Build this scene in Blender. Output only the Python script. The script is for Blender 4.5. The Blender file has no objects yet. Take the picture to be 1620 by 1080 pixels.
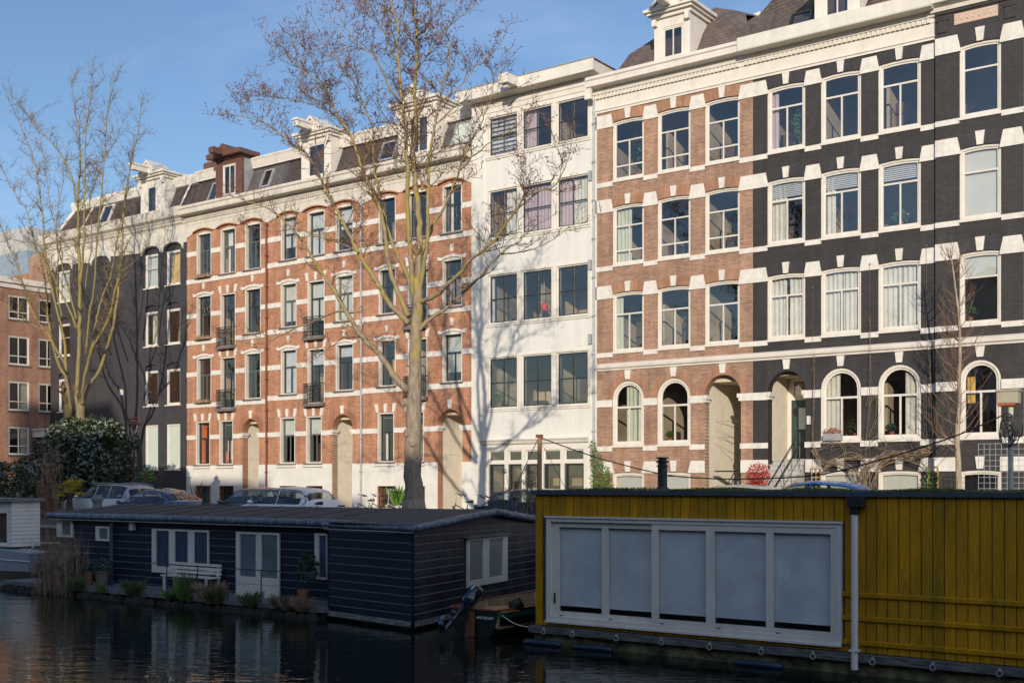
import bpy, math, random
from mathutils import Vector, Matrix
from mathutils.geometry import tessellate_polygon
random.seed(5)
rnd = random.random
def ru(a, b): return a + (b - a) * rnd()
SC = bpy.context.scene; COL = SC.collection
# ---------------------------------------------------------------- survey: the street runs along X, the far house fronts stand on Y = 40
EYE = 1.6; FPX = 1850.0; HZ = 765.0; NN = math.hypot(2510, 1850)
def P(x, y, d):
    xp = x - 810; Y = NN * d / (2510 + xp); X = xp / FPX * Y
    return Vector((.8050 * X - .5933 * Y, d, EYE + (HZ - y) * Y / FPX))
def PZ(x, y, z):
    Y = (EYE - z) * FPX / (y - HZ); return P(x, y, Y * (2510 + x - 810) / NN)
WAT = -1.4
# ---------------------------------------------------------------- materials
def newmat(name):
    m = bpy.data.materials.new(name); m.use_nodes = True
    nt = m.node_tree; b = nt.nodes['Principled BSDF']
    return m, nt, b
def nd(nt, t, **k):
    n = nt.nodes.new(t)
    for a, v in k.items():
        if a.startswith('i_'):
            key = a[2:]; key = int(key) if key.isdigit() else key.replace('_', ' ')
            n.inputs[key].default_value = v
        else: setattr(n, a, v)
    return n
def lk(nt, a, ao, b, bi): nt.links.new(a.outputs[ao], b.inputs[bi])
def c4(c): return (c[0], c[1], c[2], 1)
def M(name, c, rough=.6, var=.12, sc=3.0, bump=.0, bsc=40, metal=0, stretch=(1, 1, 1), dirt=0, dirtc=(.1, .09, .07), spec=.5, coat=0, c2=None, sharp=(.35, .65)):
    m, nt, b = newmat(name)
    tc = nd(nt, 'ShaderNodeTexCoord'); mp = nd(nt, 'ShaderNodeMapping'); mp.inputs['Scale'].default_value = stretch
    lk(nt, tc, 'Object', mp, 'Vector')
    n = nd(nt, 'ShaderNodeTexNoise', i_Scale=sc, i_Detail=6.0, i_Roughness=.6); lk(nt, mp, 0, n, 'Vector')
    r = nd(nt, 'ShaderNodeValToRGB'); e = r.color_ramp.elements
    e[0].position, e[1].position = sharp
    e[0].color = c4([max(0, v * (1 - var)) for v in c]); e[1].color = c4(c2 if c2 else [min(1, v * (1 + var)) for v in c])
    lk(nt, n, 0, r, 0); out = (r, 0)
    if dirt:
        n2 = nd(nt, 'ShaderNodeTexNoise', i_Scale=1.1, i_Detail=8.0, i_Roughness=.7); mp2 = nd(nt, 'ShaderNodeMapping'); mp2.inputs['Scale'].default_value = (2.2, 2.2, .35)
        lk(nt, tc, 'Object', mp2, 'Vector'); lk(nt, mp2, 0, n2, 'Vector')
        r2 = nd(nt, 'ShaderNodeMapRange', i_1=.48, i_2=.75, i_3=0.0, i_4=dirt); lk(nt, n2, 0, r2, 0)
        mx = nd(nt, 'ShaderNodeMixRGB'); lk(nt, r2, 0, mx, 0); lk(nt, r, 0, mx, 1); mx.inputs[2].default_value = c4(dirtc); out = (mx, 0)
    nt.links.new(out[0].outputs[out[1]], b.inputs['Base Color'])
    b.inputs['Roughness'].default_value = rough; b.inputs['Metallic'].default_value = metal
    b.inputs['Specular IOR Level'].default_value = spec
    if coat: b.inputs['Coat Weight'].default_value = coat; b.inputs['Coat Roughness'].default_value = .05
    if bump:
        n3 = nd(nt, 'ShaderNodeTexNoise', i_Scale=bsc, i_Detail=4.0); lk(nt, mp, 0, n3, 'Vector')
        bp = nd(nt, 'ShaderNodeBump', i_Strength=bump, i_Distance=.02); lk(nt, n3, 0, bp, 'Height'); lk(nt, bp, 0, b, 'Normal')
    return m
def BR(name, c1, c2, mortar, bump=.5, w=.215, h=.066, ms=.009, vert=False, yz=False, var=.35, rough=.85):
    m, nt, b = newmat(name)
    tc = nd(nt, 'ShaderNodeTexCoord'); sp = nd(nt, 'ShaderNodeSeparateXYZ'); cb = nd(nt, 'ShaderNodeCombineXYZ')
    lk(nt, tc, 'Object', sp, 0)
    h_ = 'Y' if yz else 'X'
    if vert: lk(nt, sp, h_, cb, 'Y'); lk(nt, sp, 'Z', cb, 'X')
    else: lk(nt, sp, h_, cb, 'X'); lk(nt, sp, 'Z', cb, 'Y')
    bt = nd(nt, 'ShaderNodeTexBrick', i_Scale=1.0)
    bt.inputs['Color1'].default_value = c4(c1); bt.inputs['Color2'].default_value = c4(c2); bt.inputs['Mortar'].default_value = c4(mortar)
    bt.inputs['Mortar Size'].default_value = ms; bt.inputs['Mortar Smooth'].default_value = .3; bt.inputs['Bias'].default_value = 0
    bt.inputs['Brick Width'].default_value = w; bt.inputs['Row Height'].default_value = h
    lk(nt, cb, 0, bt, 'Vector')
    n = nd(nt, 'ShaderNodeTexNoise', i_Scale=.7, i_Detail=9.0, i_Roughness=.72); lk(nt, tc, 'Object', n, 'Vector')
    r = nd(nt, 'ShaderNodeMapRange', i_1=.3, i_2=.7, i_3=1 - var, i_4=1 + var * .6); lk(nt, n, 0, r, 0)
    mp3 = nd(nt, 'ShaderNodeMapping'); mp3.inputs['Scale'].default_value = (2.6, 2.6, .22); lk(nt, tc, 'Object', mp3, 0); n3 = nd(nt, 'ShaderNodeTexNoise', i_Scale=1.0, i_Detail=7.0, i_Roughness=.7); lk(nt, mp3, 0, n3, 0)
    r3 = nd(nt, 'ShaderNodeMapRange', i_1=.40, i_2=.66, i_3=1.05, i_4=1 - var * .75); lk(nt, n3, 0, r3, 0); rm = nd(nt, 'ShaderNodeMath', operation='MULTIPLY'); lk(nt, r, 0, rm, 0); lk(nt, r3, 0, rm, 1)
    mx = nd(nt, 'ShaderNodeVectorMath', operation='SCALE'); lk(nt, bt, 'Color', mx, 0); lk(nt, rm, 0, mx, 'Scale')
    nt.links.new(mx.outputs[0], b.inputs['Base Color']); b.inputs['Roughness'].default_value = rough
    bp = nd(nt, 'ShaderNodeBump', i_Strength=bump, i_Distance=.012, invert=True); lk(nt, bt, 'Fac', bp, 'Height'); lk(nt, bp, 0, b, 'Normal')
    return m
def GLASS(name, tint=(.8, .8, .78), ior=1.75, wob=.02, rough=0.0):
    m, nt, b = newmat(name); nt.nodes.remove(b); o = nt.nodes['Material Output']
    tc = nd(nt, 'ShaderNodeTexCoord'); n = nd(nt, 'ShaderNodeTexNoise', i_Scale=1.4, i_Detail=2.0); lk(nt, tc, 'Object', n, 'Vector')
    bp = nd(nt, 'ShaderNodeBump', i_Strength=wob * 6, i_Distance=.05); lk(nt, n, 0, bp, 'Height')
    f = nd(nt, 'ShaderNodeFresnel', i_IOR=ior); lk(nt, bp, 0, f, 'Normal'); ge = nd(nt, 'ShaderNodeNewGeometry'); im = nd(nt, 'ShaderNodeMapRange', i_1=0.0, i_2=1.0, i_3=ior, i_4=1 / ior); lk(nt, ge, 'Backfacing', im, 0); lk(nt, im, 0, f, 'IOR')
    t = nd(nt, 'ShaderNodeBsdfTransparent'); t.inputs[0].default_value = c4(tint)
    g = nd(nt, 'ShaderNodeBsdfGlossy', i_Roughness=rough); g.inputs[0].default_value = (1, 1, 1, 1); lk(nt, bp, 0, g, 'Normal')
    mx = nd(nt, 'ShaderNodeMixShader'); lk(nt, f, 0, mx, 0); lk(nt, t, 0, mx, 1); lk(nt, g, 0, mx, 2); lk(nt, mx, 0, o, 0)
    return m
W_ = (.68, .635, .56)
m_white = M('white_paint', W_, .5, .06, 2.0, dirt=.4, dirtc=(.45, .41, .34))
m_corn = M('weathered_cornice_paint', (.60, .56, .48), .6, .08, 3, bump=.1, dirt=.6, dirtc=(.38, .34, .27))
m_stone = M('white_stone', (.68, .64, .575), .65, .09, 6, bump=.15, dirt=.55, dirtc=(.42, .38, .31))
m_plaster = M('white_plaster', (.67, .64, .575), .7, .07, 1.5, bump=.1, bsc=25, dirt=.3, dirtc=(.5, .47, .40))
m_wbrick = BR('white_painted_brick', (.80, .77, .69), (.77, .74, .66), (.66, .63, .56), bump=.3, var=.06)
m_cream = M('cream_porch_plaster', (.74, .67, .55), .7, .06, 3, dirt=.2, dirtc=(.5, .44, .34))
m_orange = BR('orange_red_brick', (.56, .245, .120), (.42, .160, .080), (.48, .36, .26), bump=.8)
m_brown = BR('brown_red_brick', (.45, .245, .150), (.30, .150, .095), (.46, .37, .28), bump=.8)
m_brownv = BR('rubbed_brick_soldier', (.46, .23, .13), (.38, .18, .10), (.28, .20, .14), vert=True)
m_orangev = BR('orange_soldier', (.46, .17, .08), (.40, .14, .065), (.28, .2, .14), vert=True)
m_black = BR('black_painted_brick', (.054, .046, .042), (.039, .034, .031), (.021, .018, .016), var=.3, rough=.55)
m_blackv = BR('black_painted_soldier', (.048, .043, .044), (.040, .036, .037), (.024, .022, .023), vert=True, rough=.55)
m_darkp = BR('dark_grey_painted_wall', (.052, .048, .052), (.046, .043, .046), (.042, .039, .042), bump=.25, var=.25, rough=.7)
m_apt = BR('pink_brown_brick', (.47, .22, .13), (.36, .155, .09), (.33, .25, .2), yz=True)
m_clap = BR('white_boarding', (.68, .66, .60), (.66, .64, .585), (.60, .58, .53), bump=.35, w=40, h=.16, ms=.006, vert=True, var=.06, rough=.55)
m_sashd = M('dark_green_paint', (.025, .035, .035), .35, .2, 5)
m_sashg = M('grey_green_paint', (.11, .125, .11), .4, .15, 5)
m_glass = GLASS('window_glass', tint=(.88, .87, .84), ior=2.25)
m_glassup = GLASS('attic_glass', ior=2.2)
m_frost = M('frosted_glass', (.52, .58, .52), .12, .04, 1, spec=.8)
m_glassboat = GLASS('houseboat_glass', tint=(.93, .95, .96), ior=1.7, wob=.03)
m_curt = M('curtain_cloth', (.72, .72, .66), .9, .08, 2)
m_curtg = M('pale_green_curtain', (.60, .66, .54), .9, .08, 2)
m_curtp = M('lilac_curtain', (.55, .45, .50), .9, .08, 2)
m_curty = M('yellow_curtain', (.75, .50, .12), .9, .1, 2)
m_curto = M('orange_curtain', (.6, .12, .03), .9, .1, 2)
m_blind = M('roller_blind', (.66, .70, .66), .8, .03, 2)
m_blindb = M('blue_white_blind', (.62, .68, .74), .8, .05, 2)
m_room = M('room_plaster', (.50, .42, .31), .9, .3, .5)
m_furn = M('dark_furniture', (.10, .06, .04), .6, .5, 2)
m_sill = M('bluestone_sill', (.16, .13, .12), .6, .2, 8)
m_lead = M('grey_lead', (.30, .30, .31), .5, .15, 3)
def SHG(name, c1, c2, mo): return BR(name, c1, c2, mo, bump=.8, w=.3, h=.15, ms=.012, var=.35, rough=.8)
m_tile = SHG('brown_roof_tiles', (.098, .074, .066), (.072, .054, .05), (.03, .02, .02))
m_slate = SHG('grey_roof_slates', (.14, .13, .125), (.11, .10, .10), (.05, .045, .045))
m_shing = SHG('brown_grey_shingles', (.17, .125, .105), (.125, .095, .085), (.06, .045, .04))
m_iron = M('black_iron', (.02, .022, .022), .45, .2, 10)
m_zinc = M('zinc', (.34, .35, .36), .45, .15, 5)
m_pipeb = M('brown_red_pipe', (.16, .06, .04), .5, .2, 5)
m_brownwood = M('brown_painted_wood', (.13, .06, .042), .5, .2, 5)
m_terra = M('terracotta', (.36, .13, .06), .8, .2, 8)
m_rstone = M('pink_stone_panel', (.52, .36, .28), .8, .12, 12)
m_asph = M('street_surface', (.09, .075, .065), .9, .25, 6, bump=.3)
m_pave = BR('pavement', (.22, .2, .18), (.17, .155, .14), (.1, .09, .08), w=.3, h=.3)
m_quay = BR('quay_brick', (.14, .085, .06), (.10, .065, .05), (.08, .07, .06))
m_door = M('dark_green_door', (.03, .05, .045), .35, .15, 4)
# ---------------------------------------------------------------- mesh builder
WL = {}
class MB:
    def __init__(s): s.v = []; s.f = []; s.m = []
    def add(s, vs, fs, m=0):
        o = len(s.v); s.v += [tuple(v) for v in vs]; s.f += [tuple(i + o for i in f) for f in fs]; s.m += [m] * len(fs); return s
    def box(s, x0, x1, y0, y1, z0, z1, m=0):
        return s.add([(x0, y0, z0), (x1, y0, z0), (x1, y1, z0), (x0, y1, z0), (x0, y0, z1), (x1, y0, z1), (x1, y1, z1), (x0, y1, z1)],
                     [(0, 3, 2, 1), (4, 5, 6, 7), (0, 1, 5, 4), (1, 2, 6, 5), (2, 3, 7, 6), (3, 0, 4, 7)], m)
    def plate(s, outer, holes, y0, y1, m=0, mh=None, fn=None, back=True):
        # polygon (x, z) with holes, thickness y0..y1;  fn maps (a, depth, b) to a point for walls that face another way
        fn = fn or (lambda a, y, b: (a, y, b)); mh = m if mh is None else mh
        polys = [outer] + holes
        tris = tessellate_polygon([[Vector((p[0], p[1], 0)) for p in q] for q in polys])
        flat = [p for q in polys for p in q]; n = len(flat)
        s.add([fn(p[0], y0, p[1]) for p in flat] + ([fn(p[0], y1, p[1]) for p in flat] if back else []),
              [tuple(t) for t in tris] + ([tuple(i + n for i in reversed(t)) for t in tris] if back else []), m)
        for k, q in enumerate(polys):
            L = len(q); vs = [fn(p[0], y0, p[1]) for p in q] + [fn(p[0], y1, p[1]) for p in q]
            s.add(vs, [(i, (i + 1) % L, L + (i + 1) % L, L + i) for i in range(L)], mh if k else m)
        return s
    def prism(s, poly, y0, y1, m=0): return s.plate(poly, [], y0, y1, m)
    def prof(s, pr, x0, x1, m=0):    # closed (y, z) profile swept along x
        L = len(pr); tris = tessellate_polygon([[Vector((p[0], p[1], 0)) for p in pr]])
        s.add([(x0, p[0], p[1]) for p in pr] + [(x1, p[0], p[1]) for p in pr],
              [(i, (i + 1) % L, L + (i + 1) % L, L + i) for i in range(L)] + [tuple(t) for t in tris] + [tuple(i + L for i in t) for t in tris], m)
        return s
    def quad(s, a, b, c, d, m=0): return s.add([a, b, c, d], [(0, 1, 2, 3)], m)
    def tube(s, pts, r, n=6, m=0, cap=True):
        pts = [Vector(p) for p in pts]; L = len(pts)
        if not isinstance(r, (list, tuple)): r = [r] * L
        o = len(s.v); up = None
        for i, p in enumerate(pts):
            t = (pts[min(i + 1, L - 1)] - pts[max(i - 1, 0)])
            if t.length < 1e-9: t = Vector((0, 0, 1))
            t.normalize()
            if up is None: up = t.orthogonal().normalized()
            else:
                up = up - t * up.dot(t); up = up.normalized() if up.length > 1e-6 else t.orthogonal().normalized()
            b = t.cross(up)
            for k in range(n):
                a = 2 * math.pi * k / n; q = p + (up * math.cos(a) + b * math.sin(a)) * r[i]; s.v.append((q.x, q.y, q.z))
        for i in range(L - 1):
            for k in range(n):
                k2 = (k + 1) % n; s.f.append((o + i * n + k, o + i * n + k2, o + (i + 1) * n + k2, o + (i + 1) * n + k)); s.m.append(m)
        if cap:
            s.f.append(tuple(o + k for k in reversed(range(n)))); s.f.append(tuple(o + (L - 1) * n + k for k in range(n))); s.m += [m, m]
        return s
    def lathe(s, c, prof, n=12, m=0, axis='z'):
        c = Vector(c); o = len(s.v); L = len(prof)
        for (r, h) in prof:
            for k in range(n):
                a = 2 * math.pi * k / n; x, y = r * math.cos(a), r * math.sin(a)
                q = c + (Vector((x, y, h)) if axis == 'z' else Vector((x, h, y)) if axis == 'y' else Vector((h, x, y))); s.v.append((q.x, q.y, q.z))
        for i in range(L - 1):
            for k in range(n):
                k2 = (k + 1) % n; s.f.append((o + i * n + k, o + i * n + k2, o + (i + 1) * n + k2, o + (i + 1) * n + k)); s.m.append(m)
        s.f.append(tuple(o + k for k in range(n))); s.f.append(tuple(o + (L - 1) * n + k for k in range(n))); s.m += [m, m]
        return s
    def mesh(s, name, mats, org=(0, 0, 0), smooth=False):
        me = bpy.data.meshes.new(name); ox, oy, oz = org
        me.from_pydata([(x - ox, y - oy, z - oz) for x, y, z in s.v], [], s.f)
        for mt in (mats if isinstance(mats, (list, tuple)) else [mats]): me.materials.append(mt)
        if len(me.materials) > 1: me.polygons.foreach_set('material_index', s.m)
        if smooth: me.polygons.foreach_set('use_smooth', [True] * len(s.f))
        me.update(); return me
    def build(s, name, mats, parent=None, org=None, smooth=False):
        pw = WL[parent.name] if parent else Vector((0, 0, 0))
        org = pw if org is None else Vector(org)
        return place(name, s.mesh(name, mats, org, smooth), org - pw, parent)
def place(name, me, loc, parent=None):
    o = bpy.data.objects.new(name, me); COL.objects.link(o); o.location = loc
    WL[o.name] = Vector(loc) + (WL[parent.name] if parent else Vector((0, 0, 0)))
    if parent: o.parent = parent
    return o
def tag(o, label=None, cat=None, group=None, kind=None):
    if label: o['label'] = label
    if cat: o['category'] = cat
    if group: o['group'] = group
    if kind: o['kind'] = kind
    return o
def thing(name, label, cat, loc=(0, 0, 0), group=None):
    o = place(name, None, loc); o.empty_display_size = .3; return tag(o, label, cat, group)
def local(o): WL[o.name] = Vector((0, 0, 0)); return o
def copy_tree(o, parent=None):
    c = o.copy(); COL.objects.link(c); c.parent = parent; WL[c.name] = Vector((0, 0, 0))
    for ch in [q for q in KIDS.get(o.name, [])]: copy_tree(ch, c)
    return c
KIDS = {}
def index_kids():
    KIDS.clear()
    for o in bpy.data.objects:
        if o.parent: KIDS.setdefault(o.parent.name, []).append(o)
# ---------------------------------------------------------------- openings and windows
def circ(w, h, rise):
    r = (w * w / 4 + rise * rise) / (2 * rise); return r, h - r
def outline(w, h, rise=0, ins=0, n=12, bot=None):
    b = ins if bot is None else bot
    if rise <= 0: return [(ins, b), (w - ins, b), (w - ins, h - ins), (ins, h - ins)]
    r, zc = circ(w, h, rise); pts = [(ins, b), (w - ins, b)]
    for i in range(n + 1):
        x = (w - ins) + (2 * ins - w) * i / n
        if rise > w * .45: x = w / 2 + (w / 2 - ins) * math.cos(math.pi * i / n)
        pts.append((x, zc + math.sqrt(max(0, (r - ins) ** 2 - (x - w / 2) ** 2))))
    return pts
def opening(x0, x1, zb, zt, rise=0): return [(x0 + a, zb + b) for a, b in outline(x1 - x0, zt - zb, rise)]
def panes(w, h, rise, fr, ws, rows):
    out = []; zlo, zhi = fr, h - fr
    for ri, (f0, f1, nc) in enumerate(rows):
        z0 = zlo + (zhi - zlo) * f0 + ws * (.9 if f0 == 0 else .5); top = f1 >= .999
        z1 = zlo + (zhi - zlo) * f1 - ws * .5
        xa, xb = fr + ws, w - fr - ws; cw = (xb - xa - ws * .8 * (nc - 1)) / nc
        for k in range(nc):
            a = xa + k * (cw + ws * .8); b = a + cw
            if top and rise > 0:
                r, zc = circ(w, h, rise); q = [(a, z0), (b, z0)]; rr = r - fr - ws
                for i in range(11):
                    x = b + (a - b) * i / 10
                    if rise > w * .45 and nc == 1: x = w / 2 + (w / 2 - fr - ws) * math.cos(math.pi * i / 10)
                    q.append((x, max(z0 + .002 * (1 if 0 < i < 10 else .5), zc + math.sqrt(max(0, rr * rr - (x - w / 2) ** 2)))))
                out.append(q)
            elif top: out.append([(a, z0), (b, z0), (b, zhi - ws), (a, zhi - ws)])
            else: out.append([(a, z0), (b, z0), (b, z1), (a, z1)])
    return out
R42 = [(0, .22, 2), (.22, .66, 2), (.66, 1, 1)]
ST = {  # frame width, sash width, frame y0, y1, sash y0, y1, frame mat, sash mat, rows, sill
 'bars': (.075, .055, .06, .17, .10, .16, m_white, m_white, R42, 's'),
 'plain': (.075, .06, .06, .17, .10, .16, m_white, m_white, [(0, .64, 2), (.64, 1, 1)], 's'),
 'kplain': (.085, .065, .05, .16, .09, .15, m_white, m_white, [(0, .68, 2), (.68, 1, 1)], 's'),
 'single': (.085, .06, .05, .16, .09, .15, m_white, m_white, [(0, .66, 1), (.66, 1, 1)], 's'),
 'arch': (.10, .075, .04, .16, .09, .15, m_white, m_white, [(0, .60, 2), (.60, 1, 1)], 's'),
 'cellar': (.085, .05, .05, .16, .09, .15, m_white, m_white, [(0, 1, 1)], None),
 'dark': (.055, .055, .01, .27, .20, .26, m_white, m_sashd, [(0, .62, 2), (.62, 1, 1)], 'd'),
 'grey': (.055, .06, .01, .27, .20, .26, m_white, m_sashg, [(0, .62, 2), (.62, 1, 1)], 'd'),
 'french': (.055, .06, .01, .27, .20, .26, m_white, m_sashd, [(0, .70, 2), (.70, 1, 1)], None),
 'steel': (.05, .045, .02, .10, .05, .10, m_white, m_sashd, [(0, .5, 2), (.5, 1, 2)], 'w'),
 'left': (.09, .035, .06, .16, .09, .15, m_white, m_white, [(0, 1, 1)], 'w'),
 'leftbar': (.09, .035, .06, .16, .09, .15, m_white, m_white, [(0, .58, 1), (.58, 1, 1)], 'w'),
 'frost': (.08, .03, .06, .16, .09, .15, m_white, m_white, [(0, 1, 1)], 'w'),
 'dormer': (.06, .05, .02, .10, .04, .09, m_white, m_white, [(0, 1, 2)], None),
 'dormer1': (.07, .05, .02, .10, .04, .09, m_white, m_white, [(0, 1, 1)], None),
}
WC = {}
CUR = {'c': m_curt, 'g': m_curtg, 'p': m_curtp, 'y': m_curty, 'o': m_curto, 'b': m_blind, 'B': m_blindb, 's': m_blindb}
def win(parent, x0, x1, zb, zt, rise, style, cur=(), y=40.0, name='window', glass=None, sub=True, label=None):
    fr, ws, f0, f1, s0, s1, fm, sm, rows, sill = ST[style]; w = round(x1 - x0, 3); h = round(zt - zb, 3)
    key = (w, h, round(rise, 3), style)
    if key not in WC:
        r2, h2 = (0, h - rise * .75) if (style in ('dark', 'grey') and rise > 0) else (rise, h)
        a = MB().plate(outline(w, h, rise), [outline(w, h2, r2, fr)], f0, f1)
        ps = panes(w, h2, r2, fr, ws, rows)
        sh = MB().plate(outline(w, h2, r2, fr), ps, s0, s1)
        g = MB(); q = outline(w, h2, r2, fr + ws * .5)
        yg = (s0 + s1) / 2; g.add([(p_[0], yg, p_[1]) for p_ in q], [tuple(range(len(q)))])
        sl = None
        if sill == 's': sl = MB().box(-.03, w + .03, -.05, f1, -.075, 0)
        elif sill == 'd': sl = MB().box(-.08, w + .08, -.12, s1, -.07, 0)
        elif sill == 'w': sl = MB().box(-.06, w + .06, -.08, f1, -.06, 0)
        WC[key] = (a.mesh('window_frame', fm), sh.mesh('sash', sm), g.mesh('pane', glass or m_glass),
                   sl.mesh('sill', {'s': m_white, 'd': m_sill, 'w': m_white}[sill]) if sl else None)
    a, sh, g, sl = WC[key]
    o = place(name, a, Vector((x0, y, zb)) - WL[parent.name], parent)
    if label: o['label'] = label
    tgt = o if sub else parent; off = Vector((0, 0, 0)) if sub else o.location
    place('sash', sh, off, tgt)
    if style == 'frost':
        MB().box(x0 + fr, x1 - fr, y + s0 + .02, y + s1, zb + fr, zt - fr).build('pane', m_frost, o)
    else: place('pane', g, off, tgt)
    if sl: place('sill', sl, off, tgt)
    for c in cur:
        k, a0, a1, b0, b1 = (tuple(c) + (0, 1, 0, 1)[len(c) - 1:])[:5]
        X0, X1 = x0 + fr + (w - 2 * fr) * a0, x0 + fr + (w - 2 * fr) * a1
        Z0, Z1 = zb + fr * .6 + (h - 1.2 * fr) * b0, zb + (h - .3 * fr) * b1; yy = y + s1 + .06
        mb = MB()
        if k in 'bB': mb.box(X0, X1, yy, yy + .01, Z0, Z1); nm = 'blind'
        elif k == 's':
            nn = 9; nm = 'blind'
            for i in range(nn): mb.box(X0, X1, yy, yy + .01, Z0 + (Z1 - Z0) * i / nn, Z0 + (Z1 - Z0) * (i + .62) / nn)
        else:
            nm = 'curtain'; n = max(8, int((X1 - X0) / .028)); ph = rnd() * 6
            vs = []; fs = []
            for i in range(n + 1):
                x = X0 + (X1 - X0) * i / n; d = .035 * math.sin(i * 1.05 + ph) + .015 * math.sin(i * .37 + ph)
                vs += [(x, yy + .05 + d, Z0), (x, yy + .05 + d * .6, Z1)]
                if i: fs.append((2 * i - 2, 2 * i, 2 * i + 1, 2 * i - 1))
            mb.add(vs, fs)
        mb.build(nm, CUR[k], tgt, smooth=k not in 'bBs')
    return o
class PC:      # every piece an object of its own, a part of its house
    def __init__(s, H, mat, nm): s.H = H; s.mat = mat; s.nm = nm; s.dn = nm
    def _b(s, mb): o = mb.build(s.nm, s.mat, s.H); s.nm = s.dn; return s
    def box(s, *a): return s._b(MB().box(*a))
    def prism(s, *a): return s._b(MB().prism(*a))
    def build(s, *a): pass
def trap(mb, xc, wb, wt, z0, z1, y0=39.965, y1=40.0, m=0):
    if isinstance(mb, PC): mb.nm = 'keystone'
    mb.prism([(xc - wb / 2, z0), (xc + wb / 2, z0), (xc + wt / 2, z1), (xc - wt / 2, z1)], y0, y1, m)
def ring(x0, x1, zt, rise, t, y0, y1, mb, m=0, ext=0, full=True):
    # arched band of thickness t following the top of an opening
    if isinstance(mb, PC): mb.nm = 'window_arch' if mb.dn != 'brick_arch' else 'brick_arch'
    w = x1 - x0; r, zc0 = circ(w, 0, rise); zc = zt + zc0; xc = (x0 + x1) / 2
    a = math.asin(min(1, w / 2 / r)) + ext; n = 16; inn = []; out = []
    for i in range(n + 1):
        th = -a + 2 * a * i / n
        inn.append((xc + r * math.sin(th), zc + r * math.cos(th))); out.append((xc + (r + t) * math.sin(th), zc + (r + t) * math.cos(th)))
    mb.prism(inn + out[::-1], y0, y1, m)
def rooms(H, x0, x1, levels, y0=40.36, depth=3.6, seed=1, top=None):
    mb = MB(); yb = y0 + depth; top = top or levels[-1] + 3.2
    mb.box(x0 + .1, x1 - .1, yb, yb + .1, .1, top); mb.box(x0 + .02, x0 + .1, y0, yb, .1, top); mb.box(x1 - .1, x1 - .02, y0, yb, .1, top)
    for z in levels + [top]: mb.box(x0 + .1, x1 - .1, y0, yb, z - .35, z)
    rr = random.Random(seed)
    for z in levels[1:]:
        if rr.random() < .75:
            xm = rr.uniform(x0 + 2, x1 - 2); mb.box(xm, xm + .1, y0 + .8, yb, z, z + 2.6)
    mb.build('room_walls', m_room, H)
    fu = MB()
    for z in levels[1:]:
        for k in range(rr.randint(2, 4)):
            x = rr.uniform(x0 + .4, x1 - 1.6); w = rr.uniform(.4, 1.4); h = rr.choice((.8, 1.0, 1.5, 2.0)); y = y0 + rr.uniform(.9, 2.8)
            fu.box(x, x + w, y, y + .5, z, z + h)
    fu.build('furniture', m_furn, H)
def side_shell(H, mat, x0, x1, zt, y0=40.35, yb=50, z0=0, name='rear_wall'):
    mb = MB().box(x0, x0 + .02, y0, yb, z0, zt).box(x1 - .02, x1, y0, yb, z0, zt).box(x0, x1, yb, yb + .3, z0, zt)
    mb.build(name, mat, H)
def dentils(mb, x0, x1, z0, z1, y0, y1, pitch=.16, w=.085, m=0):
    n = int((x1 - x0) / pitch)
    for i in range(n): mb.box(x0 + i * pitch, x0 + i * pitch + w, y0, y1, z0, z1, m)
def mansard(H, x0, x1, z0, z1, mat, y0=40.12, lean=.42, cuts=None, name='roof'):
    y1 = y0 + (z1 - z0) * lean
    MB().add([(x0, y0, z0), (x1, y0, z0), (x1, y1, z1), (x0, y1, z1), (x0, y0 + .25, z0), (x1, y0 + .25, z0), (x1, y1 + .25, z1), (x0, y1 + .25, z1)],
             [(0, 1, 2, 3), (4, 7, 6, 5), (0, 3, 7, 4), (1, 5, 6, 2), (3, 2, 6, 7)]).build(name, mat, H)
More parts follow.
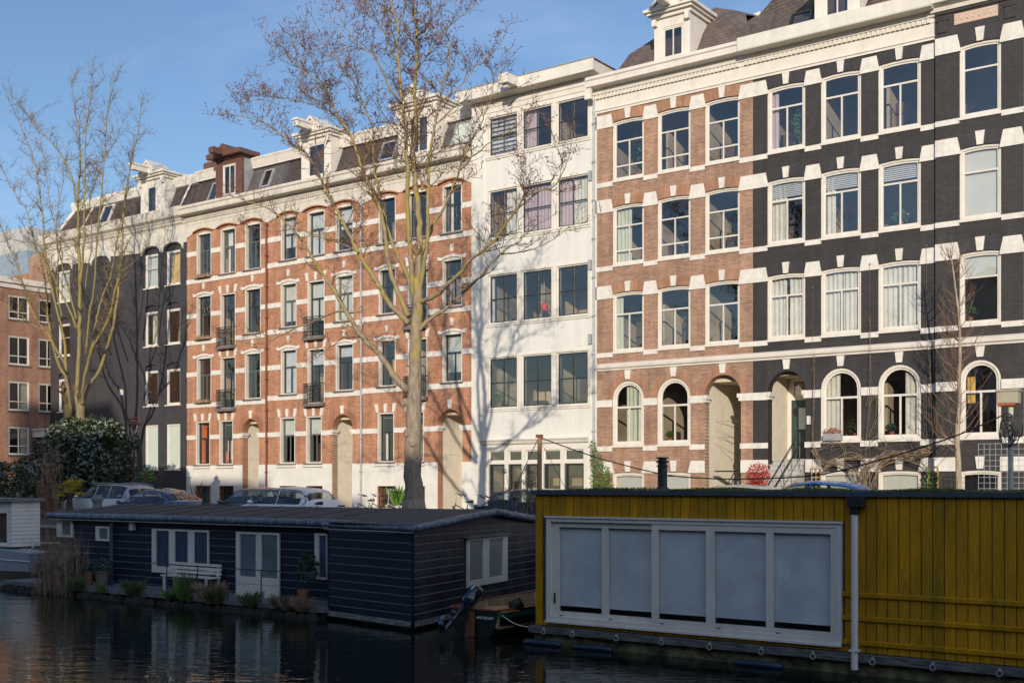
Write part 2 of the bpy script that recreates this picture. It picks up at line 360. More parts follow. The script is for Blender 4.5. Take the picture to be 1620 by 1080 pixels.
def dormer(H, x0, x1, zb, zt, mat, cols=2, win_=None, crown=True, beam='left', y=40.02, depth=1.5, label=None, roofm=None):
    w = x1 - x0; a, b, c, d = win_ or (x0 + .3, x1 - .3, zb + .2, zt - .3)
    mb = MB().plate([(x0, zb), (x1, zb), (x1, zt), (x0, zt)], [[(a, c), (b, c), (b, d), (a, d)]], y, y + .14)
    D = mb.build('dormer', mat, H, org=(x0, y, zb)); 
    if label: D['label'] = label
    for X in (x0, x1 - .06): s = MB(); s.add([(X, y + .14, zb), (X + .06, y + .14, zb), (X + .06, y + depth, zt), (X, y + depth, zt), (X, y + .14, zt), (X + .06, y + .14, zt)], [(0, 4, 3), (1, 2, 5), (0, 1, 5, 4), (0, 3, 2, 1), (4, 5, 2, 3)]); s.build('dormer_cheek', mat if crown else m_lead, D)
    MB().box(x0 + .1, x1 - .1, y + .5, y + .55, zb, zt - .05).build('dormer_room', m_furn, D)
    k = MB()
    if crown:
        k.box(x0 - .1, x1 + .1, y - .12, y + depth, zt, zt + .14).box(x0 - .2, x1 + .2, y - .26, y + depth, zt + .14, zt + .24).box(x0 - .3, x1 + .3, y - .36, y + depth, zt + .24, zt + .36)
        xc = (x0 + x1) / 2
        k.prism([(xc - .55, zt + .36), (xc + .55, zt + .36), (xc + .14, zt + .78), (xc - .14, zt + .78)], y - .36, y + .8)
        k.prism([(xc - .75, zt + .38), (xc - .6, zt + .36), (xc, zt + .9), (xc + .6, zt + .36), (xc + .75, zt + .38), (xc, zt + 1.03)], y - .44, y + .8)
        for X in (x0 - .02, x1 - .16): k.box(X, X + .18, y - .18, y, zt - .28, zt)
        if beam: k.box(xc - .14, xc + .14, y - 1.35, y, zt + .30, zt + .56)
        if beam: k.box(xc - .19, xc + .19, y - 1.42, y - .3, zt + .56, zt + .66)
    else: k.box(x0 - .06, x1 + .06, y - .1, y + depth, zt, zt + .1)
    k.build('dormer_cornice', mat, D)
    win(D, a, b, c, d, 0, 'dormer' if cols == 2 else 'dormer1', y=y, sub=False, glass=m_glassup, name='dormer_window')
    return D
def skylight(H, x0, x1, z0, z1, base, y0=40.12, lean=.42, m=None, blind=None):
    f = lambda a, dd, b: (a, y0 + (b - base) * lean - .03 + dd * .9, b + dd * .1)
    mb = MB().plate([(x0, z0), (x1, z0), (x1, z1), (x0, z1)], [[(x0 + .09, z0 + .09), (x1 - .09, z0 + .09), (x1 - .09, z1 - .09), (x0 + .09, z1 - .09)]], -.12, .02, fn=f)
    o = mb.build('skylight', m or m_lead, H, org=(x0, y0, z0))
    MB().plate([(x0 + .07, z0 + .07), (x1 - .07, z0 + .07), (x1 - .07, z1 - .07), (x0 + .07, z1 - .07)], [], -.08, -.06, fn=f).build('pane', m_glassup if not blind else m_frost, o)
    return o
def drainpipe(H, x, z0, z1, mat, y=39.9, r=.05, nm='drainpipe'):
    mb = MB().tube([(x, y, z0), (x, y, z1)], r, 8)
    z = z0 + .6
    while z < z1: mb.box(x - .075, x + .075, y - .06, 40.0, z, z + .05); z += 1.55
    mb.build(nm, mat, H)
def railing(H, x0, x1, zb, zt, y0=39.72, ornate=True):
    mb = MB()
    for z in (zb + .05, zb + .22, zt - .12, zt): mb.box(x0, x1, y0, y0 + .03, z - .012, z + .014)
    n = int((x1 - x0) / .1)
    for i in range(n + 1):
        x = x0 + (x1 - x0) * i / n; mb.box(x - .008, x + .008, y0 + .005, y0 + .025, zb, zt)
        if ornate and i < n:
            xm = x + (x1 - x0) / n / 2
            for zc in (zb + .35, zb + .55, zb + .75):
                mb.tube([(xm + .04 * math.cos(a), y0 + .01, zc + .07 * math.sin(a)) for a in [j * math.pi / 4 for j in range(9)]], .009, 4)
    for x in (x0, x1 - .03): mb.box(x, x + .03, y0, 40.0, zt - .02, zt + .01).box(x, x + .03, y0, 40.0, zb, zb + .03)
    mb.build('balcony_railing', m_iron, H)
    MB().box(x0 - .05, x1 + .05, y0 - .05, 40.0, zb - .16, zb - .02).build('balcony_slab', m_sill, H)
# ================================================================ HOUSES on the far side of the street
def wall(H, X0, X1, z0, z1, ops, mat, y0=40.0, y1=40.35, extra=None, name='wall'):
    pts = extra or [(X0, z0), (X1, z0), (X1, z1), (X0, z1)]
    return MB().plate(pts, ops, y0, y1, 0, 0).build(name, mat, H)
def segs(cols, X0, X1):     # stretches of wall between openings
    out = []; x = X0
    for a, b in sorted(cols): out.append((x, a)); x = b
    out.append((x, X1)); return [(a, b) for a, b in out if b - a > .03]
RW = [(-24.50, -23.05), (-22.46, -21.01), (-20.41, -18.96)]
KW = [(-17.88, -16.41), (-15.84, -14.37), (-13.78, -12.31)]
ROWS = [(13.68, 16.07), (10.31, 12.68), (6.85, 9.22)]
def big_house(H, cols, X0, X1, mat, vmat, key, door, arches, y=40.0, styles=None, curs=None, endl=None, endr=None, doorx=None):
    ops = []; 
    for (zb, zt) in ROWS:
        for a, b in cols: ops.append(opening(a, b, zb, zt, .055))
    for a, b in arches: ops.append(opening(a, b, 3.12, 5.68, (b - a) / 2))
    if door: ops.append(opening(door[0], door[1], .02, 5.69, (door[1] - door[0]) / 2))
    for a, b in arches: ops.append(opening(a, b, .9, 2.05, .05))
    wall(H, X0, X1, 0, 16.6, ops, mat, y, y + .35)
    st = PC(H, m_stone, 'stone_band'); vo = PC(H, vmat, 'brick_arch')
    for (zb, zt) in ROWS:
        for a, b in segs(cols, X0, X1): st.box(a - (.0 if a == X0 else .02), b + (0 if b == X1 else .02), y - .03, y, zb - .19, zb - .005)
        for a, b in cols:
            xc = (a + b) / 2; trap(st, xc, .19, .27, zt + .0, zt + .40, y - .055, y)
            ring(a, b, zt, .055, .42, y - .018, y, vo, ext=.05)
        e = [(a, b) for a, b in segs(cols, X0, X1)]
        for i, (a, b) in enumerate(e):
            l, r = a, b
            if i > 0: l = a - .06
            if i < len(e) - 1: r = b + .06
            tl = l + (.10 if i > 0 else 0); tr = r - (.10 if i < len(e) - 1 else 0)
            st.prism([(l, zt - .22), (r, zt - .22), (tr, zt + .30), (tl, zt + .30)], y - .04, y)
    allg = sorted(arches + ([door] if door else []))
    for a, b in segs(allg, X0, X1): st.box(a, b, y - .035, y, 4.67, 4.95)
    for a, b in segs(allg, X0, X1): st.box(a - (.03 if a > X0 else 0), b, y - .035, y, 2.90, 3.10)
    for i, (a, b) in enumerate(segs(allg, X0, X1)): 
        l, r = a - (.1 if a > X0 else 0), b + (.1 if b < X1 else 0)
        if door and abs(a - door[1]) < .01: l = a
        if door and abs(b - door[0]) < .01: r = b
        st.prism([(l, 2.02), (r, 2.02), (r - (.13 if r > b else 0), 2.48), (l + (.13 if l < a else 0), 2.48)], y - .04, y)
    for a, b in arches:
        trap(st, (a + b) / 2, .2, .28, 5.74, 6.1, y - .055, y); trap(st, (a + b) / 2, .2, .28, 2.08, 2.50, y - .055, y)
        ring(a, b, 5.68, (b - a) / 2, .26, y - .012, y, vo)
        for X in (a, b):
            pass
    if door:
        trap(st, (door[0] + door[1]) / 2, .2, .28, 5.75, 6.1, y - .055, y); ring(door[0], door[1], 5.69, (door[1] - door[0]) / 2, .26, y - .012, y, vo)
        for X, s in ((door[0], 1), (door[1], -1)):
            st.box(min(X, X + s * .12), max(X, X + s * .12), y - .10, y + .35, 4.80, 4.95).box(min(X, X + s * .07), max(X, X + s * .07), y - .07, y + .3, 4.68, 4.80)
    st.build('stone_bands', m_stone, H); vo.build('brick_arches', vmat, H)
    mo = MB().prof([(y, 6.12), (y - .05, 6.12), (y - .06, 6.18), (y - .13, 6.22), (y - .15, 6.30), (y - .15, 6.36), (y - .04, 6.42), (y, 6.42)], X0, X1)
    mo.build('string_course', m_white, H)
    for r_, (zb, zt) in enumerate(ROWS):
        for c_, (a, b) in enumerate(cols): win(H, a, b, zb, zt, .055, styles[r_], curs.get((r_, c_), ()), y=y)
    for c_, (a, b) in enumerate(arches):
        win(H, a, b, 3.12, 5.68, (b - a) / 2, 'arch', curs.get((3, c_), ()), y=y)
        win(H, a, b, .9, 2.05, .05, 'cellar', curs.get((4, c_), (('b',),)), y=y)
def cornice(H, X0, X1, z=16.5, top=17.82, y=40.0, fascia=False, dz=(17.05, 17.2)):
    mb = MB()
    mb.box(X0, X1, y - .05, y, z - .02, z + .14).box(X0, X1, y - .09, y, z + .07, z + .11)
    mb.box(X0, X1, y - .03, y + .3, z + .14, dz[0])
    dentils(mb, X0 + .03, X1 - .03, dz[0], dz[1], y - .13, y - .02, .17, .10)
    mb.box(X0, X1, y - .06, y + .3, dz[0], dz[1] + .02)
    if fascia: mb.prof([(y + .3, dz[1] + .02), (y - .13, dz[1] + .02), (y - .15, dz[1] + .10), (y - .18, dz[1] + .20), (y - .66, dz[1] + .20), (y - .68, dz[1] + .24), (y - .70, top), (y + .3, top)], X0, X1)
    else: mb.prof([(y + .3, dz[1] + .02), (y - .13, dz[1] + .02), (y - .15, dz[1] + .10), (y - .18, dz[1] + .22), (y - .56, dz[1] + .24), (y - .57, dz[1] + .46), (y - .62, dz[1] + .50), (y - .62, top), (y - .48, top), (y - .46, top - .05), (y + .3, top - .05)], X0, X1)
    mb.build('cornice', m_white, H)
# ---------------------------------------------------------------- R: brown red brick house
H = thing('canal_house', 'brown-red brick house with white sash windows, between the white house and the black one', 'house', (-21.8, 40, 0), 'houses across the canal')
cu = {(0, 0): (('c', 0, .0),), (1, 0): (('g', .02, .52), ), (2, 0): (('g', 0, .2),), (1, 2): (('c', .9, 1),), (3, 0): (('g', .35, .75), ('c', .78, 1)), (0, 1): ()}
cu[(0, 0)] = ()
big_house(H, RW, -25.27, -18.44, m_brown, m_brownv, None, (-20.40, -18.92), RW[:2], styles=['bars', 'bars', 'plain'], curs=cu)
cornice(H, -25.4, -18.75)
rooms(H, -25.27, -20.6, [0.6, 2.7, 6.35, 9.8, 13.2], seed=3, top=16.9)
rooms(H, -20.6, -18.5, [5.8, 6.35, 9.8, 13.2], seed=4, top=16.9)
side_shell(H, m_brown, -25.27, -18.44, 17.3)
def porch(H, x0, x1, depth, mat, zt=5.95, floor=2.3, door=True, y=40.35, tr=True):
    mb = MB().box(x0 - .12, x0, y, y + depth, 0, zt).box(x1, x1 + .12, y, y + depth, 0, zt).box(x0 - .12, x1 + .12, y, y + depth, zt, zt + .1)
    mb.box(x0 - .12, x1 + .12, y + depth, y + depth + .1, 0, zt); mb.build('porch', mat, H)
    if door:
        f = MB().plate([(x0, floor), (x1, floor), (x1, zt), (x0, zt)], [[(x0 + .13, floor), (x1 - .13, floor), (x1 - .13, floor + 2.25), (x0 + .13, floor + 2.25)], [(x0 + .25, floor + 2.4), (x1 - .25, floor + 2.4), (x1 - .25, floor + 2.95), (x0 + .25, floor + 2.95)]], y + depth - .1, y + depth - .02)
        d = MB().box(x0 + .13, x1 - .13, y + depth - .06, y + depth - .02, floor, floor + 2.25).box(x0 + .13 + .1, x1 - .32, y + depth - .08, y + depth - .06, floor + .15, floor + .95)
        D = d.build('door', m_door, H); f.build('door_frame', m_white, D)
        MB().box(x0 + .42, x1 - .42, y + depth - .085, y + depth - .06, floor + 1.15, floor + 1.95).build('pane', m_frost, D)
        MB().box(x0 + .25, x1 - .25, y + depth - .07, y + depth - .05, floor + 2.4, floor + 2.95).build('fanlight', m_glass, D)
porch(H, -20.40, -18.92, 2.9, m_cream)
def stairs(H, x0, x1, ztop, ytop, n, rise, run, rail=True, name='stoop_stairs'):
    mb = MB()
    for i in range(n):
        z = ztop - rise * i; mb.box(x0, x1, ytop - run * (i + 1), ytop - run * i, 0.02, z); mb.box(x0 - .02, x1 + .02, ytop - run * (i + 1) - .03, ytop - run * i, z - .05, z)
    mb.build(name, M('grey_stone_steps', (.42, .40, .37), .7, .12, 5, bump=.2), H)
    if rail:
        r = MB(); b = Vector((x1 - .05, ytop - run * n, ztop - rise * n)); t = Vector((x1 - .05, ytop, ztop))
        for dx in (0, -.28):
            r.tube([b + Vector((dx, 0, .1)), b + Vector((dx, 0, .95)), t + Vector((dx, 0, 1.0))], .018, 6)
            r.tube([b + Vector((dx, 0, .4)), t + Vector((dx, 0, .5))], .013, 6)
            for k in range(1, 5): q = b.lerp(t, k / 5) + Vector((dx, 0, 0)); r.tube([q + Vector((0, 0, .05)), q + Vector((0, 0, .98))], .010, 5)
            r.tube([t + Vector((dx, 0, 0)), t + Vector((dx, 0, 1))], .015, 5)
        r.build('stair_railing', m_iron, H)
stairs(H, -19.5, -18.95, 2.3, 41.9, 12, .19, .26)
r = MB()
for z in (3.35, 3.95): r.tube([(-19.25, 40.5, z), (-20.0, 40.1, z), (-19.25, 40.45, z - .28)], .014, 5)
r.box(-20.0, -19.0, 40.0, 40.5, 2.05, 2.1); r.build('porch_rail', m_iron, H)
# roof of R: mansard with hip, traced on its own slope
ya = 40.15
bl, br = Vector((-25.2, ya, 17.75)), Vector((-18.5, ya, 17.85))
r1 = P(1000, 80, 41.0); r2 = P(1034, 62, 42.0); r3 = P(1112, 26, 43.0); r4 = P(1130, 12, 43.6); r5 = P(1165, 17, 43.6); r6 = P(1199, 26, 42.6)
bl = P(968, 124, ya); l1 = P(996, 86, 41.2); 
mb = MB(); mb.add([bl, br, r6, r5, r4, r3, r2, l1, (r2.x + 1, 41.6, 19.9), (r6.x, 41.5, 19.6)], [(0, 1, 9, 8, 7), (7, 8, 6), (8, 9, 2, 3, 4, 5, 6)])
mb.add([bl, l1, r2, (r2.x, 47, r2.z), (l1.x, 48, l1.z), (bl.x, 48, bl.z)], [(0, 5, 4, 1), (1, 4, 3, 2)])
mb.add([r2, r3, r4, r5, r6, (r6.x, 48, 17.5), (r2.x, 48, 17.5)], [(0, 1, 2, 3, 4, 5, 6)])
mb.build('roof', m_shing, H)
MB().add([P(1172, 76, 40.05), P(1215, 60, 40.05), P(1228, 14, 42.5), P(1200, 25, 42.4), P(1166, 18, 43.3)], [(0, 1, 2, 3, 4)]).build('roof_valley', m_shing, H)
lead = MB(); lead.tube([P(1192, 30, 42.5), P(1196, 26, 42.7), P(1203, 20, 42.7)], [.08, .12, .06], 6); lead.build('lead_flashing', m_white, H)
dormer(H, -22.58, -21.02, 17.86, 19.62, m_white, 2, (-22.24, -21.3, 18.03, 19.26), y=39.98, depth=1.7, label='white attic dormer with crested pediment and a double window')
drainpipe(H, -25.33, 0, 17.2, m_zinc, y=39.93)
MB().box(-25.5, -25.2, 39.5, 39.62, 17.0, 17.75).build('downpipe_head', m_white, H)
# ---------------------------------------------------------------- K: black house
H = thing('canal_house', 'black painted brick house with white stone blocks and a curtained row of windows', 'house', (-15.2, 40, 0), 'houses across the canal')
cu = {(0, 0): (('p', 0, .2),), (1, 0): (('c', .02, .45), ('s', 0, 1, .74, 1)), (1, 1): (('c', .03, .28), ('s', 0, 1, .74, 1)), (1, 2): (('s', 0, 1, .74, 1),),
      (2, 0): (('c', 0, .44), ('c', .54, 1)), (2, 1): (('c', 0, .5), ('c', .5, 1)), (2, 2): (('c', 0, .5), ('c', .5, 1)),
      (3, 0): (('c', .02, .42),), (3, 1): (('c', .6, .9),)}
big_house(H, KW, -18.44, -11.80, m_black, m_blackv, None, (-17.84, -16.40), [KW[1], KW[2]], styles=['kplain', 'kplain', 'kplain'], curs=cu)
cornice(H, -18.75, -11.8, top=17.88, fascia=True)
rooms(H, -16.2, -11.85, [0.6, 2.7, 6.35, 9.8, 13.2], seed=5, top=16.9)
rooms(H, -18.4, -16.2, [5.9, 6.35, 9.8, 13.2], seed=6, top=16.9)
side_shell(H, m_black, -18.44, -11.8, 17.3)
porch(H, -17.84, -16.40, 1.55, m_cream, floor=2.5)
stairs(H, -17.75, -16.5, 2.5, 40.5, 13, .185, .27)
yk = lambda z: 40.1 + (z - 17.8) * .55
mb = MB(); mb.add([(-18.5, 40.1, 17.8), (-11.7, 40.1, 17.8), (-11.7, yk(21.6), 21.6), (-17.0, yk(21.6), 21.6), tuple(P(1199, 26, 42.6)), (-11.7, 48, 21.6), (-17, 48, 21.6), (-18.5, 48, 18)], [(0, 1, 2, 3, 4), (3, 2, 5, 6), (4, 3, 6, 7)]).build('roof', m_shing, H)
dormer(H, -16.06, -14.42, 17.92, 19.7, m_white, 2, (-15.72, -14.76, 18.1, 19.4), y=39.98, depth=1.7, label='white attic dormer cut by the upper picture edge')
skylight(H, -17.15, -16.32, 18.0, 18.8, 17.8, y0=40.1, lean=.55, m=m_sashd)
# lamp bracket, wires for climbers
wr = MB()
for x, z0 in ((-16.12, 8.6), (-14.05, 9.2), (-12.12, 9.6)): wr.tube([(x, 39.93, z0), (x, 39.93, .5)], .005, 4); wr.box(x - .02, x + .02, 39.92, 40, z0 - .03, z0 + .02)
wr.build('climber_wire', m_sill, H)
MB().box(-16.3, -16.2, 39.85, 40.0, 3.72, 4.02).build('wall_lamp', m_white, H)
# ---------------------------------------------------------------- Z: dark house at the right edge
H = thing('canal_house', 'dark house at the right edge with a patterned stone panel under its roof', 'house', (-9, 40, 0), 'houses across the canal')
zc = [(-11.02, -9.70), (-9.02, -7.70)]; yz = 39.86
ops = []
for (zb, zt) in ROWS:
    for a, b in zc: ops.append(opening(a, b, zb - .03, zt, .06))
for a, b in zc: ops += [opening(a, b, 3.12, 5.66, (b - a) / 2), opening(a, b, .9, 2.05, .05)]
wall(H, -11.80, -4.8, 0, 17.3, ops, m_black, yz, 40.35)
st = PC(H, m_stone, 'stone_band'); vo = PC(H, m_blackv, 'brick_arch')
for (zb, zt) in ROWS:
    for a, b in segs(zc, -11.8, -4.8): st.box(a, b, yz - .03, yz, zb - .19, zb - .01)
    e = segs(zc, -11.8, -4.8)
    for i, (a, b) in enumerate(e):
        l, r_ = a - (.06 if i else 0), b + (.06 if i < 2 else 0)
        st.prism([(l, zt - .2), (r_, zt - .2), (r_ - (.12 if i < 2 else 0), zt + .36), (l + (.12 if i else 0), zt + .36)], yz - .04, yz)
    for a, b in zc: trap(st, (a + b) / 2, .2, .3, zt, zt + .45, yz - .055, yz); ring(a, b, zt, .06, .45, yz - .018, yz, vo, ext=.04)
for a, b in segs(zc, -11.8, -4.8): st.box(a, b, yz - .035, yz, 4.67, 4.98).box(a, b, yz - .035, yz, 2.9, 3.1).box(a - .04, b + .04, yz - .035, yz, 2.02, 2.48)
for a, b in zc: trap(st, (a + b) / 2, .2, .3, 5.75, 6.1, yz - .055, yz); trap(st, (a + b) / 2, .2, .3, 2.1, 2.5, yz - .055, yz)
st.build('stone_bands', m_stone, H); vo.build('brick_arches', m_blackv, H)
MB().prof([(yz, 6.12), (yz - .05, 6.12), (yz - .06, 6.18), (yz - .13, 6.22), (yz - .15, 6.36), (yz - .04, 6.42), (yz, 6.42)], -11.8, -4.8).build('string_course', m_white, H)
for k, (zb, zt) in enumerate(ROWS):
    for a, b in zc: win(H, a, b, zb - .03, zt, .06, 'single', [(), (('b',),), (('b', 0, 1, .68, .97),)][k], y=yz)
for a, b in zc: win(H, a, b, 3.12, 5.66, (b - a) / 2, 'arch', (('y', .08, .3, .45, .8),), y=yz); win(H, a, b, .9, 2.05, .05, 'cellar', (), y=yz)
rooms(H, -11.75, -4.9, [0.6, 2.7, 6.35, 9.8, 13.2], seed=9, top=17)
side_shell(H, m_black, -11.8, -4.8, 17.4)
pn = MB().box(-11.18, -9.80, yz - .03, yz, 16.76, 17.12); PNL = pn.build('stone_panel', m_rstone, H)
mb = MB()
for i in range(6):
    xc = -10.98 + i * .185 + .08
    for s in (.085, .05): mb.plate([(xc - s, 16.94), (xc, 16.94 - s), (xc + s, 16.94), (xc, 16.94 + s)], [[(xc - s + .02, 16.94), (xc, 16.94 - s + .02), (xc + s - .02, 16.94), (xc, 16.94 + s - .02)]], yz - .045, yz - .03)
mb.box(-11.12, -9.86, yz - .04, yz - .03, 16.80, 16.82).box(-11.12, -9.86, yz - .04, yz - .03, 17.06, 17.08); mb.build('diamond_relief', M('pale_relief', (.66, .56, .46), .8, .05, 9), PNL)
fr = MB()
for x in (-11.72, -9.6): fr.box(x, x + .34, yz - .04, yz, 16.6, 16.98).box(x - .02, x + .36, yz - .06, yz, 16.98, 17.05)
fr.box(-11.8, -4.8, yz - .05, yz, 17.2, 17.3).build('brick_frieze', m_black, H)
MB().prof([(40.2, 17.3), (yz - .1, 17.3), (yz - .14, 17.42), (yz - .4, 17.5), (yz - .44, 17.62), (yz - .46, 17.95), (yz - .4, 18.0), (40.2, 18.0)], -11.95, -4.8).build('cornice', m_white, H)
mansard(H, -11.8, -4.8, 17.95, 21.5, m_shing, y0=40.2, lean=.5)
# ---------------------------------------------------------------- W: white house
H = thing('canal_house', 'white boarded house with wide dark steel casement windows', 'house', (-28.4, 40, 0), 'houses across the canal')
wc = [(-30.71, -29.19), (-28.95, -27.42), (-27.16, -25.63)]; wr_ = [(15.66, 17.34), (12.14, 14.18), (8.47, 10.56), (4.83, 7.01)]
ops = [[(a, zb), (b, zb), (b, zt), (a, zt)] for zb, zt in wr_ for a, b in wc] + [[(-30.9, .3), (-25.66, .3), (-25.66, 3.18), (-30.9, 3.18)]]
wall(H, -31.0, -25.36, 0, 18.2, ops, m_clap, 40.0, 40.3)
MB().box(-31.62, -31.0, 39.93, 40.3, 0, 18.12).box(-25.36, -25.22, 39.96, 40.3, 0, 18.2).build('side_pier', m_plaster, H)
tr = MB()
for zb, zt in wr_:
    tr.box(-30.85, -25.5, 39.955, 40.0, zb - .14, zb - .03)
    for a, b in wc:
        for X in (a - .09, b): tr.box(X, X + .09, 39.96, 40.0, zb, zt)
        tr.box(a - .09, b + .09, 39.955, 40.0, zt, zt + .08)
for z in (17.55, 17.78): tr.box(-31.0, -25.4, 39.965, 40.0, z, z + .2)
tr.prof([(40, 3.3), (39.9, 3.3), (39.86, 3.4), (39.8, 3.46), (39.8, 3.5), (40, 3.52)], -31.15, -25.6)
tr.build('window_trim', m_white, H)
wcur = {(0, 0): (('s',),), (0, 1): (('p', 0, .42),), (1, 0): (('c', .55, 1),), (1, 1): (('p', 0, 1),), (1, 2): (('p', 0, .5), ('c', .5, 1)), (2, 0): (('B', 0, .1),)}
for i, (zb, zt) in enumerate(wr_):
    for j, (a, b) in enumerate(wc): win(H, a, b, zb, zt, 0, 'steel', wcur.get((i, j), ()))
rooms(H, -31.0, -25.4, [.3, 4.2, 7.9, 11.4, 15.0], y0=40.32, seed=12, top=17.9)
side_shell(H, m_plaster, -31.6, -25.3, 18.3)
# shop front
m_ = [(-30.9, -30.7), (-29.72, -29.5), (-28.62, -28.5), (-27.98, -27.86), (-26.98, -26.66)]
sf = MB().box(-30.9, -25.66, 39.98, 40.14, 3.02, 3.18).box(-30.9, -25.66, 40.0, 40.14, 2.44, 2.56)
for x in (-30.9, -29.86, -28.95, -28.02, -26.98, -25.84): sf.box(x, x + .18, 39.97, 40.16, .3, 3.1)
F = sf.build('shop_front', m_white, H)
for i, (a, b) in enumerate(((-30.72, -29.86), (-29.68, -28.95), (-28.77, -28.02), (-27.84, -26.98), (-26.8, -25.84))):
    MB().plate([(a, 2.56), (b, 2.56), (b, 3.02), (a, 3.02)], [[(a + .06, 2.61), (b - .06, 2.61), (b - .06, 2.97), (a + .06, 2.97)]], 40.04, 40.1).build('transom_frame', m_white, F)
    mb = MB(); mb.plate([(a, .3), (b, .3), (b, 2.44), (a, 2.44)], [[(a + .1, 1.25), (b - .1, 1.25), (b - .1, 2.36), (a + .1, 2.36)], [(a + .1, .55), (b - .1, .55), (b - .1, 1.1), (a + .1, 1.1)]], 40.05, 40.11)
    mb.build('glazed_door', m_sashd, F)
MB().box(-30.8, -25.7, 40.12, 40.13, .4, 3.05).build('pane', m_glass, F)
rf = MB().prof([(39.42, 18.12), (40.1, 18.05), (48, 18.2), (48, 18.55), (39.42, 18.5)], -32.0, -25.05)
rf.box(-32.06, -25.0, 39.36, 39.42, 18.08, 18.54).build('roof_edge', m_white, H)
MB().box(-32.06, -25.0, 39.33, 48, 18.552, 18.58).build('roof', m_lead, H)
MB().box(-29.12, -28.66, 38.55, 39.40, 18.12, 18.5).box(-29.0, -28.8, 38.75, 38.9, 17.98, 18.12).build('hoist_beam', m_white, H)
for z in (13.5, 9.9, 6.9): MB().box(-25.6, -25.45, 39.9, 40.0, z + .35, z + .75).build('wall_vent', m_zinc, H)
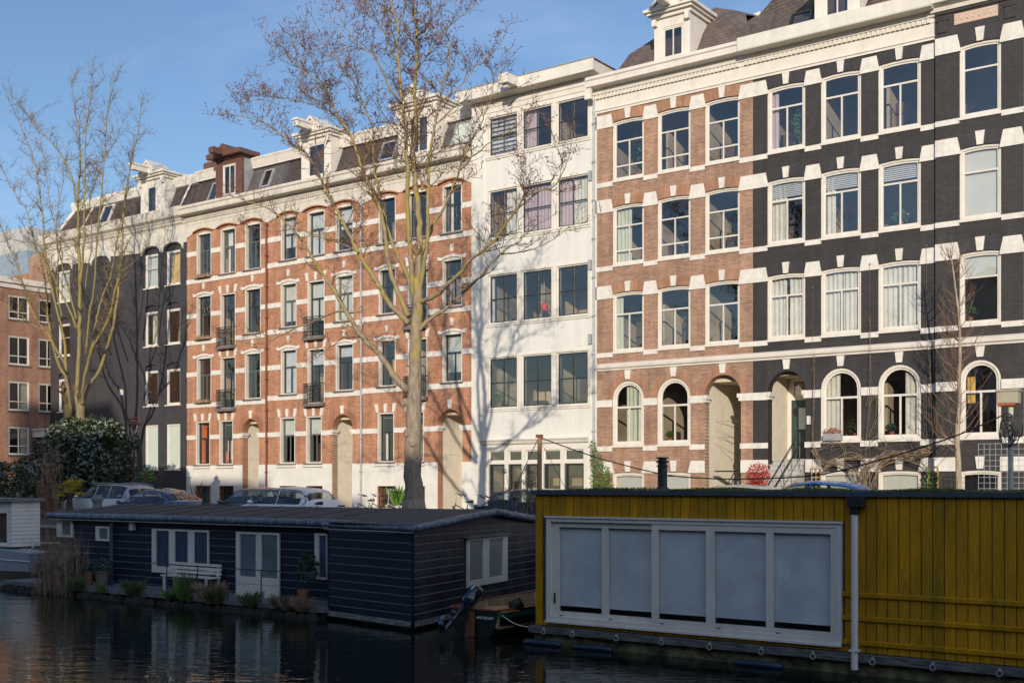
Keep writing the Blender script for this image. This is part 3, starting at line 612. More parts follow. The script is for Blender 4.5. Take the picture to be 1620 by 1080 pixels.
# ---------------------------------------------------------------- C B A: three orange brick houses
def orange_house(lab, X0, X1, cols, arch, curs, sty, seed, zs, door_niche=True):
    H = thing('canal_house', lab, 'house', ((X0 + X1) / 2, 40, 0), 'houses across the canal')
    S4, S3, S2 = zs
    ops = []; A = (arch[1] - arch[0]) / 2
    for j, (a, b) in enumerate(cols):
        ops.append(opening(a, b, S4, 14.88, .10))
        if j == 1: ops += [opening(a, b, 8.72, 11.45), opening(a, b, 5.50, 8.16)]
        else: ops += [opening(a, b, S3, 11.60, .11), opening(a, b, S2, 8.33, .11)]
    g = [(cols[0][0] - .07, cols[0][1] - .1), (cols[1][0] - .1, cols[1][1] - .2)]
    for a, b in g: ops += [opening(a, b, 2.6, 4.88), opening(a + .02, b + .1, .5, 1.5)]
    ops.append(opening(arch[0], arch[1], .02, 4.89, A))
    wall(H, X0, X1, 0, 16.0, ops, m_orange)
    st = PC(H, m_stone, 'stone_band'); vo = PC(H, m_orangev, 'brick_arch'); row = lambda cs, z0, z1, t=.03: [st.box(a, b, 40 - t, 40, z0, z1) for a, b in segs(cs, X0, X1)]
    row(cols, 13.67, 13.92); row(cols, 10.38, 10.62); row(cols, 7.28, 7.52); row(g + [arch], 3.94, 4.17)
    for S, fr_ in ((S4, None), (S3, cols[1]), (S2, cols[1])):
        for a, b in segs([c for k, c in enumerate(cols) if not (fr_ and k != 1) or S == S4] if False else ([fr_] if fr_ else []), X0, X1): st.box(a, b, 39.965, 40, S - .27, S - .03)
    for a, b in cols:
        for zt in ([14.88] if (a, b) == cols[1] else [14.88, 11.60, 8.33]):
            w = b - a
            if zt < 14: 
                ring(a - .03, b + .03, zt + .01, .11, .11, 39.95, 40.0, st, ext=.05)
                for s, X in ((-1, a), (1, b)): st.prism([(X - s * .02, zt - .10), (X + s * .22, zt - .10), (X + s * .23, zt + .07), (X + s * .02, zt + .02)][::s], 39.93, 40.0)
                trap(st, (a + b) / 2, .13, .18, zt + .26, zt + .58, 39.95, 40)
            else: ring(a - .12, b + .12, zt + .13, .12, .06, 39.86, 40.0, vo, ext=.03)
    for (a, b), zt in [(cols[1], 11.45), (cols[1], 8.16)] + [(c, 4.88) for c in g]:
        for k, dx in enumerate((-(b - a) / 2 + .02, 0, (b - a) / 2 - .02)):
            xc = (a + b) / 2 + dx; sh = (-.07, 0, .07)[k]
            st.prism([(xc - .07, zt + .02), (xc + .07, zt + .02), (xc + .1 + sh, zt + .42), (xc - .1 + sh, zt + .42)], 39.955, 40)
    trap(st, (arch[0] + arch[1]) / 2, .17, .24, 4.93, 5.33, 39.95, 40)
    for X, s in ((arch[0], 1), (arch[1], -1)): st.box(min(X, X + s * .1), max(X, X + s * .1), 39.9, 40.35, 4.05, 4.2).box(min(X - s * .16, X + s * .05), max(X - s * .16, X + s * .05), 39.92, 40.3, 3.95, 4.05)
    st.build('stone_bands', m_stone, H)
    ring(arch[0], arch[1], 4.89, A, .3, 39.985, 40.0, vo); vo.build('brick_arches', m_orangev, H)
    pl = MB(); n = []
    for a, b in g: n.append(opening(a + .02, b + .1, .5, 1.5))
    n.append([(arch[0], .005), (arch[1], .005), (arch[1], 2.6), (arch[0], 2.6)])
    sg = segs([arch], X0, X1)
    for a, b in sg: pl.plate([(a, 0), (b, 0), (b, 2.56), (a, 2.56)], [q for q in n[:2] if a < q[0][0] < b], 39.955, 39.999)
    pl.build('plinth', m_plaster, H)
    sl = MB()
    for a, b in g: sl.box(a - .12, b + .12, 39.86, 39.955, 2.42, 2.52)
    sl.build('plinth_ledge', m_plaster, H)
    for a, b in g:
        gr = MB()
        for k in range(9): x = a + .06 + (b + .06 - a - .04) * k / 8; gr.box(x, x + .012, 40.05, 40.07, .5, 1.5)
        for z in (.8, 1.1, 1.35): gr.box(a + .02, b + .1, 40.05, 40.07, z, z + .015)
        gr.build('cellar_grille', m_iron, H)
    MB().box(g[0][0], g[1][1] + .2, 40.3, 40.36, .3, 1.7).build('cellar_glass', m_furn, H)
    # frieze with scalloped lower edge and cornice
    tp = 15.35; pts = [(X1, tp), (X0, tp), (X0, 14.68)]
    for a, b in cols:
        w = b - a + .24; r, zc = circ(w, 0, .14); zc += 15.04
        for i in range(11): x = a - .12 + w * i / 10; pts.append((x, max(14.68, zc + math.sqrt(max(0, r * r - (x - (a + b) / 2) ** 2)))))
    pts.append((X1, 14.68))
    mb = MB(); mb.prism(pts, 39.94, 40.0); mb.box(X0, X1, 39.92, 40.2, tp, 15.52)
    dentils(mb, X0, X1, 15.52, 15.62, 39.84, 39.94, .15, .08)
    mb.prof([(40.2, 15.52), (39.93, 15.52), (39.93, 15.63), (39.86, 15.64), (39.82, 15.80), (39.44, 15.83), (39.42, 15.9), (39.42, 16.08), (39.36, 16.12), (39.36, 16.25), (40.2, 16.25)], X0, X1)
    mb.build('cornice', m_corn, H)
    for j, (a, b) in enumerate(cols):
        win(H, a, b, S4, 14.88, .10, sty[0], curs.get((0, j), ()))
        if j == 1:
            for k, (zb, zt) in enumerate(((8.72, 11.45), (5.5, 8.16))):
                win(H, a, b, zb, zt, 0, 'french', curs.get((k + 1, j), ()), name='balcony_door'); railing(H, a - .02, b + .02, zb, zb + .95)
        else:
            win(H, a, b, S3, 11.60, .11, sty[1], curs.get((1, j), ())); win(H, a, b, S2, 8.33, .11, sty[2], curs.get((2, j), ()))
    for j, (a, b) in enumerate(g): win(H, a, b, 2.6, 4.88, 0, sty[3], curs.get((3, j), ()))
    rooms(H, X0 + .02, X1 - .02, [.2, 2.2, 5.3, 8.55, 11.9], seed=seed, top=15.4) if False else None
    ax0, ax1 = arch[0] - .15, arch[1] + .15
    segx = [(X0 + .02, ax0), (ax1, X1 - .02)]
    for a, b in segx:
        if b - a > 1: rooms(H, a, b, [.2, 2.2], seed=seed, top=5.0)
    rooms(H, X0 + .02, X1 - .02, [5.02, 5.3, 8.55, 11.9], seed=seed + 1, top=15.4)
    porch(H, arch[0], arch[1], 1.5, m_cream, zt=5.0, door=False)
    MB().box(arch[0], arch[0] + .02, 40.36, 41.84, 2.92, 2.97).build('niche_ledge', m_cream, H)
    side_shell(H, m_orange, X0, X1, 16.1)
    return H
def attic(H, X0, X1, parts):
    for a, b, mt in parts: mansard(H, a, b, 16.25, 17.9, mt)
    MB().prof([(40.6, 17.82), (40.66, 17.82), (40.66, 17.9), (40.55, 18.22), (40.5, 18.3), (40.5, 18.36), (48, 18.4), (48, 18.0), (40.8, 17.82)], X0, X1).build('roof_edge', m_white, H)
cC = [(-50.26, -49.08), (-48.33, -47.16), (-46.44, -45.24)]
cB = [(-43.78, -42.65), (-41.88, -40.70), (-39.96, -38.79)]
cA = [(-37.17, -36.11), (-35.37, -34.21), (-33.32, -32.20)]
HC = orange_house('orange brick house next to the dark grey one with a brown roof dormer', -51.05, -44.75, cC, (-46.60, -45.36),
    {(0, 1): (('c', .1, .5),), (3, 0): (('o', .05, .4),), (3, 1): (('o', 0, .9, 0, .3), ('c', .2, .8, .1, .55))}, ['grey', 'dark', 'grey', 'dark'], 20, (12.48, 9.23, 5.90))
attic(HC, -51.05, -44.75, [(-51.05, -49.75, m_tile), (-49.75, -44.75, m_slate)])
HB = orange_house('orange brick house with the white dormer, middle one of the three brick fronts', -44.75, -38.17, cB, (-40.17, -38.83),
    {(0, 0): (('B', 0, 1, .3, 1),), (0, 1): (('B',),), (0, 2): (('B', 0, 1, .5, 1),), (1, 0): (('b', 0, 1, .14, 1),), (1, 1): (('b', 0, 1, .3, 1),), (1, 2): (('b',),),
     (2, 0): (('B',),), (2, 1): (('B', 0, 1, .72, .95),), (2, 2): (('B', 0, 1, .72, .9),), (3, 0): (('b', 0, 1, .62, .98),), (3, 1): (('b', 0, 1, .62, .98),)}, ['dark', 'grey', 'dark', 'grey'], 30, (12.66, 9.33, 6.02))
attic(HB, -44.75, -38.17, [(-44.75, -43.9, m_slate), (-43.9, -38.17, m_tile)])
HA = orange_house('orange brick house right behind the big tree trunk, touching the white house', -38.17, -31.64, cA, (-33.58, -32.18),
    {(0, 2): (('c', .1, .3), ('c', .7, .95)), (1, 0): (('c', .6, .9, .2, .7),), (1, 2): (('p', .1, .9, .1, .5),), (2, 0): (('y', .5, .9, .3, .6),), (2, 2): (('b', 0, 1, .2, 1),), (3, 0): (('c', .1, .35, 0, .6),)}, ['dark', 'dark', 'dark', 'dark'], 40, (12.68, 9.42, 6.09))
attic(HA, -38.17, -31.64, [(-38.17, -36.6, m_tile), (-36.6, -33.4, m_slate), (-33.4, -31.64, m_slate)])
drainpipe(HC, -44.72, 0, 14.7, m_pipeb); drainpipe(HB, -38.2, 0, 15.2, m_zinc)
D = dormer(HC, -48.65, -46.6, 16.4, 18.35, m_brownwood, 2, (-48.1, -47.1, 16.5, 18.1), y=39.95, crown=False, label='brown painted hoist dormer with a wide overhanging hood')
MB().prism([(-48.95, 18.45), (-46.3, 18.45), (-46.3, 18.68), (-47.2, 18.74), (-47.7, 19.1), (-48.2, 18.74), (-48.95, 18.68)], 39.55, 40.9).build('hoist_hood', m_brownwood, D)
MB().box(-48.0, -47.6, 38.95, 39.55, 18.5, 18.8).build('hoist_beam', m_brownwood, D)
ca, cb_ = P(322, 0, 42.2).x, P(384, 0, 42.2).x; ch = MB().box(ca, cb_, 42.2, 42.9, 17.5, 19.4)
CH = ch.build('chimney', m_brownwood, HC); mb = MB()
for k in range(11): MB().lathe((ca + .15 + (cb_ - ca - .3) * k / 10, 42.4 + (k % 2) * .3, 19.4), [(.06, 0), (.065, .08), (.05, .1), (.045, .3 + .1 * (k % 3 == 0)), (.08, .32 + .1 * (k % 3 == 0))], 8).build('chimney_pot', m_terra, CH)
skylight(HC, -49.6, -48.85, 16.45, 17.55, 16.25); skylight(HC, -45.55, -44.85, 16.6, 17.6, 16.25)
dormer(HB, -42.25, -40.22, 16.4, 18.3, m_white, 1, (-41.85, -40.6, 16.45, 18.1), y=39.95, label='white crested dormer with blue window left of the big tree')
dormer(HA, -35.9, -33.6, 16.4, 18.5, m_white, 2, (-35.3, -34.1, 16.5, 18.2), y=39.95, beam=None, label='white crested dormer partly behind the tree limbs')
skylight(HA, -33.0, -31.95, 16.6, 17.72, 16.25, blind=True)
skylight(HA, -37.4, -36.4, 16.6, 17.6, 16.25)
# ---------------------------------------------------------------- L: dark grey corner house
H = thing('canal_house', 'dark grey painted corner house with narrow white windows and white scalloped cornice', 'house', (-57.4, 40, 0), 'houses across the canal')
lc = [(-63.02, -61.83), (-54.70, -53.53), (-52.82, -51.63)]; blind_ = (-59.4, -58.1)
zl = [(12.35, 14.2), (9.15, 11.05), (5.87, 7.8)]
ops = []
for zb, zt in zl:
    for c in lc: ops.append(opening(c[0], c[1], zb, zt + .36, .14))
ops += [opening(a, b, 2.38, 4.84) for a, b in lc[1:]]
wall(H, -63.83, -51.05, 0, 16.0, ops, m_darkp)
ni = MB()
for zb, zt in zl: ring(blind_[0], blind_[1], zt + .5, .2, .05, 39.97, 40, ni)
ni.box(blind_[0], blind_[0] + .03, 39.985, 40, 3, 8).build('blind_arch_trim', m_darkp, H)
for k, (zb, zt) in enumerate(zl):
    for j, c in enumerate(lc):
        MB().prism([(c[0] + .01, zt), (c[1] - .01, zt), (c[1] - .01, zt + .16)] + [(c[0] + .01 + (1.17) * (10 - i) / 10, zt + .21 + .13 * math.sin(math.pi * (10 - i) / 10)) for i in range(11)], 40.1, 40.3).build('arch_infill', m_darkp, H)
        win(H, c[0], c[1], zb, zt, 0, 'leftbar' if (j == 0 or (k == 0 and j == 1)) else 'left', {(0, 1): (('b',),), (0, 2): (('y', .05, .8),), (0, 0): (('b',),), (1, 1): (('g', .3, .7),)}.get((k, j), ()))
for c in lc[1:]: win(H, c[0], c[1], 2.38, 4.84, 0, 'frost')
rooms(H, -63.7, -51.1, [.3, 2.0, 5.4, 8.7, 11.9], seed=50, top=15.6)
side_shell(H, m_darkp, -63.83, -51.05, 16.1)
pts = [(-51.05, 15.5), (-64.1, 15.5), (-64.1, 14.35)]
for a, b in sorted(lc + [blind_]):
    w = b - a + .5; pts += [(a - .32, 14.35), (a - .27, 14.2), (a - .2, 14.35)]
    for i in range(11): x = a - .15 + (b - a + .3) * i / 10; pts.append((x, 14.42 + .22 * math.sin(math.pi * i / 10) ** .55))
    pts += [(b + .2, 14.35), (b + .27, 14.2), (b + .32, 14.5)]
pts.append((-51.05, 14.5))
mb = MB().prism(pts, 39.93, 40.0); dentils(mb, -64, -51.05, 15.55, 15.68, 39.8, 39.95, .16, .09); mb.box(-64.1, -51.05, 39.9, 40.2, 15.5, 15.7)
mb.prof([(40.2, 15.7), (39.8, 15.7), (39.74, 15.8), (39.55, 15.9), (39.5, 16.1), (39.45, 16.36), (40.2, 16.36)], -64.3, -51.05)
mb.build('cornice', m_corn, H)
y1 = 40.12 + 1.55 * .42
MB().add([(-63.6, 40.15, 16.3), (-51.05, 40.12, 16.3), (-51.05, y1, 17.85), (-62.3, y1, 17.85), (-63.6, 50, 16.3), (-62.3, 50, 17.85)], [(0, 1, 2, 3), (0, 3, 5, 4)]).build('roof', m_tile, H)
MB().prof([(40.72, 17.75), (40.6, 17.8), (40.5, 18.15), (40.5, 18.3), (50, 18.34), (50, 17.8)], -62.5, -51.05).tube([(-63.62, 40.1, 16.3), (-62.35, 40.72, 17.9)], .12, 6).tube([(-60.9, 40.1, 16.4), (-60.5, 40.72, 17.9)], .05, 5).build('roof_edge', m_white, H)
dormer(H, -55.0, -52.9, 16.4, 18.25, m_white, 1, (-54.5, -53.62, 16.46, 17.98), y=39.95, label='white crested dormer on the dark grey house')
skylight(H, -59.3, -58.3, 16.5, 17.7, 16.3, m=m_white)
MB().tube([(-51.9, 40.1, 16.35), (-51.5, 40.65, 17.9)], .06, 6).build('roof_pipe', m_white, H)
MB().box(-65.2, -61.5, 38.9, 40, 4.35, 4.75).box(-65.3, -61.4, 38.8, 40, 4.75, 4.85).build('porch_roof', m_white, H)
MB().box(-65.0, -61.8, 39.1, 40, 0, 4.35).build('porch_block', m_darkp, H)
MB().box(-56.9, -56.65, 39.93, 40.0, 6.6, 6.9).build('vent_grille', m_white, H)
# ---------------------------------------------------------------- brick apartment block at the left, its front faces the side street
H = thing('apartment_block', 'pinkish brick apartment block with white double windows at the left edge', 'building', (-63.95, 35, 0))
XF = -63.95
fn = lambda a, dd, b: (XF - dd, a, b)
ops = []; bw = [(39.02, 40.3), (36.6, 37.85), (34.2, 35.45), (31.8, 33.05)]
bw = [(39.28, 40.5), (37.38, 38.7), (35.1, 36.4), (32.9, 34.2)]; bz = [(11.2, 12.6), (8.55, 10.24), (5.88, 7.59), (3.3, 4.93)]
ops = [[(a, c), (b, c), (b, d), (a, d)] for a, b in bw for c, d in bz]
MB().plate([(28, 0), (42, 0), (42, 13.0), (28, 13.0)], ops, 0, .3, fn=fn).build('wall', m_apt, H, org=(0, 0, 0))
MB().box(-78, XF - .3, 41.7, 42, 0, 13).box(-78, XF - .3, 28, 28.3, 0, 13).box(-78.3, -78, 28, 42, 0, 13).box(-69, -68.9, 28.3, 41.7, 0, 13).build('rear_wall', m_apt, H)
fl = MB()
for z in (2.9, 5.5, 8.2, 10.9): fl.box(-69, XF - .3, 28.3, 41.7, z - .3, z)
fl.build('floor_slabs', m_room, H)
MB().box(-78.4, XF + .08, 27.9, 42.1, 13.0, 13.28).box(-78.5, XF + .2, 27.8, 42.2, 13.28, 13.6).build('roof_edge', m_white, H)
wh = None
for a, b in bw:
    for c, d in bz:
        w, h = b - a, d - c; rows = [(0, .30, 2), (.30, 1, 2)]
        key = (round(w, 2), round(h, 2))
        fm = MB().plate(outline(w, h), [outline(w, h, 0, .05)], .02, .12)
        o = place('window', fm.mesh('window_frame', m_white), Vector((XF, a, c)) - WL[H.name], H); o.rotation_euler = (0, 0, math.pi / 2)
        place('sash', MB().plate(outline(w, h, 0, .05), panes(w, h, 0, .05, .05, rows), .04, .10).mesh('sash', m_white), (0, 0, 0), o)
        place('pane', MB().plate(outline(w, h, 0, .07), [], .06, .075).mesh('pane', m_glass), (0, 0, 0), o)
        place('sill', MB().box(-.05, w + .05, -.07, .1, -.08, 0).mesh('sill', m_sill), (0, 0, 0), o)
        if rnd() < .45: place('curtain', MB().box(w * .55, w - .07, .16, .18, .1, h - .05).mesh('curtain', m_curt), (0, 0, 0), o)
# a grey roofed building farther off
H = thing('distant_building', 'distant pale building with grey-blue roof and brick chimney above the apartment block', 'building', (-92, 62, 0))
a, b, c, d = P(-60, 436, 60), P(46, 436, 60), P(42, 400, 63), P(-60, 400, 63); e, f = P(34, 392, 66), P(-60, 372, 66); a.z = b.z = P(20, 437, 60).z; c.z = d.z = P(20, 400, 63).z
MB().box(a.x, b.x, 60, 72, 0, b.z).build('wall', m_apt, H)
MB().add([a, (b.x, 60, a.z), (c.x, 63, c.z), (d.x, 63, c.z), (a.x, 72, a.z), (b.x, 72, a.z), (c.x, 69, c.z), (d.x, 69, c.z)], [(0, 1, 2, 3), (1, 5, 6, 2), (3, 2, 6, 7), (0, 3, 7, 4)]).build('roof', M('blue_grey_roof', (.25, .30, .33), .6, .15, 2), H)
MB().box(d.x, c.x - 1.5, 64, 68, c.z - .1, P(0, 380, 66).z).build('roof_room', M('pale_grey_render', (.40, .40, .38), .7, .1, 2), H)
g = P(46, 408, 58); h = P(79, 412, 58); MB().box(g.x, h.x, 58, 59.5, 0, g.z).box(g.x + .2, h.x - .3, 58.2, 59.3, g.z, g.z + .3).build('chimney', m_brown, H)
# ---------------------------------------------------------------- the near bank: houses behind the camera (seen in panes and water, and they shade the canal)
m_nb = [BR('near_brick_a', (.24, .12, .08), (.19, .09, .06), (.2, .17, .14)), BR('near_brick_b', (.16, .10, .08), (.13, .08, .06), (.15, .13, .1)), m_stone]
xs = -62; i = 0; rr = random.Random(3)
hts = [15.4, 16.2, 14.9, 15.8, 16.6, 15.2, 15.9, 15.0, 16.3, 15.5, 16.0, 15.2, 16.4, 15.6, 15.9, 16.2]
while xs < 44:
    w = 6.6; h = hts[i % len(hts)]; yb = -20.0
    h = 14.6 if xs + w / 2 < -27 else (18.5 if xs + w / 2 < -9 else 17.6) if xs + w / 2 < -3 else h - .75
    N = thing('near_bank_house', ['red brick house on the near bank, house %s', 'dark brick house on the near bank, house %s', 'pale house on the near bank, house %s'][i % 3].replace('%s', ['far along', 'beside the tall one', 'with flat roof'][i % 3]), 'house', (xs + w / 2, yb, 0), 'near bank houses behind the viewer')
    N['label'] = 'brick house of the near bank row behind the viewer'
    ops = []
    for fz in (2.2, 5.6, 9.0, 12.2):
        for k in range(3): ops.append([(xs + .7 + k * 2.0, fz), (xs + 1.9 + k * 2.0, fz), (xs + 1.9 + k * 2.0, fz + 2.1), (xs + .7 + k * 2.0, fz + 2.1)])
    MB().plate([(xs, 0), (xs + w, 0), (xs + w, h), (xs, h)], ops, yb, yb - .3).build('wall', m_nb[i % 3], N)
    MB().box(xs, xs + w, yb - 9, yb - 8.7, 0, h).box(xs, xs + w, yb - 8.7, yb - .3, h - .2, h).box(xs, xs + w, yb - .28, yb + .3, h, h + .3).build('roof', m_slate, N)
    fm = MB(); gl = MB()
    for q in ops:
        fm.plate(q, [[(q[0][0] + .1, q[0][1] + .1), (q[1][0] - .1, q[0][1] + .1), (q[1][0] - .1, q[2][1] - .1), (q[0][0] + .1, q[2][1] - .1)]], yb - .1, yb - .2); gl.box(q[0][0], q[1][0], yb - .24, yb - .2, q[0][1], q[2][1])
    fm.build('window_frames', m_white, N)['kind'] = 'stuff'; gl.build('panes', m_furn, N)['kind'] = 'stuff'
    xs += w; i += 1
TX = -23.5
N = thing('shadow_slab', 'unseen building slab added behind the viewer to shade the dark grey house', 'building', (TX + 4, -27, 0))
MB().prism([(TX, 0), (TX + 8.3, 0), (TX + 8.3, 23.4), (TX + 6.6, 25.9), (TX, 25.9)], -30.4, -29).build('wall', m_nb[0], N)  # unseen slab, added and shaped to throw shadow on the dark grey house
# ---------------------------------------------------------------- ground, street, quay, water
def struct(o, kind='structure'): o['kind'] = kind; return o
struct(MB().box(-400, 300, 25.34, 3000, -3, -.02).build('ground', m_pave))
struct(MB().box(-400, 300, 25.34, 31.5, -.02, .0).build('street', m_asph))
struct(MB().box(-63.9, 300, 31.5, 40.0, -.02, .12).box(-400, 300, 31.38, 31.5, -.02, .124).build('pavement', m_pave))
struct(MB().box(-400, 300, 24.9, 25.34, -4, -.05).build('quay_wall', m_quay))
struct(MB().box(-400, 300, 24.85, 25.38, -.05, .03).build('quay_kerb', M('quay_kerb_stone', (.25, .24, .22), .8, .2, 4)))
struct(MB().box(-400, 300, -60, .3, -4, -.0).build('near_bank_street', m_pave))
m, nt, b = newmat('canal_water'); b.inputs['Base Color'].default_value = (.006, .008, .006, 1); b.inputs['Roughness'].default_value = .015; b.inputs['IOR'].default_value = 1.45
b.inputs['Specular IOR Level'].default_value = .5
tc = nd(nt, 'ShaderNodeTexCoord'); last = None
for k, (sc_, st_, stg, dist, rot) in enumerate(((.5, (1.0, 2.6, 1), .35, .034, -.635), (2.0, (1.0, 3.4, 1), .50, .0135, -.60), (6, (1, 3.0, 1), .2, .004, -.66))):
    mq = nd(nt, 'ShaderNodeMapping'); mq.inputs['Rotation'].default_value = (0, 0, rot); lk(nt, tc, 'Object', mq, 0)
    mp = nd(nt, 'ShaderNodeMapping'); mp.inputs['Scale'].default_value = st_; lk(nt, mq, 0, mp, 0)
    n = nd(nt, 'ShaderNodeTexNoise', i_Scale=sc_, i_Detail=2.0, i_Roughness=.5, i_Distortion=.4); lk(nt, mp, 0, n, 'Vector')
    bp = nd(nt, 'ShaderNodeBump', i_Strength=stg, i_Distance=dist); lk(nt, n, 0, bp, 'Height')
    if last: lk(nt, last, 0, bp, 'Normal')
    last = bp
lk(nt, last, 0, b, 'Normal')
struct(MB().add([(-400, .2, WAT), (300, .2, WAT), (300, 25, WAT), (-400, 25, WAT)], [(0, 1, 2, 3)]).build('water', m))
# ---------------------------------------------------------------- yellow houseboat
def planks_mat(name, c1, c2, c3, pitch, axis='X', rough=.6, grain=(9, 9, .5), dirty=.5):
    m, nt, b = newmat(name); tc = nd(nt, 'ShaderNodeTexCoord'); sp = nd(nt, 'ShaderNodeSeparateXYZ'); lk(nt, tc, 'Object', sp, 0)
    mu = nd(nt, 'ShaderNodeMath', operation='MULTIPLY', i_1=1 / pitch); lk(nt, sp, axis, mu, 0)
    fl = nd(nt, 'ShaderNodeMath', operation='FLOOR'); lk(nt, mu, 0, fl, 0)
    wn = nd(nt, 'ShaderNodeTexWhiteNoise', noise_dimensions='1D'); lk(nt, fl, 0, wn, 'W')
    mx = nd(nt, 'ShaderNodeMixRGB'); lk(nt, wn, 0, mx, 0); mx.inputs[1].default_value = c4(c1); mx.inputs[2].default_value = c4(c2)
    mp = nd(nt, 'ShaderNodeMapping'); mp.inputs['Scale'].default_value = (2.0, 2.0, .5); lk(nt, tc, 'Object', mp, 0)
    n = nd(nt, 'ShaderNodeTexNoise', i_Scale=.9, i_Detail=8.0, i_Roughness=.7); lk(nt, mp, 0, n, 0)
    r = nd(nt, 'ShaderNodeMapRange', i_1=.42, i_2=.68, i_3=0.0, i_4=dirty); lk(nt, n, 0, r, 0)
    m2 = nd(nt, 'ShaderNodeMixRGB'); lk(nt, r, 0, m2, 0); lk(nt, mx, 0, m2, 1); m2.inputs[2].default_value = c4(c3)
    mg = nd(nt, 'ShaderNodeMapping'); mg.inputs['Scale'].default_value = grain; lk(nt, tc, 'Object', mg, 0)
    g = nd(nt, 'ShaderNodeTexNoise', i_Scale=6.0, i_Detail=5.0, i_Distortion=.5); lk(nt, mg, 0, g, 0)
    gr = nd(nt, 'ShaderNodeMapRange', i_1=.3, i_2=.7, i_3=.74, i_4=1.2); lk(nt, g, 0, gr, 0)
    vm = nd(nt, 'ShaderNodeVectorMath', operation='SCALE'); lk(nt, m2, 0, vm, 0); lk(nt, gr, 0, vm, 'Scale'); nt.links.new(vm.outputs[0], b.inputs['Base Color'])
    bp = nd(nt, 'ShaderNodeBump', i_Strength=.25, i_Distance=.004); lk(nt, g, 0, bp, 'Height'); lk(nt, bp, 0, b, 'Normal')
    b.inputs['Roughness'].default_value = rough; b.inputs['Specular IOR Level'].default_value = .22; return m
D0 = 18.0; X0 = P(847.5, 780, D0).x; X1 = 1.5; ZT = 1.40; ZB = -1.04; PW = .171
m_yel = planks_mat('ochre_stained_boards', (.60, .275, .006), (.43, .21, .006), (.19, .14, .008), PW, dirty=.8)
YB = thing('houseboat', 'yellow-ochre vertical boarded houseboat with long white sliding window', 'houseboat', (X0, D0, WAT))
Wx0, Wx1, Wz0, Wz1 = P(866, 0, D0).x, P(1333, 0, D0).x, -.975, 1.0
bd = MB(); x = X0
while x < X1:
    x2 = min(x + PW - .014, X1)
    for a, b in (((Wz1, ZT), (ZB, Wz0)) if (x2 > Wx0 and x < Wx1) else ((ZB, ZT),)): bd.prof([(D0, 0), (D0, 0)], 0, 0) if False else bd.plate([(x, a), (x2, a), (x2, b), (x, b)], [], D0 - .006 * rnd(), D0 + .025, back=False)
    x += PW
bd.build('cladding', m_yel, YB)
MB().box(X0, Wx0, D0 + .022, D0 + .1, ZB, ZT).box(Wx1, X1, D0 + .022, D0 + .1, ZB, ZT).box(Wx0, Wx1, D0 + .022, D0 + .1, Wz1, ZT).box(Wx0, Wx1, D0 + .022, D0 + .1, ZB, Wz0).box(X0, X0 + .05, D0 + .1, D0 + 5, ZB, ZT).box(X0, X1, D0 + 5, D0 + 5.1, ZB, ZT).box(X1 - .05, X1, D0 + .1, D0 + 5, ZB, ZT).build('rear_wall', m_furn, YB)
MB().box(X0, X1, D0 + .3, D0 + 4.9, ZB + .1, ZB + .15).box(X0 + .1, X1 - .1, D0 + 3.5, D0 + 3.6, ZB + .15, ZT - .1).build('room_walls', m_room, YB)
MB().box(X0 - .06, X1, D0 - .07, D0 + 5.1, ZT, ZT + .075).build('roof_edge', M('dark_blue_roof_edge', (.05, .065, .09), .45, .15, 4), YB)
bt = MB()
for z in (-.14, -.51, -.89): bt.prof([(D0 - .006, z - .03), (D0 - .045, z - .03), (D0 - .05, z + .03), (D0 - .006, z + .045)], Wx1 + .02, X1)
bt.build('batten', m_yel, YB)
frm = MB().plate([(Wx0, Wz0), (Wx1, Wz0), (Wx1, Wz1), (Wx0, Wz1)], [[(Wx0 + .09, Wz0 + .12), (Wx1 - .09, Wz0 + .12), (Wx1 - .09, Wz1 - .10), (Wx0 + .09, Wz1 - .10)]], D0 - .045, D0 + .10)
frm.box(Wx0 - .02, Wx1 + .02, D0 - .075, D0 - .045, Wz1 - .03, Wz1 + .005).box(Wx0, Wx1, D0 - .085, D0 - .045, Wz0, Wz0 + .04)
WF = frm.build('sliding_window', m_white, YB, org=(Wx0, D0, Wz0))
pc = [(883, 951), (961, 1030), (1042, 1118), (1131, 1213), (1224, 1315)]; px_ = [(P(a, 0, D0).x, P(b, 0, D0).x) for a, b in pc]; xm = (px_[1][1] + px_[2][0]) / 2
for k, grp in enumerate((px_[:2], px_[2:])):
    a0, b0 = (Wx0 + .09, xm + .03) if k == 0 else (xm - .05, Wx1 - .09); yy = D0 + (.05 if k == 0 else .0)
    zb, zt = Wz0 + .12, Wz1 - .10
    MB().plate([(a0, zb), (b0, zb), (b0, zt), (a0, zt)], [[(a, -.76), (b, -.76), (b, .80), (a, .80)] for a, b in grp], yy - .03, yy + .03).build('sash', m_white, WF)
    for a, b in grp:
        MB().add([(a - .01, yy, -.77), (b + .01, yy, -.77), (b + .01, yy, .81), (a - .01, yy, .81)], [(0, 1, 2, 3)]).build('pane', m_glassboat, WF)
        MB().box(a - .02, b + .02, yy + .05, yy + .055, -.665, .84).build('blind', M('pale_screen', (.66, .70, .69), .7, .10, 1.6), WF)
bl_ = MB(); 
for k, xx in enumerate((px_[0][0], px_[1][0], px_[2][0], px_[3][0], px_[4][0])): MB().box(xx + .05, xx + .12, D0 - .035, D0 - .028, -.84, -.825).build('vent_slot', m_iron, WF)
bl_.box(px_[0][0] - .10, px_[0][0] - .07, D0 + .0, D0 + .02, -.62, -.42); bl_.build('window_latch', m_iron, WF)
xp = (P(1346, 0, D0 - .1).x + P(1358, 0, D0 - .1).x) / 2
MB().lathe((xp, D0 - .1, 0), [(.055, -1.30), (.055, 1.18)], 12).box(xp - .075, xp + .075, D0 - .16, D0 - .02, -1.02, -.99).build('drainpipe', m_white, YB)
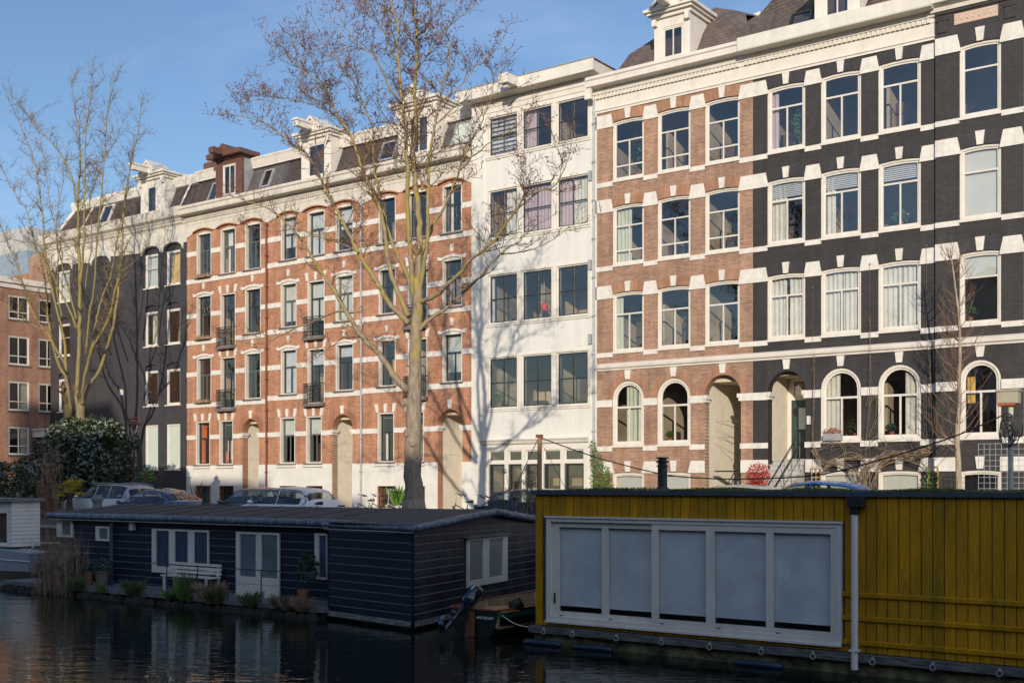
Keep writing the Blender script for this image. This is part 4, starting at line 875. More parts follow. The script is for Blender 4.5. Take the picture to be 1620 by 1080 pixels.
MB().box(xp - .09, xp + .16, D0 - .2, D0 - .02, 1.24, 1.40).box(xp - .06, xp + .06, D0 - .16, D0 - .04, 1.12, 1.24).build('downpipe_head', m_iron, YB)
m_wet = M('weathered_grey_beam', (.17, .17, .155), .8, .45, 5, bump=.4, stretch=(.6, 4, 6), c2=(.30, .30, .28), dirt=.6, dirtc=(.05, .06, .03))
MB().box(X0 - .1, X1, D0 - .10, D0 + .03, -1.18, -1.055).build('rubbing_beam', M('dark_wet_beam', (.07, .07, .065), .8, .5, 5, bump=.4, stretch=(.6, 4, 6), c2=(.20, .20, .19), dirt=.7, dirtc=(.03, .035, .02)), YB)
MB().box(X0 - .05, X1, D0 + .04, D0 + 5.0, -1.9, -1.05).build('hull', M('mossy_concrete_hull', (.10, .095, .05), .9, .6, 4, bump=.5, c2=(.22, .20, .10)), YB)
rg = MB()
for xx in [P(q, 0, D0).x for q in (866, 912, 981, 1052, 1128, 1210, 1291, 1385, 1480, 1585)]:
    rg.tube([(xx + .045 * math.cos(a), D0 - .14, -1.15 + .045 * math.sin(a)) for a in [j * math.pi / 5 for j in range(11)]], .008, 5); rg.box(xx - .02, xx + .02, D0 - .14, D0 - .11, -1.12, -1.07)
rg.build('mooring_rings', m_zinc, YB)
for k, q in enumerate((850, 930, 1194)):
    f = MB(); xx = P(q, 0, D0 - .3).x; f.tube([(xx - .42, D0 - .15, -1.36), (xx - .38, D0 - .15, -1.36), (xx + .38, D0 - .15, -1.36), (xx + .42, D0 - .15, -1.36)], [.03, .06, .06, .03], 10)
    tag(f.build('boat_fender', M('blue_fender', (.010, .022, .045), .4, .1, 4), smooth=True), ['blue fender under the left corner of the yellow houseboat', 'blue fender below the first panes of the yellow houseboat', 'blue fender below the fourth pane of the yellow houseboat'][k], 'fender', 'fenders of the yellow houseboat')
def flue(parent, p, h, r, mat, hood=.0, nm='flue'):
    mb = MB(); mb.lathe(p, [(r * 1.5, 0), (r * 1.35, .05), (r, .1), (r, h * .72), (r * 1.25, h * .73), (r * 1.25, h * .76), (r * .9, h * .77), (r * .9, h * .84), (r * 1.4, h * .86), (r * 1.4, h * .89), (r * .9, h * .9), (r * .9, h * .96), (r * 1.35, h * .97), (r * 1.35, h)], 14)
    return mb.build(nm, mat, parent, smooth=False)
flue(YB, P(1048, 777, 20.5) - Vector((0, 0, 0)), .68, .095, m_iron)
# roof moss and grass
rr = random.Random(8); mb = MB()
for k in range(15000):
    x = rr.uniform(X0, X1 - .1); y = D0 + rr.random() ** 1.6 * 4.8; h = rr.uniform(.02, .05) * (1 + .6 * math.sin(x * 3.1 + y)); a = rr.random() * 3.14; w = rr.uniform(.006, .014)
    c, s = math.cos(a) * w, math.sin(a) * w; dx, dy = rr.uniform(-.03, .03), rr.uniform(-.03, .03)
    mb.add([(x - c, y - s, ZT + .075), (x + c, y + s, ZT + .075), (x + dx, y + dy, ZT + .075 + h)], [(0, 1, 2)])
mb.box(X0, X1, D0 + .02, D0 + 4.9, ZT + .076, ZT + .085)
struct(mb.build('roof_moss', M('roof_moss', (.06, .085, .02), .9, .5, 3, c2=(.13, .14, .035))), 'stuff')
# ---------------------------------------------------------------- dark blue houseboat
DB = thing('houseboat', 'dark navy clapboard houseboat with grey lead roof edge and white windows', 'houseboat', (-24, 20, WAT))
m_navy = planks_mat('navy_weathered_boards', (.005, .009, .024), (.008, .013, .032), (.022, .027, .048), .2, 'Z', rough=.6, grain=(.6, .6, 12), dirty=.3)
m_navyend = planks_mat('dark_patchy_boards', (.016, .015, .022), (.026, .024, .030), (.11, .10, .105), .2, 'Z', rough=.38, grain=(.5, .5, 14), dirty=.55)  # end wall boards, lighter and greyer, with paler patches
m_edge = M('board_edge_highlight', (.10, .115, .15), .5, .2, 8)  # pale colour put in for sky light caught on the board edges
m_roofl = M('lead_roll', (.055, .08, .13), .45, .3, 5, bump=.5, bsc=14, c2=(.26, .30, .36), stretch=(5, 1, .6), sharp=(.42, .72))
m_felt = M('roofing_felt', (.05, .043, .043), .85, .25, 2.5, bump=.2, dirt=.4, dirtc=(.09, .08, .075))
def clap(A, B, z0, ztop, out, mat, name, p0_=.178):   # A, B ground points (x, y); out = outward unit; ztop(t)
    A = Vector((A[0], A[1])); B = Vector((B[0], B[1])); L = (B - A).length; mb = MB(); z = z0
    zmax = max(ztop(i / 20) for i in range(21))
    while z < zmax - .01:
        pitch = p0_ * ru(.93, 1.07)
        ts = [i / 80 for i in range(81) if ztop(i / 80) > z + .02]; 
        if not ts: break
        t0, t1 = ts[0], ts[-1]; z1 = min(z + pitch, zmax)
        for (ta, tb) in ((t0, t1),):
            for (o, zz) in (): pass
            pr = [(0, z), (.022, z), (.016, z + pitch - .028), (.004, z + pitch - .008), (0, z + pitch - .008)]
            pts = []
            for t in (ta, tb):
                for (o, zz) in pr: q = A.lerp(B, t) + Vector(out) * o; pts.append((q.x, q.y, min(zz, ztop(t) if zz > z else zz)))
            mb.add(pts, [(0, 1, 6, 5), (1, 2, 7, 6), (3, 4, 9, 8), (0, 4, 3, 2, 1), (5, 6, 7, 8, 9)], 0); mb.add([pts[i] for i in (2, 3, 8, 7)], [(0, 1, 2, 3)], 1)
        z += pitch
    n = 20; o = -.03
    q = [A.lerp(B, i / n) + Vector(out) * o for i in range(n + 1)]
    mb.add([(p.x, p.y, z0) for p in q] + [(p.x, p.y, ztop(i / n)) for i, p in enumerate(q)], [(i, i + 1, n + 2 + i, n + 1 + i) for i in range(n)], 0)
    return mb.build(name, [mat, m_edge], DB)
zb = -1.22; dl = 19.3
c1 = PZ(653, 986, -1.25); c0 = PZ(521, 968, -1.25); rp = P(775, 808, 21.6); e = (Vector((rp.x, 21.6)) - Vector((c1.x, c1.y))); c2 = Vector((c1.x, c1.y)) + e * 1.75
ZE, ZR = .66, .95; out_e = Vector((e.y, -e.x)).normalized(); lw = (Vector((c0.x, c0.y)) - Vector((c1.x, c1.y))); out_f = Vector((lw.y, -lw.x)).normalized(); 
if out_f.y > 0: out_f = -out_f
XL = P(95, 0, dl).x
tr_ = (1 / 1.75)
gab = lambda t: ZE + (ZR - ZE) * (t / tr_ if t < tr_ else max(0, 1 - (t - tr_) / (1 - tr_)))
clap((XL, dl), (c0.x + .2, dl), zb, lambda t: ZE, (0, -1), m_navy, 'long_wall')
clap(c0[:2], c1[:2], zb, lambda t: ZE, out_f, m_navy, 'front_wall')
clap(c1[:2], c2[:], zb, gab, out_e, m_navyend, 'end_wall')
clap((XL, dl + 5), (XL, dl), zb, lambda t: ZE, (-1, 0), m_navy, 'left_end_wall')
MB().add([(c0.x, c0.y, zb), (c0.x, dl, zb), (c0.x, dl, ZE), (c0.x, c0.y, ZE)], [(0, 1, 2, 3)]).tube([(c0.x, c0.y, zb), (c0.x, c0.y, ZE)], .03, 4).build('corner_board', m_navy, DB); MB().tube([(c1.x, c1.y, zb), (c1.x, c1.y, ZE)], .035, 4).build('corner_board', m_navy, DB)
# roofs
o1 = .14; E0 = Vector((c0.x, c0.y)) + out_f * o1 - e.normalized() * 0; E1 = Vector((c1.x, c1.y)) + out_f * o1 + out_e * o1; E2 = c2 + out_e * o1; ER = Vector((rp.x, rp.y)) + out_e * o1
RL = -46.0; XLo = XL - .25
mb = MB()
mb.add([(XLo, dl - .22, ZE + .10), (c0.x, dl - .22, ZE + .10), (E0.x, E0.y, ZE + .10), (E1.x, E1.y, ZE + .10), (ER.x, ER.y, ZR + .06), (XLo, 21.6, ZR + .04), (E2.x, E2.y, ZE + .1), (XLo, 24.3, ZE + .1), (c0.x, 21.6, ZR + .05)],
       [(0, 1, 8, 5), (1, 2, 3, 8), (3, 4, 8), (5, 8, 4, 6, 7)])
mb.build('roof', m_felt, DB)
le = MB(); rr = random.Random(2)
def roll(a, b, r, n):
    pts = []; rad = []
    for i in range(n + 1):
        p = Vector(a).lerp(Vector(b), i / n); pts.append(p + Vector((0, 0, rr.uniform(-.008, .008)))); rad.append(r * rr.uniform(.9, 1.08))
    le.tube(pts, rad, 10)
roll((XLo, dl - .22, ZE + .04), (c0.x + .4, dl - .22, ZE + .04), .085, 70); roll((E0.x - .25, E0.y + .22, ZE + .03), (E1.x, E1.y, ZE + .03), .065, 14)
roll((E1.x, E1.y, ZE + .03), (ER.x, ER.y, ZR + .0), .085, 12); roll((ER.x, ER.y, ZR), (E2.x, E2.y, ZE + .03), .085, 12)
le.build('lead_roof_edge', m_roofl, DB, smooth=True)
MB().box(XLo, c0.x, dl - .24, dl - .20, ZE - .075, ZE - .05).tube([(E0.x, E0.y, ZE - .05), (E1.x, E1.y, ZE - .05)], .014, 4).build('gutter_lip', m_zinc, DB)
sk = MB()
for a, b, oo in ((c0, c1, out_f), (c1, c2, out_e)):
    a_, b_ = Vector((a[0], a[1])) + oo * .05, Vector((b[0], b[1])) + oo * .05; sk.add([(a_.x, a_.y, zb - .1), (b_.x, b_.y, zb - .1), (b_.x, b_.y, zb + .01), (a_.x, a_.y, zb + .01), (a_.x - oo.x * .2, a_.y - oo.y * .2, zb + .01), (b_.x - oo.x * .2, b_.y - oo.y * .2, zb + .01), (a_.x - oo.x * .2, a_.y - oo.y * .2, zb - .1), (b_.x - oo.x * .2, b_.y - oo.y * .2, zb - .1)], [(0, 1, 2, 3), (3, 2, 5, 4), (0, 6, 7, 1)])
sk.build('base_board', m_wet, DB)
MB().add([(c0.x, c0.y + .15, -1.9), (c1.x - .1, c1.y + .15, -1.9), (c2.x - .1, c2.y, -1.9), (XL, dl + 5, -1.9), (XL, dl - .9, -1.9), (c0.x, dl - .9, -1.9)] + [(q[0], q[1], zb - .08) for q in ((c0.x, c0.y + .15), (c1.x - .1, c1.y + .15), (c2.x - .1, c2.y), (XL, dl + 5), (XL, dl - .9), (c0.x, dl - .9))],
         [(0, 1, 7, 6), (1, 2, 8, 7), (3, 4, 10, 9), (4, 5, 11, 10), (6, 7, 8, 9, 10, 11)]).build('hull', M('dark_wet_hull', (.02, .02, .018), .7, .4, 4), DB)
ZD = -1.15; MB().box(XL - 1.2, c0.x, dl - 1.0, dl, ZD - .1, ZD).build('deck', M('grey_deck_boards', (.13, .13, .135), .8, .3, 6, stretch=(.5, 8, 1)), DB)
MB().box(XL, c0.x, dl - .06, dl - .02, ZD, ZD + .05).build('deck_kerb', m_wet, DB)
ral = MB(); yr = dl - .85
xs_ = [P(q, 0, yr).x for q in (60, 118, 177, 221, 264, 312.6, 360, 413, 470)]
for x in xs_: ral.tube([(x, yr, ZD - .1), (x, yr, ZD + .74)], .014, 5)
ral.tube([(xs_[0], yr, ZD + .74), (c0.x, yr, ZD + .74)], .013, 5).tube([(xs_[0], yr, ZD + .40), (c0.x, yr, ZD + .40)], .005, 4)
ral.build('deck_railing', m_iron, DB)
def flatwin(parent, mapf, x0, x1, z0, z1, cols, name='window', fw=.06, low=0, blind=None, glass=None, mid=None, top=.05):
    # window applied on a wall: mapf(a, depth, b) gives points; cols = list of pane ranges
    holes = [[(a, z0 + fw + low), (b, z0 + fw + low), (b, z1 - top), (a, z1 - top)] for a, b in cols]
    F = MB().plate([(x0, z0), (x1, z0), (x1, z1), (x0, z1)], holes, -.07, -.028, fn=mapf).build(name, m_white, parent)
    MB().plate([(x0 + .02, z0 + .02), (x1 - .02, z0 + .02), (x1 - .02, z1 - .02), (x0 + .02, z1 - .02)], [], -.034, -.024, fn=mapf).build('window_back', blind or m_sashd, F)
    for a, b in cols: MB().plate([(a, z0 + fw + low), (b, z0 + fw + low), (b, z1 - top), (a, z1 - top)], [], -.048, -.0475, fn=mapf, back=False).build('pane', glass or m_glassboat, F)
    return F
fl_ = lambda a, dd, b: (a, dl + dd, b)
def PX(q): return P(q, 0, dl).x
def PZd(x, y): return P(x, y, dl).z
m_dkb = M('navy_curtain', (.035, .07, .13), .8, .5, 6, stretch=(6, 1, .3))
m_vb = M('slatted_blind', (.13, .18, .20), .6, .2, 2)
flatwin(DB, fl_, PX(243.5), PX(333), PZd(243, 904), PZd(333, 838.5), [(PX(250), PX(270.5)), (PX(279.5), PX(300.5)), (PX(310), PX(331))], blind=m_dkb, low=.10)
Dr = flatwin(DB, fl_, PX(376.5), PX(445), ZD, PZd(410, 841.5), [(PX(382.5), PX(408)), (PX(416.5), PX(442))], name='double_door', low=.42, blind=m_vb)
MB().tube([(PX(411), dl - .1, -.3), (PX(411), dl - .13, -.3), (PX(411), dl - .13, -.42)], .012, 5).build('door_handle', m_zinc, Dr)
flatwin(DB, fl_, PX(93), PX(118), PZd(105, 849), PZd(105, 823), [(PX(101), PX(115))], blind=m_vb)
flatwin(DB, fl_, PX(154.5), PX(176), PZd(165, 855), PZd(165, 832), [(PX(160), PX(173.5))], blind=m_vb)
flatwin(DB, fl_, PX(501), PX(520), PZd(510, 916), PZd(510, 843), [(PX(508), PX(519))], blind=m_dkb)
MB().box(PX(210), PX(216), dl - .12, dl - .02, PZd(213, 838), PZd(213, 826)).build('wall_lamp', m_frost, DB)
MB().tube([(PX(181.5), dl - .1, ZD), (PX(181.5), dl - .1, ZE)], .055, 8).build('downpipe', M('navy_pipe', (.03, .06, .12), .4, .2, 5), DB)
en = e.normalized(); A2 = Vector((c1.x, c1.y))
def epx(x):    # distance along the end wall of pixel column x
    lo, hi = 0, 12
    for _ in range(40):
        md = (lo + hi) / 2; q = A2 + en * md; u = -q.x; xc = -.805 * u + .5933 * q.y; yc = .5933 * u + .805 * q.y
        if 810 + FPX * xc / yc < x: lo = md
        else: hi = md
    return lo
def epz(s, y): q = A2 + en * s; yc = -.5933 * q.x + .805 * q.y; return EYE + (HZ - y) * yc / FPX
fe = lambda a, dd, b: ((A2 + en * a - out_e * dd).x, (A2 + en * a - out_e * dd).y, b)
s0, s1 = epx(735.5), epx(799); zt_ = epz(s0, 852); zb_ = epz(s0, 929)
ew = flatwin(DB, fe, s0, s1, zb_, zt_, [(epx(739), epx(760.5)), (epx(770), epx(791.5))], blind=M('beige_venetian', (.33, .34, .28), .6, .15, 30, stretch=(.1, .1, 4)), low=.08)
MB().plate([(s0 - .1, zt_ + .02), (s1 + .05, zt_ + .02), (s1 + .05, zt_ + .05), (s0 - .1, zt_ + .05)], [], -.16, 0, fn=fe).build('window_hood', m_wet, ew)
flue(DB, P(326, 799, 22.3), .55, .11, m_iron, nm='stove_flue'); 
MB().lathe(P(154, 805, 20.6), [(.13, 0), (.13, .22), (.17, .23), (.18, .32), (.12, .42)], 12).build('vent_pipe', m_wet, DB)
MB().lathe(P(540, 801, 22.4), [(.10, 0), (.10, .04)], 12).build('roof_vent', m_iron, DB)
sm = MB(); xx = XLo + .9
while xx < c0.x + 2.5:
    sm.tube([(xx, dl - .15, ZE + .112), (xx, 21.6, ZR + .052)], .012, 4); xx += 1.02
sm.build('felt_seam', M('felt_seam', (.05, .045, .045), .8, .3, 4), DB)
lf = MB()
for k in range(420):
    x = ru(XLo + .2, c0.x + 3.4); t_ = rnd() ** 1.3; y = dl - .1 + 1.6 * t_; z = ZE + .108 + (ZR - ZE - .06) * (y - dl + .22) / (21.6 - dl + .22) + .012; s = ru(.012, .035); a = rnd() * 6.3
    lf.add([(x, y, z), (x + s * math.cos(a), y + s * math.sin(a), z + .006), (x + s * math.cos(a + 1), y + s * math.sin(a + 1), z)], [(0, 1, 2)])
struct(lf.build('fallen_leaves', M('dead_leaf', (.16, .11, .06), .9, .5, 8)), 'stuff')
# white launch moored at the near bank, out of the picture below its lower edge; the long window mirrors it
ML = thing('white_launch', 'low white launch moored at the near bank under the viewer', 'boat', (P(1090, 0, 34).x, 2, WAT)); xa, xb = P(985, 0, 34).x, P(1230, 0, 34).x; h = MB(); R_ = []
for i in range(13):
    t = i / 12; w_ = .85 * (1 - max(0, .45 - t) ** 2 / .2025 * .98); x = xa + (xb - xa) * t; R_ += [(x, 2 - w_, -.72 + .12 * (1 - t)), (x, 2 - w_ * .75, -1.45), (x, 2 + w_ * .75, -1.45), (x, 2 + w_, -.72 + .12 * (1 - t))]
h.add(R_, [(4 * i + k, 4 * i + k + 1, 4 * i + 5 + k, 4 * i + 4 + k) for i in range(12) for k in range(3)] + [(4 * i, 4 * i + 4, 4 * i + 7, 4 * i + 3) for i in range(5)] + [(48, 49, 50, 51)]); h.build('hull', m_white, ML)
MB().add([(xa + 2.2, 1.4, -.62), (xa + 2.2, 2.6, -.62), (xa + 2.7, 2.5, -.28), (xa + 2.7, 1.5, -.28)], [(0, 1, 2, 3)]).build('windscreen', m_frost, ML)
# ---------------------------------------------------------------- pale boat at the left edge
SB = thing('white_houseboat', 'white boarded boat cabin with grey hull at the left edge', 'houseboat', (-46, 21, WAT))
dw = 21.3; xa, xb = P(-90, 0, dw).x, P(19, 0, dw).x; z0, z1 = -.48, P(30, 793, dw).z
mb = MB(); z = z0; wx0, wx1, wz0, wz1 = P(-40, 0, dw).x, P(13, 0, dw).x, P(5, 860, dw).z, P(5, 811, dw).z
while z < z1 - .05:
    for a, b in (((xa, wx0), (wx1, xb)) if z + .05 > wz0 and z < wz1 - .05 else ((xa, xb),)): mb.prof([(dw, z), (dw - .02, z), (dw - .005, z + .125), (dw, z + .125)], a, b)
    z += .13
for z in [z0 + .13 * k for k in range(12)]: mb.add([(xb + .02, dw - .02, z), (xb + .02, dw + 1, z), (xb + .005, dw + 1, z + .125), (xb + .005, dw - .02, z + .125)], [(0, 1, 2, 3)])
mb.build('cabin_wall', m_white, SB)
MB().box(wx0, wx1, dw + .02, dw + .06, wz0, wz1).build('window', m_glassboat, SB); MB().box(wx0 - .3, wx1 + .2, dw + .3, dw + .35, wz0 - .2, wz1 + .1).build('cabin_interior', m_furn, SB)
MB().plate([(wx0 - .08, wz0 - .08), (wx1 + .08, wz0 - .08), (wx1 + .08, wz1 + .08), (wx0 - .08, wz1 + .08)], [[(wx0, wz0), (wx1, wz0), (wx1, wz1), (wx0, wz1)]], dw - .05, dw + .05).build('window_frame', m_white, SB)
MB().box(xa, xb + .16, dw - .25, dw + 1.1, z1, z1 + .1).build('roof', m_wet, SB)
he = P(48, 0, 20.9).x
MB().add([(xa, 20.9, -1.35), (he - .1, 20.9, -1.2), (he, 20.9, -.62), (xa, 20.9, -.42), (xa, 21.9, -1.35), (he - .1, 21.9, -1.2), (he, 21.9, -.62), (xa, 21.9, -.42)], [(0, 1, 2, 3), (1, 5, 6, 2), (3, 2, 6, 7)]).build('hull', M('blue_grey_hull', (.23, .26, .30), .5, .1, 3), SB)
MB().tube([(xa, 20.88, -.86), (he, 20.88, -.88)], .02, 5).tube([(he - .3, 21, -.6), (he - .1, 21.2, -.3), (he + .9, 21.5, -.28), (he + 1.0, 21.5, -.6)], .02, 6).build('rubbing_strip', m_white, SB)
# ---------------------------------------------------------------- tender with outboard
TB = local(thing('motor_boat', 'small dark green open boat with tilted outboard between the two houseboats', 'boat', (0, 0, 0)))
cx, cy = -14.27, 18.08
def hs(t):   # half beam, keel height, at fraction t of the length
    return (.60 + .26 * math.sin(min(1, t * 2.2) * math.pi / 2)) * (1 - max(0, (t - .55) / .45) ** 2.4), -.86 + .12 * t * t
L_ = 4.6; hb = MB(); N_ = 16; ring_ = []
for i in range(N_ + 1):
    t = i / N_; w, zt = hs(t); y = cy + L_ * t; w = max(w, .01)
    ring_.append([(cx - w, y, zt), (cx - w * .96, y, zt - .16), (cx - w * .8, y, -1.3), (cx - w * .3, y, -1.6), (cx + w * .3, y, -1.6), (cx + w * .8, y, -1.3), (cx + w * .96, y, zt - .16), (cx + w, y, zt)])
vs = [p for r_ in ring_ for p in r_]; fs = []; ms = []
for i in range(N_):
    for k in range(7): fs.append((i * 8 + k, i * 8 + k + 1, i * 8 + 9 + k, i * 8 + 8 + k))
hb.add(vs, fs, 0); hb.add(ring_[0], [tuple(range(8))], 0)
hb.build('hull', M('dark_green_hull', (.012, .02, .018), .3, .2, 4, coat=.3), TB)
st_ = MB()
for s in (0, 7):
    pts = [r_[s] for r_ in ring_]; st_.tube([(p[0], p[1], p[2] + .01) for p in pts], .022, 6)
st_.tube([ring_[0][0], ring_[0][7]], .022, 6); st_.build('gunwale', M('red_brown_varnish', (.20, .055, .025), .4, .2, 6), TB)
gs = MB()
for s, sg in ((0, -1), (7, 1)):
    for i in range(N_): a, b = ring_[i][s], ring_[i + 1][s]; o = -sg * .012; gs.add([(a[0] - o, a[1], a[2] - .02), (b[0] - o, b[1], b[2] - .02), (b[0] - o, b[1], b[2] - .14), (a[0] - o, a[1], a[2] - .14)], [(0, 1, 2, 3)])
gs.build('green_strake', M('sea_green_stripe', (.02, .10, .09), .35, .2, 4), TB)
m_ply = M('inner_planking', (.34, .22, .12), .6, .2, 4, stretch=(1, 1, 6)); ii = MB()
for i in range(N_):
    for s, sg in ((0, -1), (7, 1)):
        a, b = ring_[i][s], ring_[i + 1][s]; ii.add([(a[0] - sg * .03, a[1], a[2]), (b[0] - sg * .03, b[1], b[2]), (b[0] - sg * .10, b[1], -1.2), (a[0] - sg * .10, a[1], -1.2)], [(0, 1, 2, 3)])
ii.box(cx - .6, cx + .6, cy + .05, cy + 3.2, -1.22, -1.18).box(cx - .58, cx + .6, cy + .02, cy + .06, -1.2, -.87); ii.build('lining', m_ply, TB)
rb = MB()
for i in range(1, N_, 2):
    for s, sg in ((0, -1), (7, 1)): a = ring_[i][s]; rb.tube([(a[0] - sg * .04, a[1], a[2]), (a[0] - sg * .11, a[1], -1.2)], .018, 4)
rb.build('ribs', M('pale_ribs', (.5, .42, .3), .5, .1, 5), TB)
MB().box(cx - .7, cx + .7, cy + 1.2, cy + 1.5, -1.0, -.96).box(cx - .05, cx + .72, cy + .05, cy + .95, -.90, -.87).build('thwart', M('orange_varnished_wood', (.45, .20, .08), .4, .15, 5), TB)
MB().box(cx - .17, cx + .02, cy - .06, cy, -1.4, -.95).box(cx - .05, cx + .08, cy - .08, cy - .06, -1.38, -.9).build('transom_pad', M('brown_transom_wood', (.17, .075, .03), .5, .25, 5), TB)
MB().box(cx - .50, cx - .42, cy - .015, cy, -1.0, -.93).build('registration_plate', m_white, TB)
def text(s, size, loc, rot, mat, name, parent, width=None):
    cu_ = bpy.data.curves.new(name, 'FONT'); cu_.body = s; cu_.size = size; cu_.extrude = .002; cu_.align_x = 'CENTER'
    t = bpy.data.objects.new(name, cu_); COL.objects.link(t); bpy.context.view_layer.update()
    me = bpy.data.meshes.new_from_object(t.evaluated_get(bpy.context.evaluated_depsgraph_get())); bpy.data.objects.remove(t)
    me.materials.clear(); me.materials.append(mat); o = place(name, me, loc, parent); o.rotation_euler = rot; return o
text('AMSTERDAM', .072, (cx + .29, cy - .012, -1.04), (math.pi / 2, 0, 0), M('lettering_white', (.85, .85, .82), .5, .02, 3), 'boat_lettering', TB)
m_ob = M('outboard_blue', (.006, .012, .026), .22, .15, 4, coat=.6)
ob = MB(); oc = Vector((cx - .12, cy - .02, -.72)); ax = Vector((-.10, -.78, -.62)).normalized(); up_ = Vector((0, -.62, .78))
top_ = oc - ax * .34
ob.tube([oc - ax * .40, oc - ax * .37, oc - ax * .25, oc - ax * .05, oc + ax * .05, oc + ax * .08], [.06, .13, .17, .165, .12, .05], 12)
OB = ob.build('outboard_motor', m_ob, TB, smooth=True)
lg = MB(); lg.tube([oc + ax * .05, oc + ax * .45, oc + ax * .78, oc + ax * .86], [.075, .055, .05, .035], 8); g_ = oc + ax * .80; lat = Vector((0, -.62, .78))
lg.tube([g_ - lat * .02 + Vector((0, .0, 0)), g_ + lat * .10, g_ + lat * .22], [.03, .055, .045], 8)
lg.add([g_ + lat * .0, g_ + ax * .14, g_ + ax * .12 + lat * .12, g_ + lat * .12], [(0, 1, 2, 3)]); lg.tube([oc + ax * .42 - lat * .07, oc + ax * .42 + lat * .16], [.05, .03], 6)
lg.build('outboard_leg', m_ob, OB, smooth=True)
pr_ = MB(); pc_ = g_ + lat * .24
for k in range(3):
    a = k * 2.09 + .4; d1 = ax * math.cos(a) + Vector((1, 0, 0)) * math.sin(a); d2 = ax * math.cos(a + .8) + Vector((1, 0, 0)) * math.sin(a + .8); pr_.add([pc_, pc_ + d1 * .10, pc_ + (d1 + d2) * .085 + lat * .02, pc_ + d2 * .09 + lat * .04], [(0, 1, 2, 3)])
pr_.build('propeller', M('propeller_blue', (.05, .12, .22), .3, .1, 4), OB)
bk = MB(); bk.box(cx - .20, cx - .04, cy - .12, cy + .06, -.98, -.78).tube([oc + Vector((.05, .1, -.02)), oc + Vector((.1, .45, .06)), oc + Vector((.12, .6, .07))], .02, 6).box(cx - .16, cx - .08, cy - .5, cy - .1, -1.1, -1.02); bk.build('motor_bracket', m_iron, OB)
MB().tube([oc - ax * .30 + lat * .155 + Vector((.03, 0, 0)), oc - ax * .18 + lat * .165 + Vector((.03, 0, 0))], .02, 6).build('motor_decal', m_frost, OB)
rp_ = MB(); a, b = Vector((cx + .45, cy + .1, -.84)), Vector((X0 - .02, D0 + .1, -1.1)); rp_.tube([a.lerp(b, t / 8) - Vector((0, 0, .12 * math.sin(math.pi * t / 8))) for t in range(9)], .009, 5)
tag(rp_.build('mooring_rope', m_cream), 'pale mooring rope from the small boat to the yellow houseboat', 'rope')
bg = MB(); bg.tube([(cx + .62, cy + .5, -.88), (cx + .62, cy + .52, -.78), (cx + .68, cy + .55, -.70), (cx + .75, cy + .6, -.84)], [.1, .13, .11, .06], 8)
tag(bg.build('dark_bag', m_iron, smooth=True), 'black bag lying on the stern corner of the small boat', 'bag')
# ---------------------------------------------------------------- bench and pots on the deck
BE = thing('garden_bench', 'white slatted garden bench against the navy houseboat wall', 'bench', (PX(320), dl - .4, ZD))
bx0, bx1 = PX(282), PX(357); by = dl - .12
for z in (.50, .60, .70): MB().box(bx0, bx1, by - .02 - .02, by, ZD + z - .03, ZD + z + .04).build('back_slat', m_white, BE)
s_ = MB()
for k in range(3): s_.box(bx0 - .03, bx1 + .03, by - .42 + k * .13, by - .32 + k * .13, ZD + .40, ZD + .43)
s_.build('seat', m_white, BE)
for x in (bx0 + .08, bx1 - .13):
    MB().box(x, x + .05, by - .42, by - .36, ZD, ZD + .40).build('leg', m_white, BE); MB().box(x, x + .05, by - .06, by, ZD, ZD + .74).build('leg', m_white, BE)
    MB().box(x - .02, x + .03, by - .42, by, ZD + .56, ZD + .6).build('armrest', m_white, BE)
rr = random.Random(31)
def leafy(mb, c, rad, n, size, flat=.5, up=0, shape=None, m=0):
    c = Vector(c)
    for k in range(n):
        while True:
            v = Vector((rr.uniform(-1, 1), rr.uniform(-1, 1), rr.uniform(-1, 1)))
            if v.length <= 1: break
        v = v * (v.length ** -.35 if v.length > .05 else 1); v = Vector((max(-1, min(1, v.x)), max(-1, min(1, v.y)), max(-1, min(1, v.z))))
        p = c + Vector((v.x * rad[0], v.y * rad[1], v.z * rad[2])); a = Vector((rr.gauss(0, 1), rr.gauss(0, 1), rr.gauss(0, .6) + up)).normalized(); b = a.orthogonal(); b = Matrix.Rotation(rr.random() * 6.28, 3, a) @ b.normalized()
        s = size * rr.uniform(.6, 1.3); w = s * .28; t = p + a * s; md = p + a * s * .5
        mb.add([p, md + b * w, t, md - b * w], [(0, 1, 2, 3)], m)
def tuft(c, n, h, spread, mat, lab, cat='plant', name='grass_tuft', w=.0075, group=None):
    n = int(n * .7)
    mb = MB(); c = Vector(c)
    for k in range(n):
        a = rr.random() * 6.28; s = rr.random() ** .6 * spread; hh = h * rr.uniform(.5, 1.1); b = c + Vector((math.cos(a) * s * .4, math.sin(a) * s * .3, 0)); tip = b + Vector((math.cos(a) * s, math.sin(a) * s * .8, hh * .85)); md = b.lerp(tip, .55) + Vector((0, 0, hh * .18))
        q = Vector((-math.sin(a), math.cos(a), 0)) * w; mb.add([b - q, b + q, md + q * .8, tip, md - q * .8], [(0, 1, 2, 3, 4)])
    return tag(mb.build(name, mat), lab, cat, group)
def pot(x, y, z, r, h, lab, mat, leafmat, lr, n=300, ls=.07, cat='plant pot', lup=.3):
    t = thing('potted_plant', lab, cat, (x, y, z)); MB().lathe((x, y, z), [(r * .7, 0), (r, h), (r * 1.08, h), (r * 1.08, h + .03), (r * .9, h + .03), (r * .85, h - .02)], 14).build('pot', mat, t)
    mb = MB(); leafy(mb, (x, y, z + h + lr[2] * .8), lr, n, ls, up=lup); mb.build('leaves', leafmat, t); return t
m_leafd = M('dark_leaf', (.025, .05, .015), .5, .4, 5, c2=(.05, .09, .025)); m_leafg = M('fresh_leaf', (.07, .16, .02), .55, .4, 5, c2=(.14, .26, .04))
